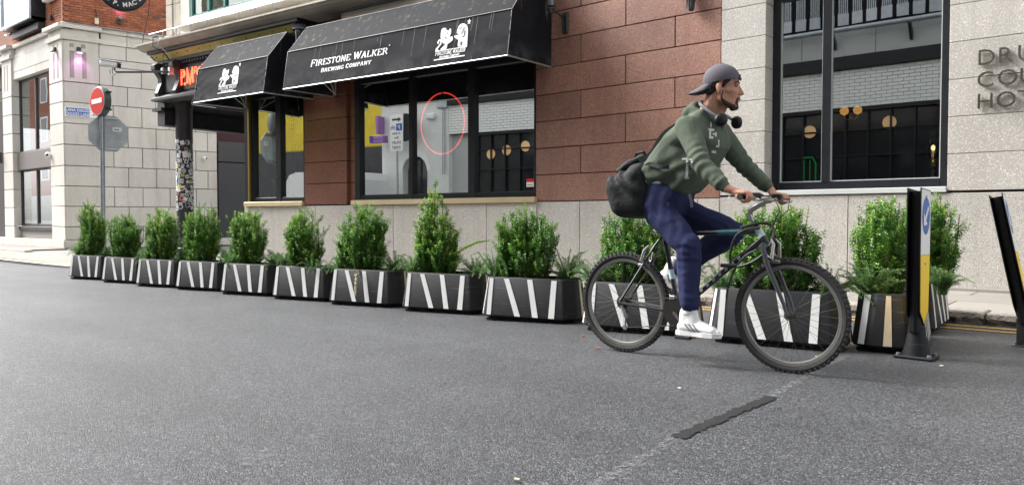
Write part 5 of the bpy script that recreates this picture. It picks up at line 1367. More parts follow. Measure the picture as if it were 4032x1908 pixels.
# ================================================================ striped planters
PH = .355; PZ = .035
def ring(hl, hd, cx_, cy_, z, r=0.0):
    """eight-sided outline: long sides, small chamfered corners"""
    return [(-hl + cx_, -hd, z), (hl - cx_, -hd, z), (hl, -hd + cy_, z), (hl, hd - cy_, z), (hl - cx_, hd, z), (-hl + cx_, hd, z), (-hl, hd - cy_, z), (-hl, -hd + cy_, z)]
HL, HD = .48, .225
def planter_body():
    """walled, slightly rounded trough on a recessed foot"""
    mb = MB(); n = 8
    levels = [(HL - .012, HD - .012, PZ), (HL, HD, PZ + .016), (HL - .040, HD - .036, PZ + PH - .012), (HL - .050, HD - .046, PZ + PH), (HL - .074, HD - .070, PZ + PH), (HL - .078, HD - .074, PZ + PH - .09)]
    fine = []
    for (hl, hd, z) in levels:
        R = ring(hl, hd, .08, .115, z); P = []
        for i in range(8):    # soften each corner with three points
            p0 = Vector(R[i - 1]); p = Vector(R[i]); p1 = Vector(R[(i + 1) % 8])
            a = p + (p0 - p).normalized() * .018; b = p + (p1 - p).normalized() * .018
            P += [tuple(a), tuple((a + b) * .25 + p * .5), tuple(b)]
        fine.append(P)
    m = len(fine[0])
    mb.v = [p for P in fine for p in P]
    mb.f = [(l * m + i, l * m + (i + 1) % m, (l + 1) * m + (i + 1) % m, (l + 1) * m + i) for l in range(len(fine) - 1) for i in range(m)]
    mb.f.append(tuple(range(m))[::-1])
    return mb.mesh('body', M['rubber_black'], True)
def face_pt(side, s, k):
    """point on a planter face: side index, s 0..1 along, k 0..1 up; slightly proud"""
    b = ring(HL, HD, .08, .115, PZ + .016); t_ = ring(HL - .040, HD - .036, .08, .115, PZ + PH - .012)
    i, j = side, (side + 1) % 8
    lo = Vector(b[i]).lerp(Vector(b[j]), s); hi = Vector(t_[i]).lerp(Vector(t_[j]), s)
    e = (Vector(b[j]) - Vector(b[i])).normalized(); n = Vector((e.y, -e.x, 0))
    return lo.lerp(hi, k) + n * .0035
def stripe_mesh(side, s0b, s1b, s0t, s1t, k0=.0, k1=1.0, m='white_reflective'):
    mb = MB(); q = [face_pt(side, s0b, k0), face_pt(side, s1b, k0), face_pt(side, s1t, k1), face_pt(side, s0t, k1)]
    b = ring(HL, HD, .08, .115, 0); e = (Vector(b[(side + 1) % 8]) - Vector(b[side])).normalized(); n = Vector((e.y, -e.x, 0))
    mb.prism([tuple(p) for p in q], tuple(-n * .006)); return mb.mesh('stripe', M[m])
PM = dict(body=planter_body())
LS = [(.035, .09, .005, .06), (.395, .465, .21, .28), (.615, .685, .535, .605), (.81, .88, .865, .935)]
PM['stripes'] = [stripe_mesh(0, a, b, c_, d) for a, b, c_, d in LS] + [stripe_mesh(4, a, b, c_, d) for a, b, c_, d in LS]
for sd_ in (1, 3, 5, 7): PM['stripes'].append(stripe_mesh(sd_, .28 if sd_ in (3, 7) else .38, .62 if sd_ in (3, 7) else .72, .28 if sd_ in (3, 7) else .38, .62 if sd_ in (3, 7) else .72))
PM['end'] = [stripe_mesh(2, .38, .62, .40, .60, m='beige_reflective'), stripe_mesh(6, .38, .62, .40, .60, m='beige_reflective')]
fb = MB(); fb.prism(ring(.43, .175, .08, .09, -.03), (0, 0, .066)); PM['foot'] = fb.mesh('foot', M['rubber_base'])
ft = MB(); ft.poly(ring(HL - .077, HD - .073, .08, .115, PZ + PH - .055)); PM['soil'] = ft.mesh('soil', M['soil'], fix=False)
lg = []
for x in (-.36, -.12, .12, .36): lg.append((x,))
fm_ = MB()
for x in (-.34, -.17, .0, .17, .34): fm_.box(x - .05, x + .05, -.195, .195, -.03, .02)
PM['feet'] = fm_.mesh('fork_feet', M['rubber_base'])
def planter(x, y, z, rz_, label, full=False):
    t = thing('striped_planter', label, 'planter', (x, y, z), rz_, 'black planters with white stripes standing in the road')
    link('body', PM['body'], t); link('foot', PM['foot'], t); link('foot_pad', PM['feet'], t); link('soil', PM['soil'], t)
    for i, s in enumerate(PM['stripes'] + PM['end']):
        if full or i not in (8, 10): link('stripe', s, t)
    return t

# ---------------- foliage
def leaf_mat(name, cols, rough=.42):
    m = bpy.data.materials.new(name); m.use_nodes = True
    N = m.node_tree.nodes; L = m.node_tree.links; b = N['Principled BSDF']
    at = N.new('ShaderNodeAttribute'); at.attribute_name = 'tone'
    cr = N.new('ShaderNodeValToRGB'); e = cr.color_ramp.elements
    e[0].position = 0; e[0].color = (*cols[0], 1); e[1].position = 1; e[1].color = (*cols[-1], 1)
    for i, c in enumerate(cols[1:-1]): q = e.new((i + 1) / (len(cols) - 1)); q.color = (*c, 1)
    L.new(at.outputs['Fac'], cr.inputs[0]); L.new(cr.outputs[0], b.inputs['Base Color'])
    b.inputs['Roughness'].default_value = rough
    b.inputs['Specular IOR Level'].default_value = .5
    tr = N.new('ShaderNodeBsdfTranslucent'); mx = N.new('ShaderNodeMixShader'); mx.inputs[0].default_value = .22
    hb = N.new('ShaderNodeHueSaturation'); hb.inputs['Value'].default_value = 1.6; L.new(cr.outputs[0], hb.inputs['Color']); L.new(hb.outputs[0], tr.inputs['Color'])
    out = N['Material Output']; L.new(b.outputs[0], mx.inputs[1]); L.new(tr.outputs[0], mx.inputs[2]); L.new(mx.outputs[0], out.inputs[0])
    return m
M['box_leaf'] = leaf_mat('shrub_leaf', [(.016, .065, .014), (.035, .14, .02), (.095, .235, .028), (.22, .37, .04), (.34, .48, .08)])
M['rosemary_leaf'] = leaf_mat('needle_leaf', [(.05, .12, .045), (.10, .22, .07), (.18, .34, .11), (.28, .42, .16)], .5)
M['stem'] = mat('woody_stem', (.10, .065, .035), .9)
def plant_mesh(name, stems, leaf_l, leaf_w, step, per, m, rng, tip_pale=.5, base_tone=.3, lift=.9):
    """stems: list of polylines; leaves set along them as folded diamonds"""
    V = []; Fc = []; T = []
    for st in stems:
        P = [Vector(p) for p in st]
        seg = [(P[i + 1] - P[i]).length for i in range(len(P) - 1)]; tot = sum(seg)
        tone0 = base_tone + rng.uniform(-.16, .2); s = rng.uniform(0, step); ph = rng.uniform(0, 6.28)
        while s < tot:
            a = s; i = 0
            while i < len(seg) - 1 and a > seg[i]: a -= seg[i]; i += 1
            p = P[i].lerp(P[i + 1], min(1, a / max(seg[i], 1e-6))); d = (P[i + 1] - P[i]).normalized()
            f = s / tot
            u = d.orthogonal().normalized(); w = d.cross(u)
            ph += 1.57 + rng.uniform(-.3, .3)
            for q in range(per):
                an = ph + q * 2 * PI / per + rng.uniform(-.25, .25)
                side = u * math.cos(an) + w * math.sin(an)
                up_ = lift * (1 + .5 * f) + rng.uniform(-.25, .25)
                dr = (side + d * up_).normalized(); sz = leaf_l * rng.uniform(.7, 1.15) * (1 - .35 * f * f if f > .8 else 1)
                bn = d.cross(side).normalized(); fold = (d * .28 - side * .1) * leaf_w
                n0 = len(V)
                mid = p + dr * sz * .5
                V += [tuple(p), tuple(mid + bn * leaf_w * .5 + fold), tuple(p + dr * sz - d * sz * .12), tuple(mid - bn * leaf_w * .5 + fold)]
                Fc += [(n0, n0 + 1, n0 + 2), (n0, n0 + 2, n0 + 3)]
                tn = tone0 + rng.uniform(-.12, .12) + (tip_pale * ((f - .72) / .28) if f > .72 else 0)
                T += [min(1, max(0, tn))] * 4
            s += step * rng.uniform(.8, 1.2)
    me = bpy.data.meshes.new(name); me.from_pydata(V, [], Fc)
    at = me.attributes.new('tone', 'FLOAT', 'POINT'); at.data.foreach_set('value', T)
    me.materials.append(m); return me
def stems_mesh(name, stems, r0, m):
    mb = MB()
    for st in stems: mb.tube(st, [r0 * (1 - .7 * i / (len(st) - 1)) for i in range(len(st))], 4, False)
    return mb.mesh(name, m, fix=False)

def shrub(x, y, z0, w, h, seed, label, kind='flat', depth=.30, tip=.45, n=None, lean=(0, 0), rotz=0):
    r = random.Random(seed); t = thing('evergreen_shrub', label, 'shrub', (x, y, z0), rotz, 'upright evergreen shrubs in the planters')
    n = n or int(70 * (w / .5)); st = []; main = []
    for i in range(n):
        a = r.uniform(0, 2 * PI); q = math.sqrt(r.random())
        ex, ey = q * math.cos(a), q * math.sin(a)
        tx, ty = ex * w * .5, ey * depth * .5
        if kind == 'cone': hh = h * (1 - .62 * q ** 1.1) * r.uniform(.80, 1.0)
        else: hh = h * (1 - .20 * q * q) * r.uniform(.70, 1.0)
        if r.random() < .06: hh *= 1.12
        low = r.random() < .45
        if low: hh *= r.uniform(.45, .8)
        bx, by = tx * .62, ty * .62
        k = 1.0
        p0 = (bx, by, -.02); p1 = (bx + (tx - bx) * .75, by + (ty - by) * .75, hh * .38); p2 = (tx + lean[0] * .5, ty + lean[1] * .5, hh * .72); p3 = (tx * (1.02) + lean[0] + r.uniform(-.02, .02), ty * 1.02 + lean[1] + r.uniform(-.02, .02), hh)
        st.append([p0, p1, p2, p3]); main.append(st[-1])
        P = [Vector(p) for p in st[-1]]
        for j in range(r.randint(6, 8)):      # short side shoots
            f = r.uniform(.12, .93) * 3; i_ = min(2, int(f)); p = P[i_].lerp(P[i_ + 1], f - i_)
            b_ = r.uniform(0, 2 * PI); o_ = Vector((math.cos(b_), math.sin(b_), 0)); L_ = r.uniform(.05, .12)
            st.append([tuple(p), tuple(p + o_ * L_ * .45 + Vector((0, 0, L_ * .35))), tuple(p + o_ * L_ * .72 + Vector((0, 0, L_ * .85)))])
    link('foliage', plant_mesh('foliage', st, .029, .0165, .0125, 2, M['box_leaf'], r, tip, .38, .30), t)
    link('stems', stems_mesh('stems', main, .0055, M['stem']), t)
    return t
def rosemary(x, y, z0, w, h, seed, label, n=42, droop=.5, side=0.0, cat='herb', rotz=0):
    r = random.Random(seed); t = thing('trailing_herb', label, 'plant', (x, y, z0), rotz, 'low needle-leaved plants at the planter ends')
    st = []
    for i in range(n):
        a = r.uniform(0, 2 * PI); L_ = w * .5 * r.uniform(.45, 1.15); hh = h * r.uniform(.35, 1.0) * (1.15 if r.random() < .25 else 1)
        dx, dy = math.cos(a) * L_ + side * w * .3, math.sin(a) * L_ * .62
        if r.random() < .35: dx *= .4; dy *= .4
        dr = droop * r.uniform(0, 1) * L_
        st.append([(r.uniform(-.03, .03), r.uniform(-.03, .03), -.02), (dx * .35, dy * .35, hh * .5), (dx * .75, dy * .75, hh * .9 - dr * .2), (dx * 1.05, dy * 1.05, hh * (1.0) - dr)])
    link('foliage', plant_mesh('foliage', st, .026, .0042, .0072, 3, M['rosemary_leaf'], r, .3, .45, .75), t)
    link('stems', stems_mesh('stems', st, .003, M['stem']), t)
    return t

FL = {1: (-13.21, 5.15, 14), 2: (-11.96, 5.16, 13), 3: (-10.79, 5.16, 13), 4: (-9.77, 5.24, 13), 5: (-8.65, 5.27, 13), 6: (-7.57, 5.32, 12), 7: (-6.52, 5.36, 12.5), 8: (-5.42, 5.44, 12), 9: (-4.29, 5.41, 11.6), 10: (-3.13, 5.34, 9), 11: (-2.03, 5.35, 8.2)}
SH = {1: (182, 262, 515), 2: (258, 340, 540), 3: (348, 440, 527), 4: (445, 545, 517), 5: (556, 660, 527), 6: (706, 806, 535), 7: (832, 963, 514), 8: (1024, 1138, 462), 9: (1240, 1388, 530), 10: (1500, 1672, 528), 11: (1830, 2035, 512)}
LBL = {1: 'leftmost', 2: 'second from the left', 3: 'third from the left', 4: 'fourth from the left, in front of the stickered column', 5: 'fifth from the left, below the dark shutter', 6: 'sixth from the left, under the small pub window',
       7: 'seventh from the left, with a dry sprig over its front', 8: 'eighth from the left, under the neon ring', 9: 'ninth from the left, just left of the rear wheel', 10: 'behind the rear wheel of the bicycle', 11: 'behind the front wheel of the bicycle'}
SL = {1: 'dark upright shrub with a thin spire in the leftmost planter', 2: 'low rounded green shrub in the second planter from the left', 3: 'yellow green shrub in the third planter from the left', 4: 'dense shrub in front of the foot of the stickered column',
      5: 'shrub higher at its right side, below the dark shutter', 6: 'small open topped shrub under the small pub window', 7: 'wide dark shrub under the left pane of the wide pub window', 8: 'tall cone shaped yellow green shrub under the neon ring',
      9: 'broad flat topped shrub just left of the rear wheel', 10: 'dense shrub half hidden behind the rear wheel and backpack', 11: 'large shrub behind the handlebar and front wheel'}
SHORT = {k: (v.split(',')[0] if k < 10 else ['behind the rear wheel', 'behind the front wheel'][k - 10]) for k, v in LBL.items()}
cyw, syw = math.cos(rad(40.1)), math.sin(rad(40.1))
for k in range(1, 12):
    pcx, pcy, a = FL[k]; a = rad(a); gz = zg(pcx)
    planter(pcx, pcy, gz, a, 'black planter with white stripes, %s%s' % (LBL[k], ' of the long row' if 'from the left' in LBL[k] and ',' not in LBL[k] else (' of the row' if k == 1 else '')))
    dd = -pcx * syw + pcy * cyw; px0, px1, pt = SH[k]
    w = (px1 - px0) * 1.565 * dd / 3000 * .98; top = .885 + (859 - pt * 1.565) / 3000 * dd
    xm = ((px0 + px1) / 2 * 1.565 - 2016) / 3000 * dd; wx = xm * cyw - dd * syw
    wx = pcx + max(-.16, min(.16, wx - pcx)) + (.0 if k < 10 else .0)
    soil = gz + PZ + PH - .055
    shrub(wx, pcy + (wx - pcx) * math.tan(a), soil, w * 1.22, (top - soil) * (1.12 if k == 8 else 1.08), 100 + k, SL[k], 'cone' if k == 8 else 'flat', .36, tip=[.45, .5, .35, .7, .45, .6, .6, .4, .75, .3, .3, .35][k], n=None if k != 8 else 95)
    ca, sa_ = math.cos(a), math.sin(a)
    if k != 6: rosemary(pcx + ca * .34, pcy + sa_ * .34 - .02, soil, .52, .24 if k != 9 else .32, 300 + k, 'pale green needle-leaved plant at the right end of the planter ' + SHORT[k], 46)
    if k in (1, 3, 5, 6, 7, 8, 9, 10, 11): rosemary(pcx - ca * .38, pcy - sa_ * .38 - .04, soil, .50, .22 if k != 9 else .28, 400 + k, 'pale green needle-leaved plant at the left end of the planter ' + SHORT[k], 46, .8 if k in (9, 1) else .5)
    if k == 6: rosemary(pcx + ca * .2, pcy + sa_ * .2 - .12, soil, .5, .16, 306, 'pale green needle-leaved plant spilling over the front of the planter under the small window', 40)
# planters standing across the ends of the row
planter(-13.78, 5.75, zg(-13.7), rad(96), 'black striped planter set crosswise behind the left end of the row')
planter(-1.395, 5.83, 0, rad(100), 'black striped planter seen end on beside the upright delineator post', True)
planter(-1.50, 6.86, 0, rad(93), 'black striped planter set crosswise nearest the kerb, behind the end-on planter', True)
sz_ = PZ + PH - .055
shrub(-1.47, 5.86, sz_, .36, .74, 131, 'shrub left of the upright delineator post, in the end-on planter', 'flat', .62, .4, 85)
shrub(-1.37, 6.80, sz_, .40, .80, 132, 'shrub right of the upright delineator post, nearest the kerb', 'flat', .60, .4, 90)
rosemary(-1.46, 5.48, sz_, .40, .24, 331, 'pale green bushy plant at the front of the end-on planter', 60, .3)
rosemary(-1.20, 6.42, sz_, .36, .2, 332, 'pale green plant spilling towards the road behind the upright delineator post', 50, .5)
# single long twig on the cone shaped shrub, dry sprigs
def sprig(name, pts, seed, m, label, ll=.03, lw=.012, tone=.9):
    r = random.Random(seed); t = thing(name, label, 'twig', pts[0])
    q = [tuple(Vector(p) - Vector(pts[0])) for p in pts]
    link('foliage', plant_mesh('foliage', [q], ll, lw, .012, 3, m, r, 0, tone), t); link('stems', stems_mesh('stems', [q], .004, M['stem']), t)
sprig('long_twig', [(-5.35, 5.4, .50), (-5.1, 5.35, .60), (-4.9, 5.3, .66), (-4.72, 5.28, .68)], 1, M['box_leaf'], 'yellow green twig sticking out right from the cone shaped shrub')
sprig('dry_sprig', [(-6.5, 5.2, .33), (-6.48, 5.12, .30), (-6.46, 5.10, .2), (-6.45, 5.085, .08)], 2, M['pale_leaf'], 'pale dry sprig hanging over the front of the seventh planter', .035, .014)
# ================================================================ delineator posts
def delineator(loc, lean, rz_, label):
    t = thing('delineator_post', label, 'traffic post', loc, 0, 'flexible keep-left marker posts')
    t.rotation_euler = (0, lean, rz_)
    bs = MB().bbox(-.115, .115, -.085, .085, 0, .022, .008); bs.build('foot_plate', M['rubber_black'], t)
    MB().lathe([(.078, .02), (.075, .05), (.052, .16), (.05, .20), (.001, .205)], n=20).build('cone', M['rubber_black'], t, True)
    for x in (-.09, .09):
        for y in (-.06, .06): MB().cyl((x, y, .02), (x, y, .034), .012, n=8).build('bolt', M['steel'], t)
    # black web: curved back joining both boards
    w = MB(); pr = []
    for k in range(13):
        a = PI * k / 12; pr.append((-.062 * math.cos(a) * .78, -.05 + .035 * math.sin(a) * -1, 0))
    prf = [(-.034, -.045), (-.022, -.062), (0, -.068), (.022, -.062), (.034, -.045), (.034, .045), (.022, .062), (0, .068), (-.022, .062), (-.034, .045)]
    w.prism([(p[0], p[1], .17) for p in prf], (0, 0, .885)); w.build('web', mat('black_plastic', (.008, .008, .009), .45, spec=.3) if 'bp' not in M else M['bp'], t)
    M['bp'] = bpy.data.materials['black_plastic']
    for s in (1, -1):
        def pl(pts, x, th, nm, m, par): return MB().prism([(s * x, y, z) for y, z in pts], (s * th, 0, 0)).build(nm, m, par)
        full = [(-.085, .30), (0.0, .21), (.085, .30), (.098, .62), (.098, 1.06), (-.098, 1.075), (-.098, .62)]
        pn = pl(full, .035, .006, 'board', M['bp'], t)
        pl([(-.080, .305), (0.0, .222), (.080, .305), (.092, .655), (-.092, .655)], .0412, .001, 'yellow_face', M['yellow_sign'], pn)
        pl([(-.092, .657), (.092, .657), (.092, 1.055), (-.092, 1.068)], .0412, .001, 'white_face', M['white_paint'], pn)
        n = 24; pl([(.078 * math.cos(2 * PI * k / n), .90 + .118 * math.sin(2 * PI * k / n)) for k in range(n)], .0424, .001, 'blue_disc', M['blue_sign'], pn)
        ar = [(-.045, -.062), (-.045, .018), (-.022, -.01), (.034, .062), (.052, .045), (-.004, -.03), (.022, -.052)]
        pl([(a * s, .90 + b) for a, b in ar], .0436, .001, 'white_arrow', M['white_paint'], pn)
        for z in (1.02, .60): MB().cyl((s * .042, 0, z), (s * .046, 0, z), .009, n=8).build('bolt', M['steel_dull'], pn)
    return t
delineator((-1.135, 5.33, 0), 0, rad(-4), 'upright black delineator post with white and yellow boards beside the end-on planter')
delineator((-.635, 6.32, 0), rad(-11.5), rad(2), 'tilted black delineator post leaning left at the right edge of the picture')

# ================================================================ bicycle
BX, BY = -2.688, 4.36
bike = thing('bicycle', 'black mountain bike with knobbly tyres and cable lock, ridden past the planters', 'bicycle', (BX, BY, 0))
M['bike_black'] = mat('bike_black', (.018, .019, .024), .32, coat=.5)
M['tyre'] = mat('tyre_rubber', (.022, .022, .022), .8, var=(20, .5, (.038, .036, .034)))
M['rim'] = mat('dull_rim', (.26, .255, .24), .4, .7)
M['alu'] = mat('bike_alloy', (.45, .44, .42), .35, .85)
M['dirty_metal'] = mat('dirty_metal', (.10, .09, .08), .55, .6)
WR_ = .333
def wheel_meshes():
    ty = MB(); n = 72; rr = .0235
    ty.tube([((WR_ - rr) * math.cos(2 * PI * k / n), 0, (WR_ - rr) * math.sin(2 * PI * k / n)) for k in range(n)], rr - .002, 10, closed=True)
    for k in range(66):
        a = 2 * PI * k / 66
        for (dy, rad_, w) in ((0, WR_ - .006, .010), (-.016, WR_ - .011, .007), (.016, WR_ - .011, .007)):
            aa = a + (.047 if dy else 0); b = MB().bbox(-.0065, .0065, -w, w, -.003, .0065, .0015)
            b.xf(Matrix.Translation((rad_ * math.cos(aa), dy, rad_ * math.sin(aa))) @ Matrix.Rotation(-aa + PI / 2, 4, 'Y'))
            ty.add(b.v, b.f)
    rim = MB().lathe([(.272, -.010), (.290, -.0125), (.292, .0), (.290, .0125), (.272, .010), (.266, 0), (.272, -.010)], n=72, axis='y')
    hub = MB().tube([(0, -.055, 0), (0, -.05, 0), (0, -.032, 0), (0, -.03, 0), (0, .03, 0), (0, .032, 0), (0, .05, 0), (0, .055, 0)], [.008, .009, .009, .015, .015, .009, .009, .008], 12)
    hub.lathe([(.001, -.034), (.026, -.034), (.026, -.030), (.001, -.030)], n=20, axis='y').lathe([(.001, .030), (.026, .030), (.026, .034), (.001, .034)], n=20, axis='y')
    return ty.mesh('tyre', M['tyre'], False), rim.mesh('rim', M['rim'], True), hub.mesh('hub', M['dirty_metal'], True)
TY_, RM_, HB_ = wheel_meshes()
spk = MB().tube([(0, 0, .022), (0, 0, .268)], .0009, 4, False).mesh('spoke', M['dirty_metal'], fix=False)
def wheel(x, ph, label):
    w = bpy.data.objects.new('wheel', None); COL.objects.link(w); w.parent = bike; w.location = (x, 0, WR_ - .004); w['label'] = label; w.empty_display_size = .1
    for nm, me in (('tyre', TY_), ('rim', RM_), ('hub', HB_)): link(nm, me, w)
    for k in range(32):
        a = 2 * PI * k / 32 + ph; sd_ = 1 if k % 2 else -1; cr = (.085 if (k // 2) % 2 else -.085)
        o = link('spoke', spk, w)
        p0 = Vector((.024 * math.cos(a + cr * 7), .032 * sd_, .024 * math.sin(a + cr * 7))); p1 = Vector((.270 * math.cos(a), 0, .270 * math.sin(a)))
        d = p1 - p0; o.matrix_local = Matrix.Translation(p0) @ d.to_track_quat('Z', 'Y').to_matrix().to_4x4() @ Matrix.Translation((0, 0, -.022 * d.length / .246)) @ Matrix.Scale(d.length / .246, 4, (0, 0, 1))
    return w
wheel(0.0, .1, 'rear wheel'); wheel(1.105, .22, 'front wheel')
BBp = (.40, 0, .298)
fr = MB(); T_ = fr.tube
T_([(.40, 0, .298), (.285, 0, .80)], .0155, 12); T_([(.283, 0, .785), (.905, 0, .808)], .0165, 12); T_([(.935, 0, .765), (.402, 0, .31)], .019, 12)
T_([(.893, 0, .838), (.970, 0, .722)], .021, 14); T_([(.40, -.036, .298), (.40, .036, .298)], .023, 14)
for s in (-1, 1):
    T_([(.385, .03 * s, .298), (.30, .05 * s, .302), (.0, .064 * s, .329)], .0095, 8); T_([(.287, .012 * s, .775), (.25, .045 * s, .71), (.0, .062 * s, .335)], .0078, 8)
    fr.bbox(-.018, .018, .058 * s - .003, .058 * s + .003, .305, .352, .001)
frame = fr.build('frame', M['bike_black'], bike, True)
MB().tube([(.66, 0, .7991), (.80, 0, .8042)], .0172, 12).build('teal_band', mat('teal_paint', (.015, .12, .14), .35), frame, True).scale = (1, .98, 1)
MB().lathe([(.0222, 0), (.0222, .055)], n=14).xf(Matrix.Translation((.905, 0, .822)) @ Matrix.Rotation(rad(146.4), 4, 'Y')).build('head_sticker', mat('pale_blue_sticker', (.6, .75, .8), .4), frame, True)
for k in range(7):   # worn decal blocks on the down tube
    a = Vector((.80, 0, .650)).lerp(Vector((.56, 0, .445)), k / 6); d = Vector((-.24, 0, -.205)).normalized(); u = Vector((d.z, 0, -d.x)) * -1
    MB().prism([tuple(a + d * x + u * z + Vector((0, -.0195, 0))) for x, z in ((-.013, -.010), (.008, -.010), (.013, .010), (-.006, .011))], (0, -.0008, 0)).build('worn_decal', mat('grey_decal', (.33, .37, .36), .6) if 'gd' not in M else M['gd'], frame)
    M['gd'] = bpy.data.materials['grey_decal']
MB().tube([(.287, 0, .79), (.255, 0, .93)], .0135, 12).build('seat_post', M['alu'], bike, True)
sd = MB(); prs = [(-.10, .062, .0), (-.06, .068, .004), (.0, .045, .0), (.06, .024, -.002), (.13, .018, -.004), (.15, .008, -.01)]
for (a, b) in zip(prs[:-1], prs[1:]):
    sd.add([(a[0], -a[1], a[2]), (a[0], 0, a[2] + .012), (a[0], a[1], a[2]), (b[0], -b[1], b[2]), (b[0], 0, b[2] + .012), (b[0], b[1], b[2]), (a[0], -a[1] * .8, a[2] - .03), (a[0], a[1] * .8, a[2] - .03), (b[0], -b[1] * .8, b[2] - .03), (b[0], b[1] * .8, b[2] - .03)],
           [(0, 3, 4, 1), (1, 4, 5, 2), (0, 6, 8, 3), (2, 5, 9, 7), (6, 7, 9, 8)])
sd.xf(Matrix.Translation((.235, 0, .955))).build('saddle', M['rubber_black'], bike, True)
fk = MB()
for s in (-1, 1):
    fk.tube([(.958, .05 * s, .742), (.966, .058 * s, .70), (.99, .060 * s, .62), (1.085, .058 * s, .40), (1.105, .056 * s, .330)], [.014, .016, .015, .011, .008], 10)
fk.bbox(.935, .985, -.062, .062, .700, .735, .010)
fk.build('fork', mat('fork_grey', (.045, .048, .058), .35, coat=.3), bike, True)
for s in (-1, 1):   # cantilever brakes, front and rear
    MB().tube([(.985, .052 * s, .67), (1.015, .060 * s, .655), (1.02, .045 * s, .735), (1.0, .03 * s, .765)], [.010, .011, .009, .006], 8).bbox(1.0, 1.05, .018 * s - .008, .018 * s + .008, .625, .645, .003).build('brake_arm', M['alu'], bike, True)
    MB().tube([(.17, .048 * s, .60), (.155, .056 * s, .61), (.175, .05 * s, .68), (.20, .03 * s, .71)], [.009, .010, .008, .005], 8).bbox(.11, .16, .018 * s - .008, .018 * s + .008, .57, .59, .003).build('brake_arm', M['alu'], bike, True)
MB().tube([(.875, 0, .865), (.855, 0, .905), (.862, 0, .935), (.90, 0, .958), (.955, 0, .985), (.985, 0, .992)], [.013, .014, .019, .019, .016, .018], 12).build('stem', M['alu'], bike, True)
bar = MB().tube([(.935, -.30, 1.003), (.955, -.16, 1.0), (.982, -.05, .992), (.982, .05, .992), (.955, .16, 1.0), (.935, .30, 1.003)], .0115, 10).build('handlebar', M['alu'], bike, True)
for s in (-1, 1):
    MB().tube([(.945, .20 * s, 1.002), (.935, .33 * s, 1.004)], [.0155, .0165], 12).build('grip', M['rubber_base'], bar, True)
    MB().tube([(.952, .17 * s, 1.0), (.985, .175 * s, .99), (1.0, .21 * s, .985), (1.0, .29 * s, .985)], [.009, .008, .006, .005], 8).build('brake_lever', M['alu'], bar, True)
    MB().bbox(.935, .985, .155 * s - .02, .155 * s + .02, .995, 1.03, .006).build('gear_shifter', M['rubber_base'], bar)
    MB().tube([(.985, .16 * s, .99), (1.05, .12 * s, 1.0), (1.06, .06 * s, .93), (1.0, .0, .85), (.98, 0, .78)], .0028, 5).build('brake_cable', M['cable'], bar, True)
# drivetrain, on the near side
ck = bpy.data.objects.new('crankset', None); COL.objects.link(ck); ck.parent = bike; ck.empty_display_size = .05
def cring(r, y, m, nm):
    mb = MB(); n = int(r * 2 * PI / .0127); pts = []
    for k in range(n * 4):
        a = 2 * PI * k / (n * 4); q = r + (.003 if k % 4 in (0, 1) else -.002); pts.append((.40 + q * math.cos(a), y, .298 + q * math.sin(a)))
    mb.prism(pts, (0, .0025, 0)); return mb.build(nm, m, ck)
M['dark_metal'] = mat('dark_metal', (.03, .028, .026), .5, .5)
cring(.085, -.055, M['dark_metal'], 'chainring'); cring(.066, -.048, M['dark_metal'], 'chainring')
PDL = [(.53, -.168, .168), (.27, .168, .428)]
for (px, py, pz) in PDL:
    s = -1 if py < 0 else 1
    MB().tube([(.40, .068 * s, .298), (.46 if s < 0 else .34, .078 * s, .238 if s < 0 else .358), (px, .088 * s, pz)], [.014, .011, .012], 8).build('crank_arm', M['dirty_metal'], ck, True)
    MB().bbox(px - .05, px + .05, py - .045, py + .045, pz - .011, pz + .009, .004).build('pedal', M['rubber_base'], ck)
    MB().tube([(px, .088 * s, pz), (px, py, pz)], .006, 6).build('pedal_axle', M['alu'], ck)
    for dx in (-.052, .052): MB().bbox(px + dx - .003, px + dx + .003, py - .02, py + .02, pz - .008, pz + .008, .002).build('pedal_reflector', mat('amber_reflector', (.7, .18, .02), .3) if 'amb' not in M else M['amb'], ck)
    M['amb'] = bpy.data.materials['amber_reflector']
for i in range(6): MB().lathe([(.001, 0), (.024 + i * .0045, 0), (.024 + i * .0045, .002), (.001, .002)], (0, -.046 + i * .0036, .329), 22, 'y').build('sprocket', M['dirty_metal'], bike)
MB().tube([(.40, -.053, .383), (.0, -.040, .362)], .0032, 5).tube([(.395, -.053, .213), (.05, -.042, .168), (.035, -.04, .158), (.02, -.04, .168), (.03, -.04, .22), (.05, -.04, .25), (.04, -.04, .285), (.02, -.04, .30)], .0032, 5).build('chain', M['dirty_metal'], bike, True)
MB().tube([(.012, -.058, .312), (.03, -.060, .275), (.035, -.052, .24)], .010, 8).tube([(.035, -.045, .24), (.03, -.045, .17)], .007, 6).lathe([(.001, -.049), (.017, -.049), (.017, -.041), (.001, -.041)], (.035, 0, .245), 12, 'y').lathe([(.001, -.049), (.017, -.049), (.017, -.041), (.001, -.041)], (.03, 0, .168), 12, 'y').build('rear_derailleur', M['alu'], bike, True)
MB().bbox(.36, .40, -.06, -.03, .375, .40, .004).build('front_derailleur', M['alu'], bike)
MB().tube([(.34, .0, .56), (.352, .0, .50)], .018, 10).build('seat_tube_sticker', bpy.data.materials['pale_blue_sticker'], frame, True)
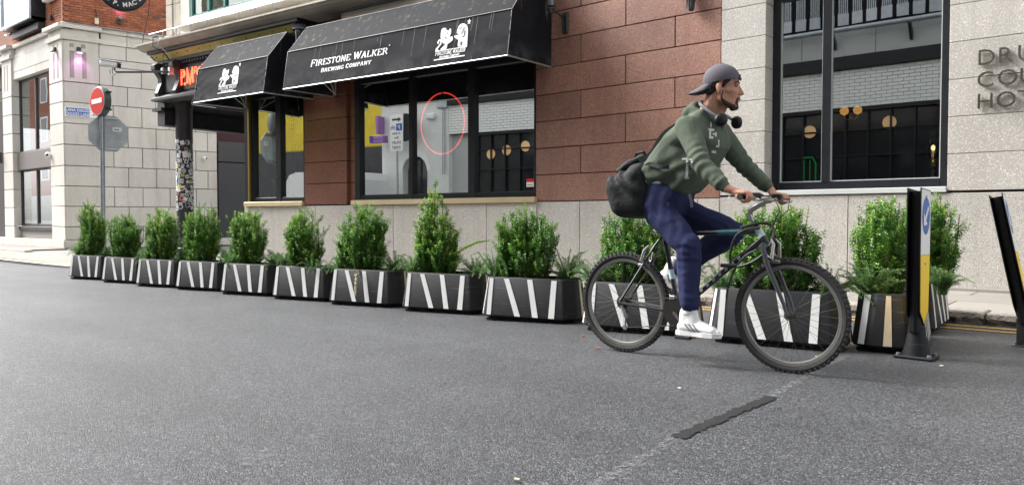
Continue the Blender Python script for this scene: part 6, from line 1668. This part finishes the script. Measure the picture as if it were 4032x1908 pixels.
# black cable lock looped round the head tube and hanging below it
lk = [(.93, -.03, .83), (.86, -.035, .82), (.80, -.04, .79), (.765, -.04, .72), (.755, -.04, .64), (.78, -.045, .60), (.85, -.05, .61), (.93, -.05, .65), (.985, -.04, .71), (1.01, -.02, .78), (.995, 0.0, .835), (.96, .0, .855), (.90, -.03, .852), (.82, -.045, .83)]
cl = thing('cable_lock', 'thick black cable lock looped round the head tube of the bicycle', 'bicycle lock', (BX, BY, 0))
def smooth_path(P, k=5):
    P = [Vector(p) for p in P]; out = []
    for i in range(len(P) - 1):
        a = P[max(i - 1, 0)]; b = P[i]; c = P[i + 1]; d = P[min(i + 2, len(P) - 1)]
        for j in range(k):
            t_ = j / k; out.append(.5 * ((2 * b) + (-a + c) * t_ + (2 * a - 5 * b + 4 * c - d) * t_ ** 2 + (-a + 3 * b - 3 * c + d) * t_ ** 3))
    out.append(P[-1]); return [tuple(p) for p in out]
MB().tube(smooth_path(lk), .0085, 8).build('cable', M['cable'], cl, True)
MB().tube([(.70, -.045, .602), (.80, -.045, .606)], .012, 10).build('lock_barrel', M['rubber_base'], cl, True)
MB().tube(smooth_path([(.91, -.02, .70), (.84, -.03, .66), (.77, -.03, .56), (.735, -.03, .45), (.73, -.03, .40)]), .006, 6).build('loose_strap', M['cable'], cl, True)

# ================================================================ rider
def ico(c, r, sub=2, sc=(1, 1, 1), rot=None):
    bm = bmesh.new(); bmesh.ops.create_icosphere(bm, subdivisions=sub, radius=1.0)
    M4 = Matrix.Translation(c) @ (rot.to_4x4() if rot is not None else Matrix.Identity(4)) @ Matrix.Diagonal((r * sc[0], r * sc[1], r * sc[2], 1))
    bm.transform(M4); return bm
def blob(name, parts, vox, m, parent=None, smooth=6, fn=None, hull_sub=2):
    """union of hulls of spheres, remeshed to one continuous skin"""
    bm = bmesh.new()
    for part in parts:
        if part[0] == 'e':
            b = ico(part[1], 1.0, 3, part[2], part[3] if len(part) > 3 else None); me = bpy.data.meshes.new('t'); b.to_mesh(me); b.free(); bm.from_mesh(me); bpy.data.meshes.remove(me)
        else:
            h = bmesh.new()
            for (p, r) in part[1]:
                b = ico(p, r, hull_sub); me = bpy.data.meshes.new('t'); b.to_mesh(me); b.free(); h.from_mesh(me); bpy.data.meshes.remove(me)
            res = bmesh.ops.convex_hull(h, input=h.verts)
            junk = [g for g in res['geom_interior'] if isinstance(g, bmesh.types.BMVert)] + [v for v in h.verts if not v.link_faces]
            bmesh.ops.delete(h, geom=list(set(junk)), context='VERTS')
            me = bpy.data.meshes.new('t'); h.to_mesh(me); h.free(); bm.from_mesh(me); bpy.data.meshes.remove(me)
    me = bpy.data.meshes.new(name); bm.to_mesh(me); bm.free()
    o = bpy.data.objects.new(name, me); COL.objects.link(o)
    md = o.modifiers.new('r', 'REMESH'); md.mode = 'VOXEL'; md.voxel_size = vox
    if smooth:
        sm = o.modifiers.new('s', 'SMOOTH'); sm.factor = .5; sm.iterations = smooth
    dg = bpy.context.evaluated_depsgraph_get(); ev = o.evaluated_get(dg); me2 = bpy.data.meshes.new_from_object(ev)
    bpy.data.objects.remove(o); bpy.data.meshes.remove(me)
    me2.name = name; me2.materials.clear(); me2.materials.append(m)
    if fn:
        nv = len(me2.vertices); co = np.empty(nv * 3); me2.vertices.foreach_get('co', co); co = co.reshape(-1, 3)
        nr = np.empty(nv * 3); me2.vertices.foreach_get('normal', nr); nr = nr.reshape(-1, 3)
        d = np.array([fn(Vector(c)) for c in co]); co = co + nr * d[:, None]; me2.vertices.foreach_set('co', co.ravel())
    me2.polygons.foreach_set('use_smooth', [True] * len(me2.polygons)); me2.update()
    return link(name, me2, parent)
M['skin'] = mat('skin', (.50, .27, .18), .62, spec=.35, bump=(220, .25, .0015), var=(25, .5, (.40, .19, .12)))
M['skin'].node_tree.nodes['Principled BSDF'].inputs['Subsurface Weight'].default_value = .12
M['skin'].node_tree.nodes['Principled BSDF'].inputs['Subsurface Radius'].default_value = (.01, .004, .002)
M['hair'] = mat('dark_hair', (.012, .010, .009), .75, bump=(260, .8, .004))
M['beard'] = mat('short_beard', (.06, .036, .026), .85, bump=(400, .8, .002))
M['hoodie'] = mat('green_hoodie', (.088, .110, .078), .9, var=(6, .5, (.080, .101, .071)), bump=[(350, .35, .002), (18, .3, .012)])
M['trousers'] = mat('navy_joggers', (.024, .029, .082), .9, spec=.25, bump=[(300, .3, .002), (16, .3, .012)])
M['cap'] = mat('grey_cap_cloth', (.10, .092, .108), .85, bump=(300, .3, .002))
M['shoe'] = mat('white_leather', (.78, .78, .77), .5)
M['bag'] = mat('black_nylon', (.013, .014, .015), .72, spec=.3, bump=[(9, .5, .02), (60, .4, .004)])

Y0 = 4.36
P0 = Vector((-2.40, Y0, 0.0))
# head frame
HC = Vector((-2.012, 4.362, 1.662)); HR = Matrix.Rotation(rad(20), 3, 'Z') @ Matrix.Rotation(rad(3), 3, 'Y')
def hp(x, y, z): return tuple(HC + HR @ Vector((x, y, z)))
K = .97
body = []
body += [('e', hp(-.008, 0, .045), (.098, .077, .088), HR), ('e', hp(.040, 0, -.015), (.060, .057, .088), HR)]
body += [('h', [(hp(.070, -.020, -.098), .022), (hp(.070, .020, -.098), .022), (hp(.0, -.050, -.062), .020), (hp(.0, .050, -.062), .020), (hp(.0, -.052, -.01), .02), (hp(.0, .052, -.01), .02), (hp(.062, 0, -.03), .035)]),
         ('h', [(hp(.084, 0, -.102), .0175), (hp(.066, 0, -.09), .025)]),
         ('h', [(hp(.092, 0, .022), .0085), (hp(.119, 0, -.026), .0105), (hp(.086, 0, -.022), .014)]), ('h', [(hp(.104, -.013, -.029), .0075), (hp(.104, .013, -.029), .0075)]),
         ('h', [(hp(.082, -.036, .036), .0115), (hp(.089, -.012, .036), .0105)]), ('h', [(hp(.082, .036, .036), .0115), (hp(.089, .012, .036), .0105)]), ('h', [(hp(.072, -.03, .07), .02), (hp(.072, .03, .07), .02), (hp(.075, 0, .04), .02)]),
         ('h', [(hp(.064, -.036, -.014), .019), (hp(.028, -.046, -.014), .022)]), ('h', [(hp(.064, .036, -.014), .019), (hp(.028, .046, -.014), .022)]),
         ('h', [(hp(.098, -.015, -.0565), .0068), (hp(.103, 0, -.0555), .0072), (hp(.098, .015, -.0565), .0068)]), ('h', [(hp(.094, -.014, -.068), .0075), (hp(.098, 0, -.069), .008), (hp(.094, .014, -.068), .0075)]),
         ('h', [(hp(.088, 0, -.04), .018), (hp(.086, 0, -.08), .016)])]
for s in (-1, 1):
    body += [('e', hp(-.012, .079 * s, -.004), (.019, .0085, .033), HR @ Matrix.Rotation(rad(-14), 3, 'Y') @ Matrix.Rotation(rad(18 * s), 3, 'Z')), ('e', hp(-.008, .074 * s, -.026), (.012, .008, .012), HR)]
NB = Vector((-2.115, Y0, 1.49))
body += [('h', [(hp(-.028, -.012, -.03), .052), (hp(-.028, .012, -.03), .052), (tuple(NB + Vector((0, -.02, 0))), .056), (tuple(NB + Vector((0, .02, 0))), .056)]), ('h', [(hp(.02, 0, -.075), .03), (tuple(NB + Vector((.05, 0, -.02))), .04)])]
SH_N, SH_F = Vector((-2.135, 4.175, 1.425)), Vector((-2.105, 4.545, 1.425))
EL_N, EL_F = Vector((-2.005, 4.085, 1.195)), Vector((-1.985, 4.640, 1.215))
WR_N, WR_F = Vector((-1.838, 4.062, 1.052)), Vector((-1.825, 4.662, 1.062))
HP_N, HP_F = Vector((-2.43, 4.27, .975)), Vector((-2.43, 4.45, .975))
KN_N, KN_F = Vector((-2.155, 4.225, .715)), Vector((-1.985, 4.485, .805))
AN_N, AN_F = Vector((-2.135, 4.21, .29)), Vector((-2.405, 4.515, .535))
def tv(v): return tuple(v)
body += [('h', [(tv(SH_N), .04), (tv(SH_F), .04), (tv(NB), .05), ((-2.17, 4.29, 1.40), .055), ((-2.17, 4.43, 1.40), .055)]), ('h', [(tv(NB), .045), ((-2.19, 4.30, 1.38), .06), ((-2.19, 4.42, 1.38), .06), ((-2.37, 4.30, 1.12), .06), ((-2.37, 4.42, 1.12), .06)]),
         ('h', [((-2.37, 4.30, 1.12), .06), ((-2.37, 4.42, 1.12), .06), (tv(HP_N), .075), (tv(HP_F), .075)])]
for (a, b, c) in ((SH_N, EL_N, WR_N), (SH_F, EL_F, WR_F)):
    body += [('h', [(tv(a), .045), (tv(b), .036)]), ('h', [(tv(b), .036), (tv(c), .0265)])]
for (a, b, c) in ((HP_N, KN_N, AN_N), (HP_F, KN_F, AN_F)):
    body += [('h', [(tv(a), .075), (tv(b), .052)]), ('h', [(tv(b), .05), (tv(c), .034)])]
body += [('h', [(tv(AN_N), .032), (tv(AN_N + Vector((.09, 0, -.065))), .018)]), ('h', [(tv(AN_F), .032), (tv(AN_F + Vector((.06, 0, -.09))), .018)])]
# hands closed round the grips: palm, four fingers of different lengths, thumb
def hand(wr, s, gx, gy, gz):
    """s=-1 near (right) hand, +1 far (left) hand; the bar runs along Y through (gx, gy, gz)"""
    P = []
    kn = [(gx + .020, gy + dy, gz + .024 - abs(i - 1) * .002) for i, dy in enumerate((-.033 * s, -.011 * s, .011 * s, .033 * s))]
    P.append(('h', [(tv(wr), .0255), ((gx - .045, gy - .020, gz + .027), .019), ((gx - .045, gy + .020, gz + .027), .019)]))
    P.append(('h', [((gx - .045, gy - .024, gz + .026), .0175), ((gx - .045, gy + .024, gz + .026), .0175), ((gx + .014, gy - .034, gz + .022), .0125), ((gx + .014, gy + .034, gz + .022), .0125)]))
    P.append(('h', [((gx - .035, gy - .02, gz + .005), .014), ((gx - .035, gy + .02, gz + .005), .014), ((gx - .02, gy, gz + .02), .015)]))
    ln = (1.0, 1.08, 1.02, .82)
    for i, k in enumerate(kn):
        L_ = ln[i]; y = k[1]
        a = (k[0], y, k[2]); b = (gx + .036 * L_, y + .001 * s, gz + .002); c = (gx + .022 * L_, y + .002 * s, gz - .023 * L_); d = (gx - .002, y + .002 * s, gz - .029 * L_)
        P += [('h', [(a, .0100), (b, .0092)]), ('h', [(b, .0092), (c, .0084)]), ('h', [(c, .0084), (d, .0076)])]
    # thumb: from the side of the palm nearest the stem, down and round the bar
    ty = gy - .030 * s
    P += [('h', [((gx - .035, ty + .006 * s, gz + .012), .0135), ((gx - .012, ty - .014 * s, gz - .010), .0108)]), ('h', [((gx - .012, ty - .014 * s, gz - .010), .0105), ((gx + .014, ty - .020 * s, gz - .022), .0088)])]
    return P
body += hand(WR_N, 1, BX + .940, BY - .272, 1.004)
body += hand(WR_F, -1, BX + .940, BY + .272, 1.004)
person = blob('person', body, .0052, M['skin'], None, 3)
tag(person, 'man in backward grey cap, green hoodie and navy joggers riding the black bicycle', 'person')
# re-centre nothing: the body mesh is in world space, its clothes are its children
def fold(p, a=1.0):
    q = Vector((p.x * 9, p.y * 9, p.z * 4.5)); return a * (.008 * noise.noise(q) + .004 * noise.noise(q * 2.4 + Vector((3, 1, 7))))
def arm_folds(p):
    d = 0
    for w_, e_, s_ in ((WR_N, EL_N, SH_N), (WR_F, EL_F, SH_F)):
        q = (p - e_).length
        if q < .16: d += .006 * math.sin((p - e_).dot((s_ - w_).normalized()) * 120 + 3 * noise.noise(p * 8)) * (1 - q / .16)
        q = (p - w_).length
        if q < .12: d += .005 * math.sin((p - w_).dot((e_ - w_).normalized()) * 150 + 2 * noise.noise(p * 10)) * (1 - q / .12)
    if p.x < -2.1 and p.z < 1.32: d += .006 * math.sin((p.z - p.x * .5) * 55 + 4 * noise.noise(p * 5)) * min(1, (1.32 - p.z) / .15)
    return d + fold(p, 1.1)
hd = [('h', [(tv(SH_N + Vector((-.01, .02, -.01))), .070), (tv(SH_F + Vector((-.01, -.02, -.01))), .070), ((-2.13, 4.28, 1.475), .06), ((-2.13, 4.44, 1.475), .06), ((-2.055, 4.29, 1.34), .068), ((-2.055, 4.43, 1.34), .068), ((-2.285, 4.26, 1.36), .08), ((-2.285, 4.46, 1.36), .08)]),
      ('h', [((-2.055, 4.29, 1.34), .066), ((-2.055, 4.43, 1.34), .066), ((-2.28, 4.26, 1.36), .078), ((-2.28, 4.46, 1.36), .078), ((-2.19, 4.27, 1.15), .072), ((-2.19, 4.45, 1.15), .072), ((-2.42, 4.25, 1.18), .082), ((-2.42, 4.47, 1.18), .082)]),
      ('h', [((-2.19, 4.27, 1.15), .072), ((-2.19, 4.45, 1.15), .072), ((-2.41, 4.26, 1.18), .075), ((-2.41, 4.46, 1.18), .075), ((-2.235, 4.27, 1.085), .06), ((-2.235, 4.45, 1.085), .06), ((-2.42, 4.27, 1.12), .065), ((-2.42, 4.45, 1.12), .065)])]
for (a, b, c) in ((SH_N, EL_N, WR_N), (SH_F, EL_F, WR_F)):
    c2 = c + (b - c) * .10
    hd += [('h', [(tv(a + Vector((-.01, 0, .0))), .074), (tv(b), .059)]), ('h', [(tv(b), .059), (tv(c2 + (b - c) * .12), .050)]), ('h', [(tv(c2 + (b - c) * .14), .047), (tv(c2), .036)])]
# hood and collar
hd += [('h', [((-2.205, 4.31, 1.53), .040), ((-2.205, 4.41, 1.53), .040), ((-2.19, 4.36, 1.57), .040), ((-2.23, 4.36, 1.46), .06)]),
       ('h', [((-2.19, 4.295, 1.545), .030), ((-2.10, 4.28, 1.51), .028)]), ('h', [((-2.19, 4.425, 1.545), .030), ((-2.10, 4.44, 1.51), .028)]),
       ('h', [((-2.10, 4.275, 1.515), .030), ((-2.035, 4.33, 1.455), .026)]), ('h', [((-2.10, 4.445, 1.515), .030), ((-2.035, 4.39, 1.455), .026)])]
hoodie = blob('hoodie', hd, .0075, M['hoodie'], person, 7, arm_folds)
def leg_folds(p):
    d = 0
    for k_, h_, a_ in ((KN_N, HP_N, AN_N), (KN_F, HP_F, AN_F)):
        q = (p - k_).length
        if q < .24: d += .003 * math.sin((p - k_).dot((h_ - a_).normalized() + Vector((.3, .2, 0))) * 60 + 9 * noise.noise(p * 7)) * (1 - q / .24)
        q = (p - h_).length
        if q < .25: d += .007 * math.sin((p - h_).dot((k_ - h_).normalized()) * 50 + 8 * noise.noise(p * 6)) * (1 - q / .25)
        q = abs(p.z - (a_.z + .1))
        if q < .1: d += .002 * math.sin(p.z * 140 + 3 * noise.noise(p * 8)) * (1 - q / .1)
    return d + fold(p, 1.3)
tr = [('h', [((-2.40, 4.28, 1.075), .082), ((-2.40, 4.44, 1.075), .082), ((-2.30, 4.28, 1.045), .08), ((-2.30, 4.44, 1.045), .08), (tv(HP_N + Vector((-.015, 0, .02))), .10), (tv(HP_F + Vector((-.015, 0, .02))), .10), ((-2.36, 4.27, .96), .095), ((-2.36, 4.45, .96), .095)]),
      ('h', [(tv(HP_N + Vector((.02, -.01, -.01))), .100), (tv(KN_N + Vector((-.02, 0, .005))), .076)]), ('h', [(tv(KN_N + Vector((-.005, 0, .01))), .077), (tv(KN_N + Vector((-.005, 0, -.14))), .074)]), ('h', [(tv(KN_N + Vector((-.005, 0, -.12))), .075), (tv(AN_N + Vector((-.005, 0, .095))), .062)]), ('h', [(tv(AN_N + Vector((-.005, 0, .11))), .066), (tv(AN_N + Vector((.0, 0, .075))), .062)]),
      ('h', [(tv(HP_F + Vector((.02, .01, -.01))), .100), (tv(KN_F + Vector((-.02, 0, 0))), .076)]), ('h', [(tv(KN_F + Vector((-.01, 0, -.005))), .080), (tv(KN_F * .4 + AN_F * .6), .072)]), ('h', [(tv(KN_F * .4 + AN_F * .6), .072), (tv(AN_F * .9 + KN_F * .1), .058)])]
trousers = blob('trousers', tr, .0078, M['trousers'], person, 7, leg_folds)

# projected prints and patches on cloth
VD = Vector((-.40, .91, -.02)).normalized()
def decal(target, rects, name, m, off=.0035, nx=4, nz=4):
    """small panels laid on a cloth surface; rects: quads of (X, Z) on the plane of the bicycle"""
    me = target.data; bv = BVHTree.FromPolygons([v.co.copy() for v in me.vertices], [tuple(p.vertices) for p in me.polygons])
    mb = MB()
    for q in rects:
        a, b, c, d = [Vector((p[0], Y0, p[1])) for p in q]; g = []
        ok = True
        for j in range(nz + 1):
            row = []
            for i in range(nx + 1):
                p = a.lerp(b, i / nx).lerp(d.lerp(c, i / nx), j / nz)
                hit = bv.ray_cast(p - VD * 1.0, VD, 2.0)
                if hit[0] is None: ok = False; break
                row.append(tuple(hit[0] - VD * off))
            if not ok: break
            g.append(row)
        if not ok: continue
        for j in range(nz):
            for i in range(nx): mb.quad(g[j][i], g[j][i + 1], g[j + 1][i + 1], g[j + 1][i])
    if mb.v: return mb.build(name, m, target if target.parent is None else target, True, fix=False)
def R(x0, x1, z0, z1, sk=0): return [(x0, z0), (x1, z0), (x1 + sk, z1), (x0 + sk, z1)]
cp = mat('cracked_white_print', (.62, .63, .62), .8, detail=(120, .5, .6, (.4, .42, .4)))
decal(hoodie, [R(-2.083, -2.074, 1.425, 1.46), R(-2.092, -2.058, 1.402, 1.418), R(-2.088, -2.076, 1.368, 1.402), R(-2.088, -2.062, 1.354, 1.368), R(-2.066, -2.05, 1.378, 1.39), R(-2.052, -2.042, 1.368, 1.396)], 'chest_print', cp)
decal(hoodie, [R(-2.032, -2.024, 1.315, 1.35), R(-2.044, -2.026, 1.307, 1.316), R(-2.072, -2.045, 1.272, 1.286)], 'chest_print', cp)
decal(hoodie, [R(-2.238, -2.222, 1.13, 1.25, .004), R(-2.262, -2.205, 1.234, 1.244), R(-2.218, -2.188, 1.215, 1.221), R(-2.218, -2.18, 1.20, 1.205), R(-2.245, -2.215, 1.118, 1.13)], 'belly_print', cp)
gp_ = mat('grey_reflective_strip', (.13, .145, .20), .6)
decal(trousers, [R(-2.218, -2.200, .955, 1.055, -.016), R(-2.190, -2.172, .985, 1.055, -.018)], 'reflective_strip', gp_)
decal(trousers, [R(-2.37, -2.348, .957, .982)], 'small_logo_patch', mat('dark_patch', (.05, .055, .09), .6))
blob('shirt_hem', [('h', [((-2.445, 4.235, 1.125), .035), ((-2.36, 4.225, 1.115), .028), ((-2.40, 4.30, 1.12), .05)])], .006, M['white_paint'], person, 4)

# cap worn backwards
cm = MB(); n = 28; m_ = 12
def capz(a): return .060 + (-.040) * (1 - math.cos(a)) / 2 * 1.0     # hem: higher at the forehead, lower at the nape
for j in range(m_ + 1):
    f = j / m_
    for i in range(n):
        a = 2 * PI * i / n; z0_ = capz(a) ; ez = .055; rx, ry, rz_ = .110, .088, .098
        t0 = math.asin(max(-1, min(1, (z0_ - ez) / rz_))); th = t0 + (PI / 2 - t0) * f
        cm.v.append(hp(-.008 + rx * math.cos(th) * math.cos(a), ry * math.cos(th) * math.sin(a), ez + rz_ * math.sin(th)))
for j in range(m_):
    for i in range(n): cm.f.append((j * n + i, j * n + (i + 1) % n, (j + 1) * n + (i + 1) % n, (j + 1) * n + i))
capo = cm.build('cap', M['cap'], person, True)
bm_ = MB(); nn = 12
for j in range(6):
    f = j / 5
    for i in range(nn + 1):
        a = PI + rad(-62 + 124 * i / nn); x = -.008 + .108 * math.cos(a); y = .087 * math.sin(a); ln_ = .085 * math.cos((i / nn - .5) * PI) ** .6 if 0 < i < nn else .004
        bm_.v.append(hp(x - ln_ * f, y * (1 - .12 * f), .022 - ln_ * f * .62 - .020 * f * abs(math.sin((i / nn - .5) * PI)) ** 2))
for j in range(5):
    for i in range(nn): bm_.f.append((j * (nn + 1) + i, j * (nn + 1) + i + 1, (j + 1) * (nn + 1) + i + 1, (j + 1) * (nn + 1) + i))
br_ = bm_.build('cap_peak', M['cap'], capo, True, fix=False); so = br_.modifiers.new('s', 'SOLIDIFY'); so.thickness = .004
MB().tube([hp(.098, -.035, .064), hp(.104, -.018, .061), hp(.106, 0, .060), hp(.104, .018, .061), hp(.098, .035, .064)], .006, 6).build('cap_strap', M['text_dark'], capo, True)
MB().sph(hp(.098, -.012, .078), .013, 6, (.5, 1, .8)).build('cap_opening', M['text_dark'], capo, True)
MB().sph(hp(-.008, 0, .154), .007, 6).build('cap_button', M['cap'], capo, True)
blob('hair', [('e', hp(-.024, 0, .034), (.090, .0775, .080), HR), ('h', [(hp(-.058, -.040, -.01), .032), (hp(-.058, .040, -.01), .032), (hp(-.062, 0, -.035), .032), (hp(-.05, -.048, .03), .028)]), ('h', [(hp(.046, -.0585, .052), .011), (hp(.018, -.066, .040), .012), (hp(.010, -.0685, .010), .007)]), ('h', [(hp(.046, .0585, .052), .011), (hp(.018, .066, .040), .012), (hp(.010, .0685, .010), .007)])], .005, M['hair'], person, 3)
bd_ = [('h', [(hp(.088, 0, -.108), .0165), (hp(.066, -.016, -.108), .020), (hp(.066, .016, -.108), .020), (hp(.080, 0, -.09), .020)]), ('h', [(hp(.106, -.004, -.0475), .0045), (hp(.097, -.022, -.054), .0055)]), ('h', [(hp(.106, .004, -.0475), .0045), (hp(.097, .022, -.054), .0055)])]
for s in (-1, 1):
    bd_ += [('h', [(hp(.070, .024 * s, -.102), .0195), (hp(.030, .044 * s, -.085), .0165)]), ('h', [(hp(.030, .044 * s, -.085), .0165), (hp(.004, .0565 * s, -.062), .0135)]), ('h', [(hp(.004, .0575 * s, -.060), .0125), (hp(.008, .066 * s, -.015), .0065)]), ('h', [(hp(.097, .022 * s, -.054), .0055), (hp(.086, .024 * s, -.085), .012)])]
blob('beard', bd_, .0042, M['beard'], person, 3)
for s in (-1, 1):
    e = MB().sph(hp(.0765, .031 * s, .016), .0125, 10).build('eye', mat('eye_white', (.16, .12, .10), .3) if s < 0 else bpy.data.materials['eye_white'], person, True)
    MB().sph(hp(.0845, .0325 * s, .0155), .0065, 8).build('iris', M['hair'], e, True)
    MB().tube([hp(.081, .044 * s, .0255), hp(.0905, .032 * s, .0265), hp(.090, .019 * s, .0225)], .0035, 6).build('upper_eyelid', M['skin'], e, True)
    MB().tube([hp(.080, .050 * s, .036), hp(.092, .036 * s, .0425), hp(.098, .014 * s, .036)], [.003, .0048, .004], 6).build('eyebrow', M['hair'], person, True)
M['lips'] = mat('lips', (.42, .15, .12), .45)
MB().tube([hp(.1035, -.016, -.0625), hp(.1095, 0, -.0615), hp(.1035, .016, -.0625)], .0042, 6).build('mouth', M['lips'], person, True)

# shoes
def shoe(an, pitch, label):
    R4 = Matrix.Translation(an) @ Matrix.Rotation(pitch, 4, 'Y')
    def w(x, y, z): return tuple(R4 @ Vector((x, y, z)))
    up = blob('shoe', [('h', [(w(-.050, -.004, -.065), .034), (w(-.050, .004, -.065), .034), (w(.03, -.012, -.065), .032), (w(.03, .012, -.065), .032), (w(.0, 0, -.02), .040)]),
        ('h', [(w(.03, -.010, -.063), .035), (w(.03, .010, -.063), .035), (w(.145, -.014, -.076), .026), (w(.145, .014, -.076), .026), (w(.06, 0, -.045), .03)]),
        ('h', [(w(-.035, 0, -.045), .036), (w(-.03, 0, .022), .037), (w(.018, 0, .03), .032), (w(.03, 0, -.03), .036)]), ('h', [(w(.175, 0, -.084), .018), (w(.12, -.018, -.075), .022), (w(.12, .018, -.075), .022)])], .005, M['shoe'], person, 3)
    up['label'] = label
    out = [(-.092, .0), (-.085, .024), (-.05, .036), (.03, .036), (.10, .044), (.16, .040), (.195, .020), (.203, 0), (.195, -.020), (.16, -.040), (.10, -.044), (.03, -.036), (-.05, -.036), (-.085, -.024)]
    MB().prism([w(x, y, -.112) for x, y in out], tuple(R4.to_3x3() @ Vector((0, 0, .026)))).build('sole', M['shoe'], up)
    for i in range(3):
        x = -.002 + i * .026
        me = up.data; bv = BVHTree.FromPolygons([v.co.copy() for v in me.vertices], [tuple(p.vertices) for p in me.polygons]); mb = MB(); g = []
        for j in range(5):
            z = -.083 + j * .011; row = []
            for k in range(2):
                xx = x + k * .014 - (j - 2) * .010; o = R4 @ Vector((xx, -.3, z)); d = R4.to_3x3() @ Vector((0, 1, 0)); h = bv.ray_cast(o, d, 1)
                row.append(tuple(h[0] - d * .002) if h[0] else tuple(R4 @ Vector((xx, -.035, z))))
            g.append(row)
        for j in range(4): mb.quad(g[j][0], g[j][1], g[j + 1][1], g[j + 1][0])
        mb.build('grey_stripe', mat('grey_stripe', (.2, .2, .2), .5) if i == 0 and 'gs' not in M else M['gs'], up, fix=False); M['gs'] = bpy.data.materials['grey_stripe']
    for i in range(4): MB().tube([w(.028 + i * .018, -.022, -.018 - i * .011), w(.034 + i * .018, 0, -.008 - i * .011), w(.028 + i * .018, .022, -.018 - i * .011)], .0028, 5).build('lace', M['shoe'], up, True)
    MB().tube([w(-.012, 0, .02), w(-.014, 0, .075)], [.043, .040], 14).build('sock', M['white_paint'], up, True)
    return up
shoe(Vector((-2.130, 4.20, .292)), rad(0), 'near white shoe with three grey side stripes')
shoe(Vector((-2.405, 4.515, .548)), rad(24), 'far white shoe, toe pointing down')

# backpack
t = thing('backpack', 'black soft backpack slung low on the back of the cyclist', 'backpack', (-2.58, 4.30, .91))
bo = Vector((-2.625, 4.30, .925))
def bl(name, parts, vox, m, par, s, fn=None):
    o = blob(name, parts, vox, m, par, s, fn)
    for v in o.data.vertices: v.co -= bo
    return o
def bag_f(p): return .010 * math.sin((p.z * 1.0 + p.x * .6) * 42 + 5 * noise.noise(p * 6)) * max(0, min(1, (p.z - 1.02) / .12)) + .008 * noise.noise(p * 6)
bb_ = bl('body', [('h', [((-2.70, 4.21, 1.10), .085), ((-2.68, 4.38, 1.09), .085), ((-2.66, 4.22, .99), .085), ((-2.63, 4.38, .985), .085), ((-2.55, 4.20, 1.15), .07), ((-2.54, 4.38, 1.15), .07), ((-2.54, 4.21, .98), .07), ((-2.53, 4.38, .98), .07)]),
                 ('h', [((-2.67, 4.24, 1.16), .055), ((-2.66, 4.36, 1.16), .055), ((-2.52, 4.22, 1.20), .05), ((-2.52, 4.38, 1.20), .05)])], .0085, M['bag'], t, 8, bag_f)
bl('rolled_top', [('h', [((-2.69, 4.22, 1.205), .026), ((-2.62, 4.23, 1.25), .030)]), ('h', [((-2.62, 4.23, 1.25), .030), ((-2.52, 4.24, 1.285), .026)]), ('h', [((-2.66, 4.36, 1.21), .028), ((-2.55, 4.38, 1.26), .03)]), ('h', [((-2.66, 4.26, 1.20), .03), ((-2.56, 4.36, 1.23), .035)])], .007, M['bag'], t, 5, lambda p: .006 * noise.noise(p * 20))
for k, pts in enumerate(([(-2.50, 4.19, 1.21), (-2.44, 4.17, 1.235), (-2.36, 4.15, 1.215), (-2.30, 4.16, 1.21)], [(-2.53, 4.20, 1.26), (-2.46, 4.21, 1.30), (-2.36, 4.20, 1.42), (-2.24, 4.20, 1.48)], [(-2.53, 4.38, 1.24), (-2.44, 4.46, 1.34), (-2.34, 4.50, 1.44)])):
    P = smooth_path(pts, 4); mb = MB()
    for a, b in zip(P[:-1], P[1:]):
        a = Vector(a) - bo; b = Vector(b) - bo; d = (b - a).normalized(); u = d.cross(Vector((0, 1, 0))).normalized() * .013
        mb.prism([tuple(a - u), tuple(b - u), tuple(b + u), tuple(a + u)], (0, -.004, 0))
    mb.build('strap', M['bag'], t)
MB().tube([tuple(Vector(p) - bo) for p in ((-2.60, 4.25, 1.27), (-2.57, 4.23, 1.31), (-2.52, 4.23, 1.32), (-2.50, 4.24, 1.28))], .009, 6).build('carry_handle', M['bag'], t, True)

# headphones round the neck
ho = Vector((-1.985, 4.27, 1.47))
t = thing('headphones', 'black headphones with grey band hanging round the neck of the cyclist', 'headphones', tuple(ho))
def hq(p): return tuple(Vector(p) - ho)
MB().tube([hq(p) for p in smooth_path([(-2.005, 4.272, 1.488), (-2.06, 4.265, 1.53), (-2.115, 4.285, 1.575), (-2.14, 4.36, 1.60), (-2.115, 4.435, 1.575), (-2.05, 4.455, 1.53), (-1.985, 4.45, 1.488)])], .010, 8).build('band', mat('grey_band', (.16, .17, .2), .5), t, True)
for (p, s) in (((-1.975, 4.268, 1.468), -1), ((-1.955, 4.452, 1.468), 1)):
    ax = Vector((.55, -.83 * (1 if s < 0 else -1), .1)).normalized()
    R_ = ax.to_track_quat('Z', 'Y').to_matrix().to_4x4()
    MB().lathe([(.001, -.024), (.030, -.024), (.038, -.014), (.039, .004), (.034, .014), (.024, .020), (.001, .021)], n=24).xf(Matrix.Translation(hq(p)) @ R_).build('ear_cup', M['bp'], t, True)
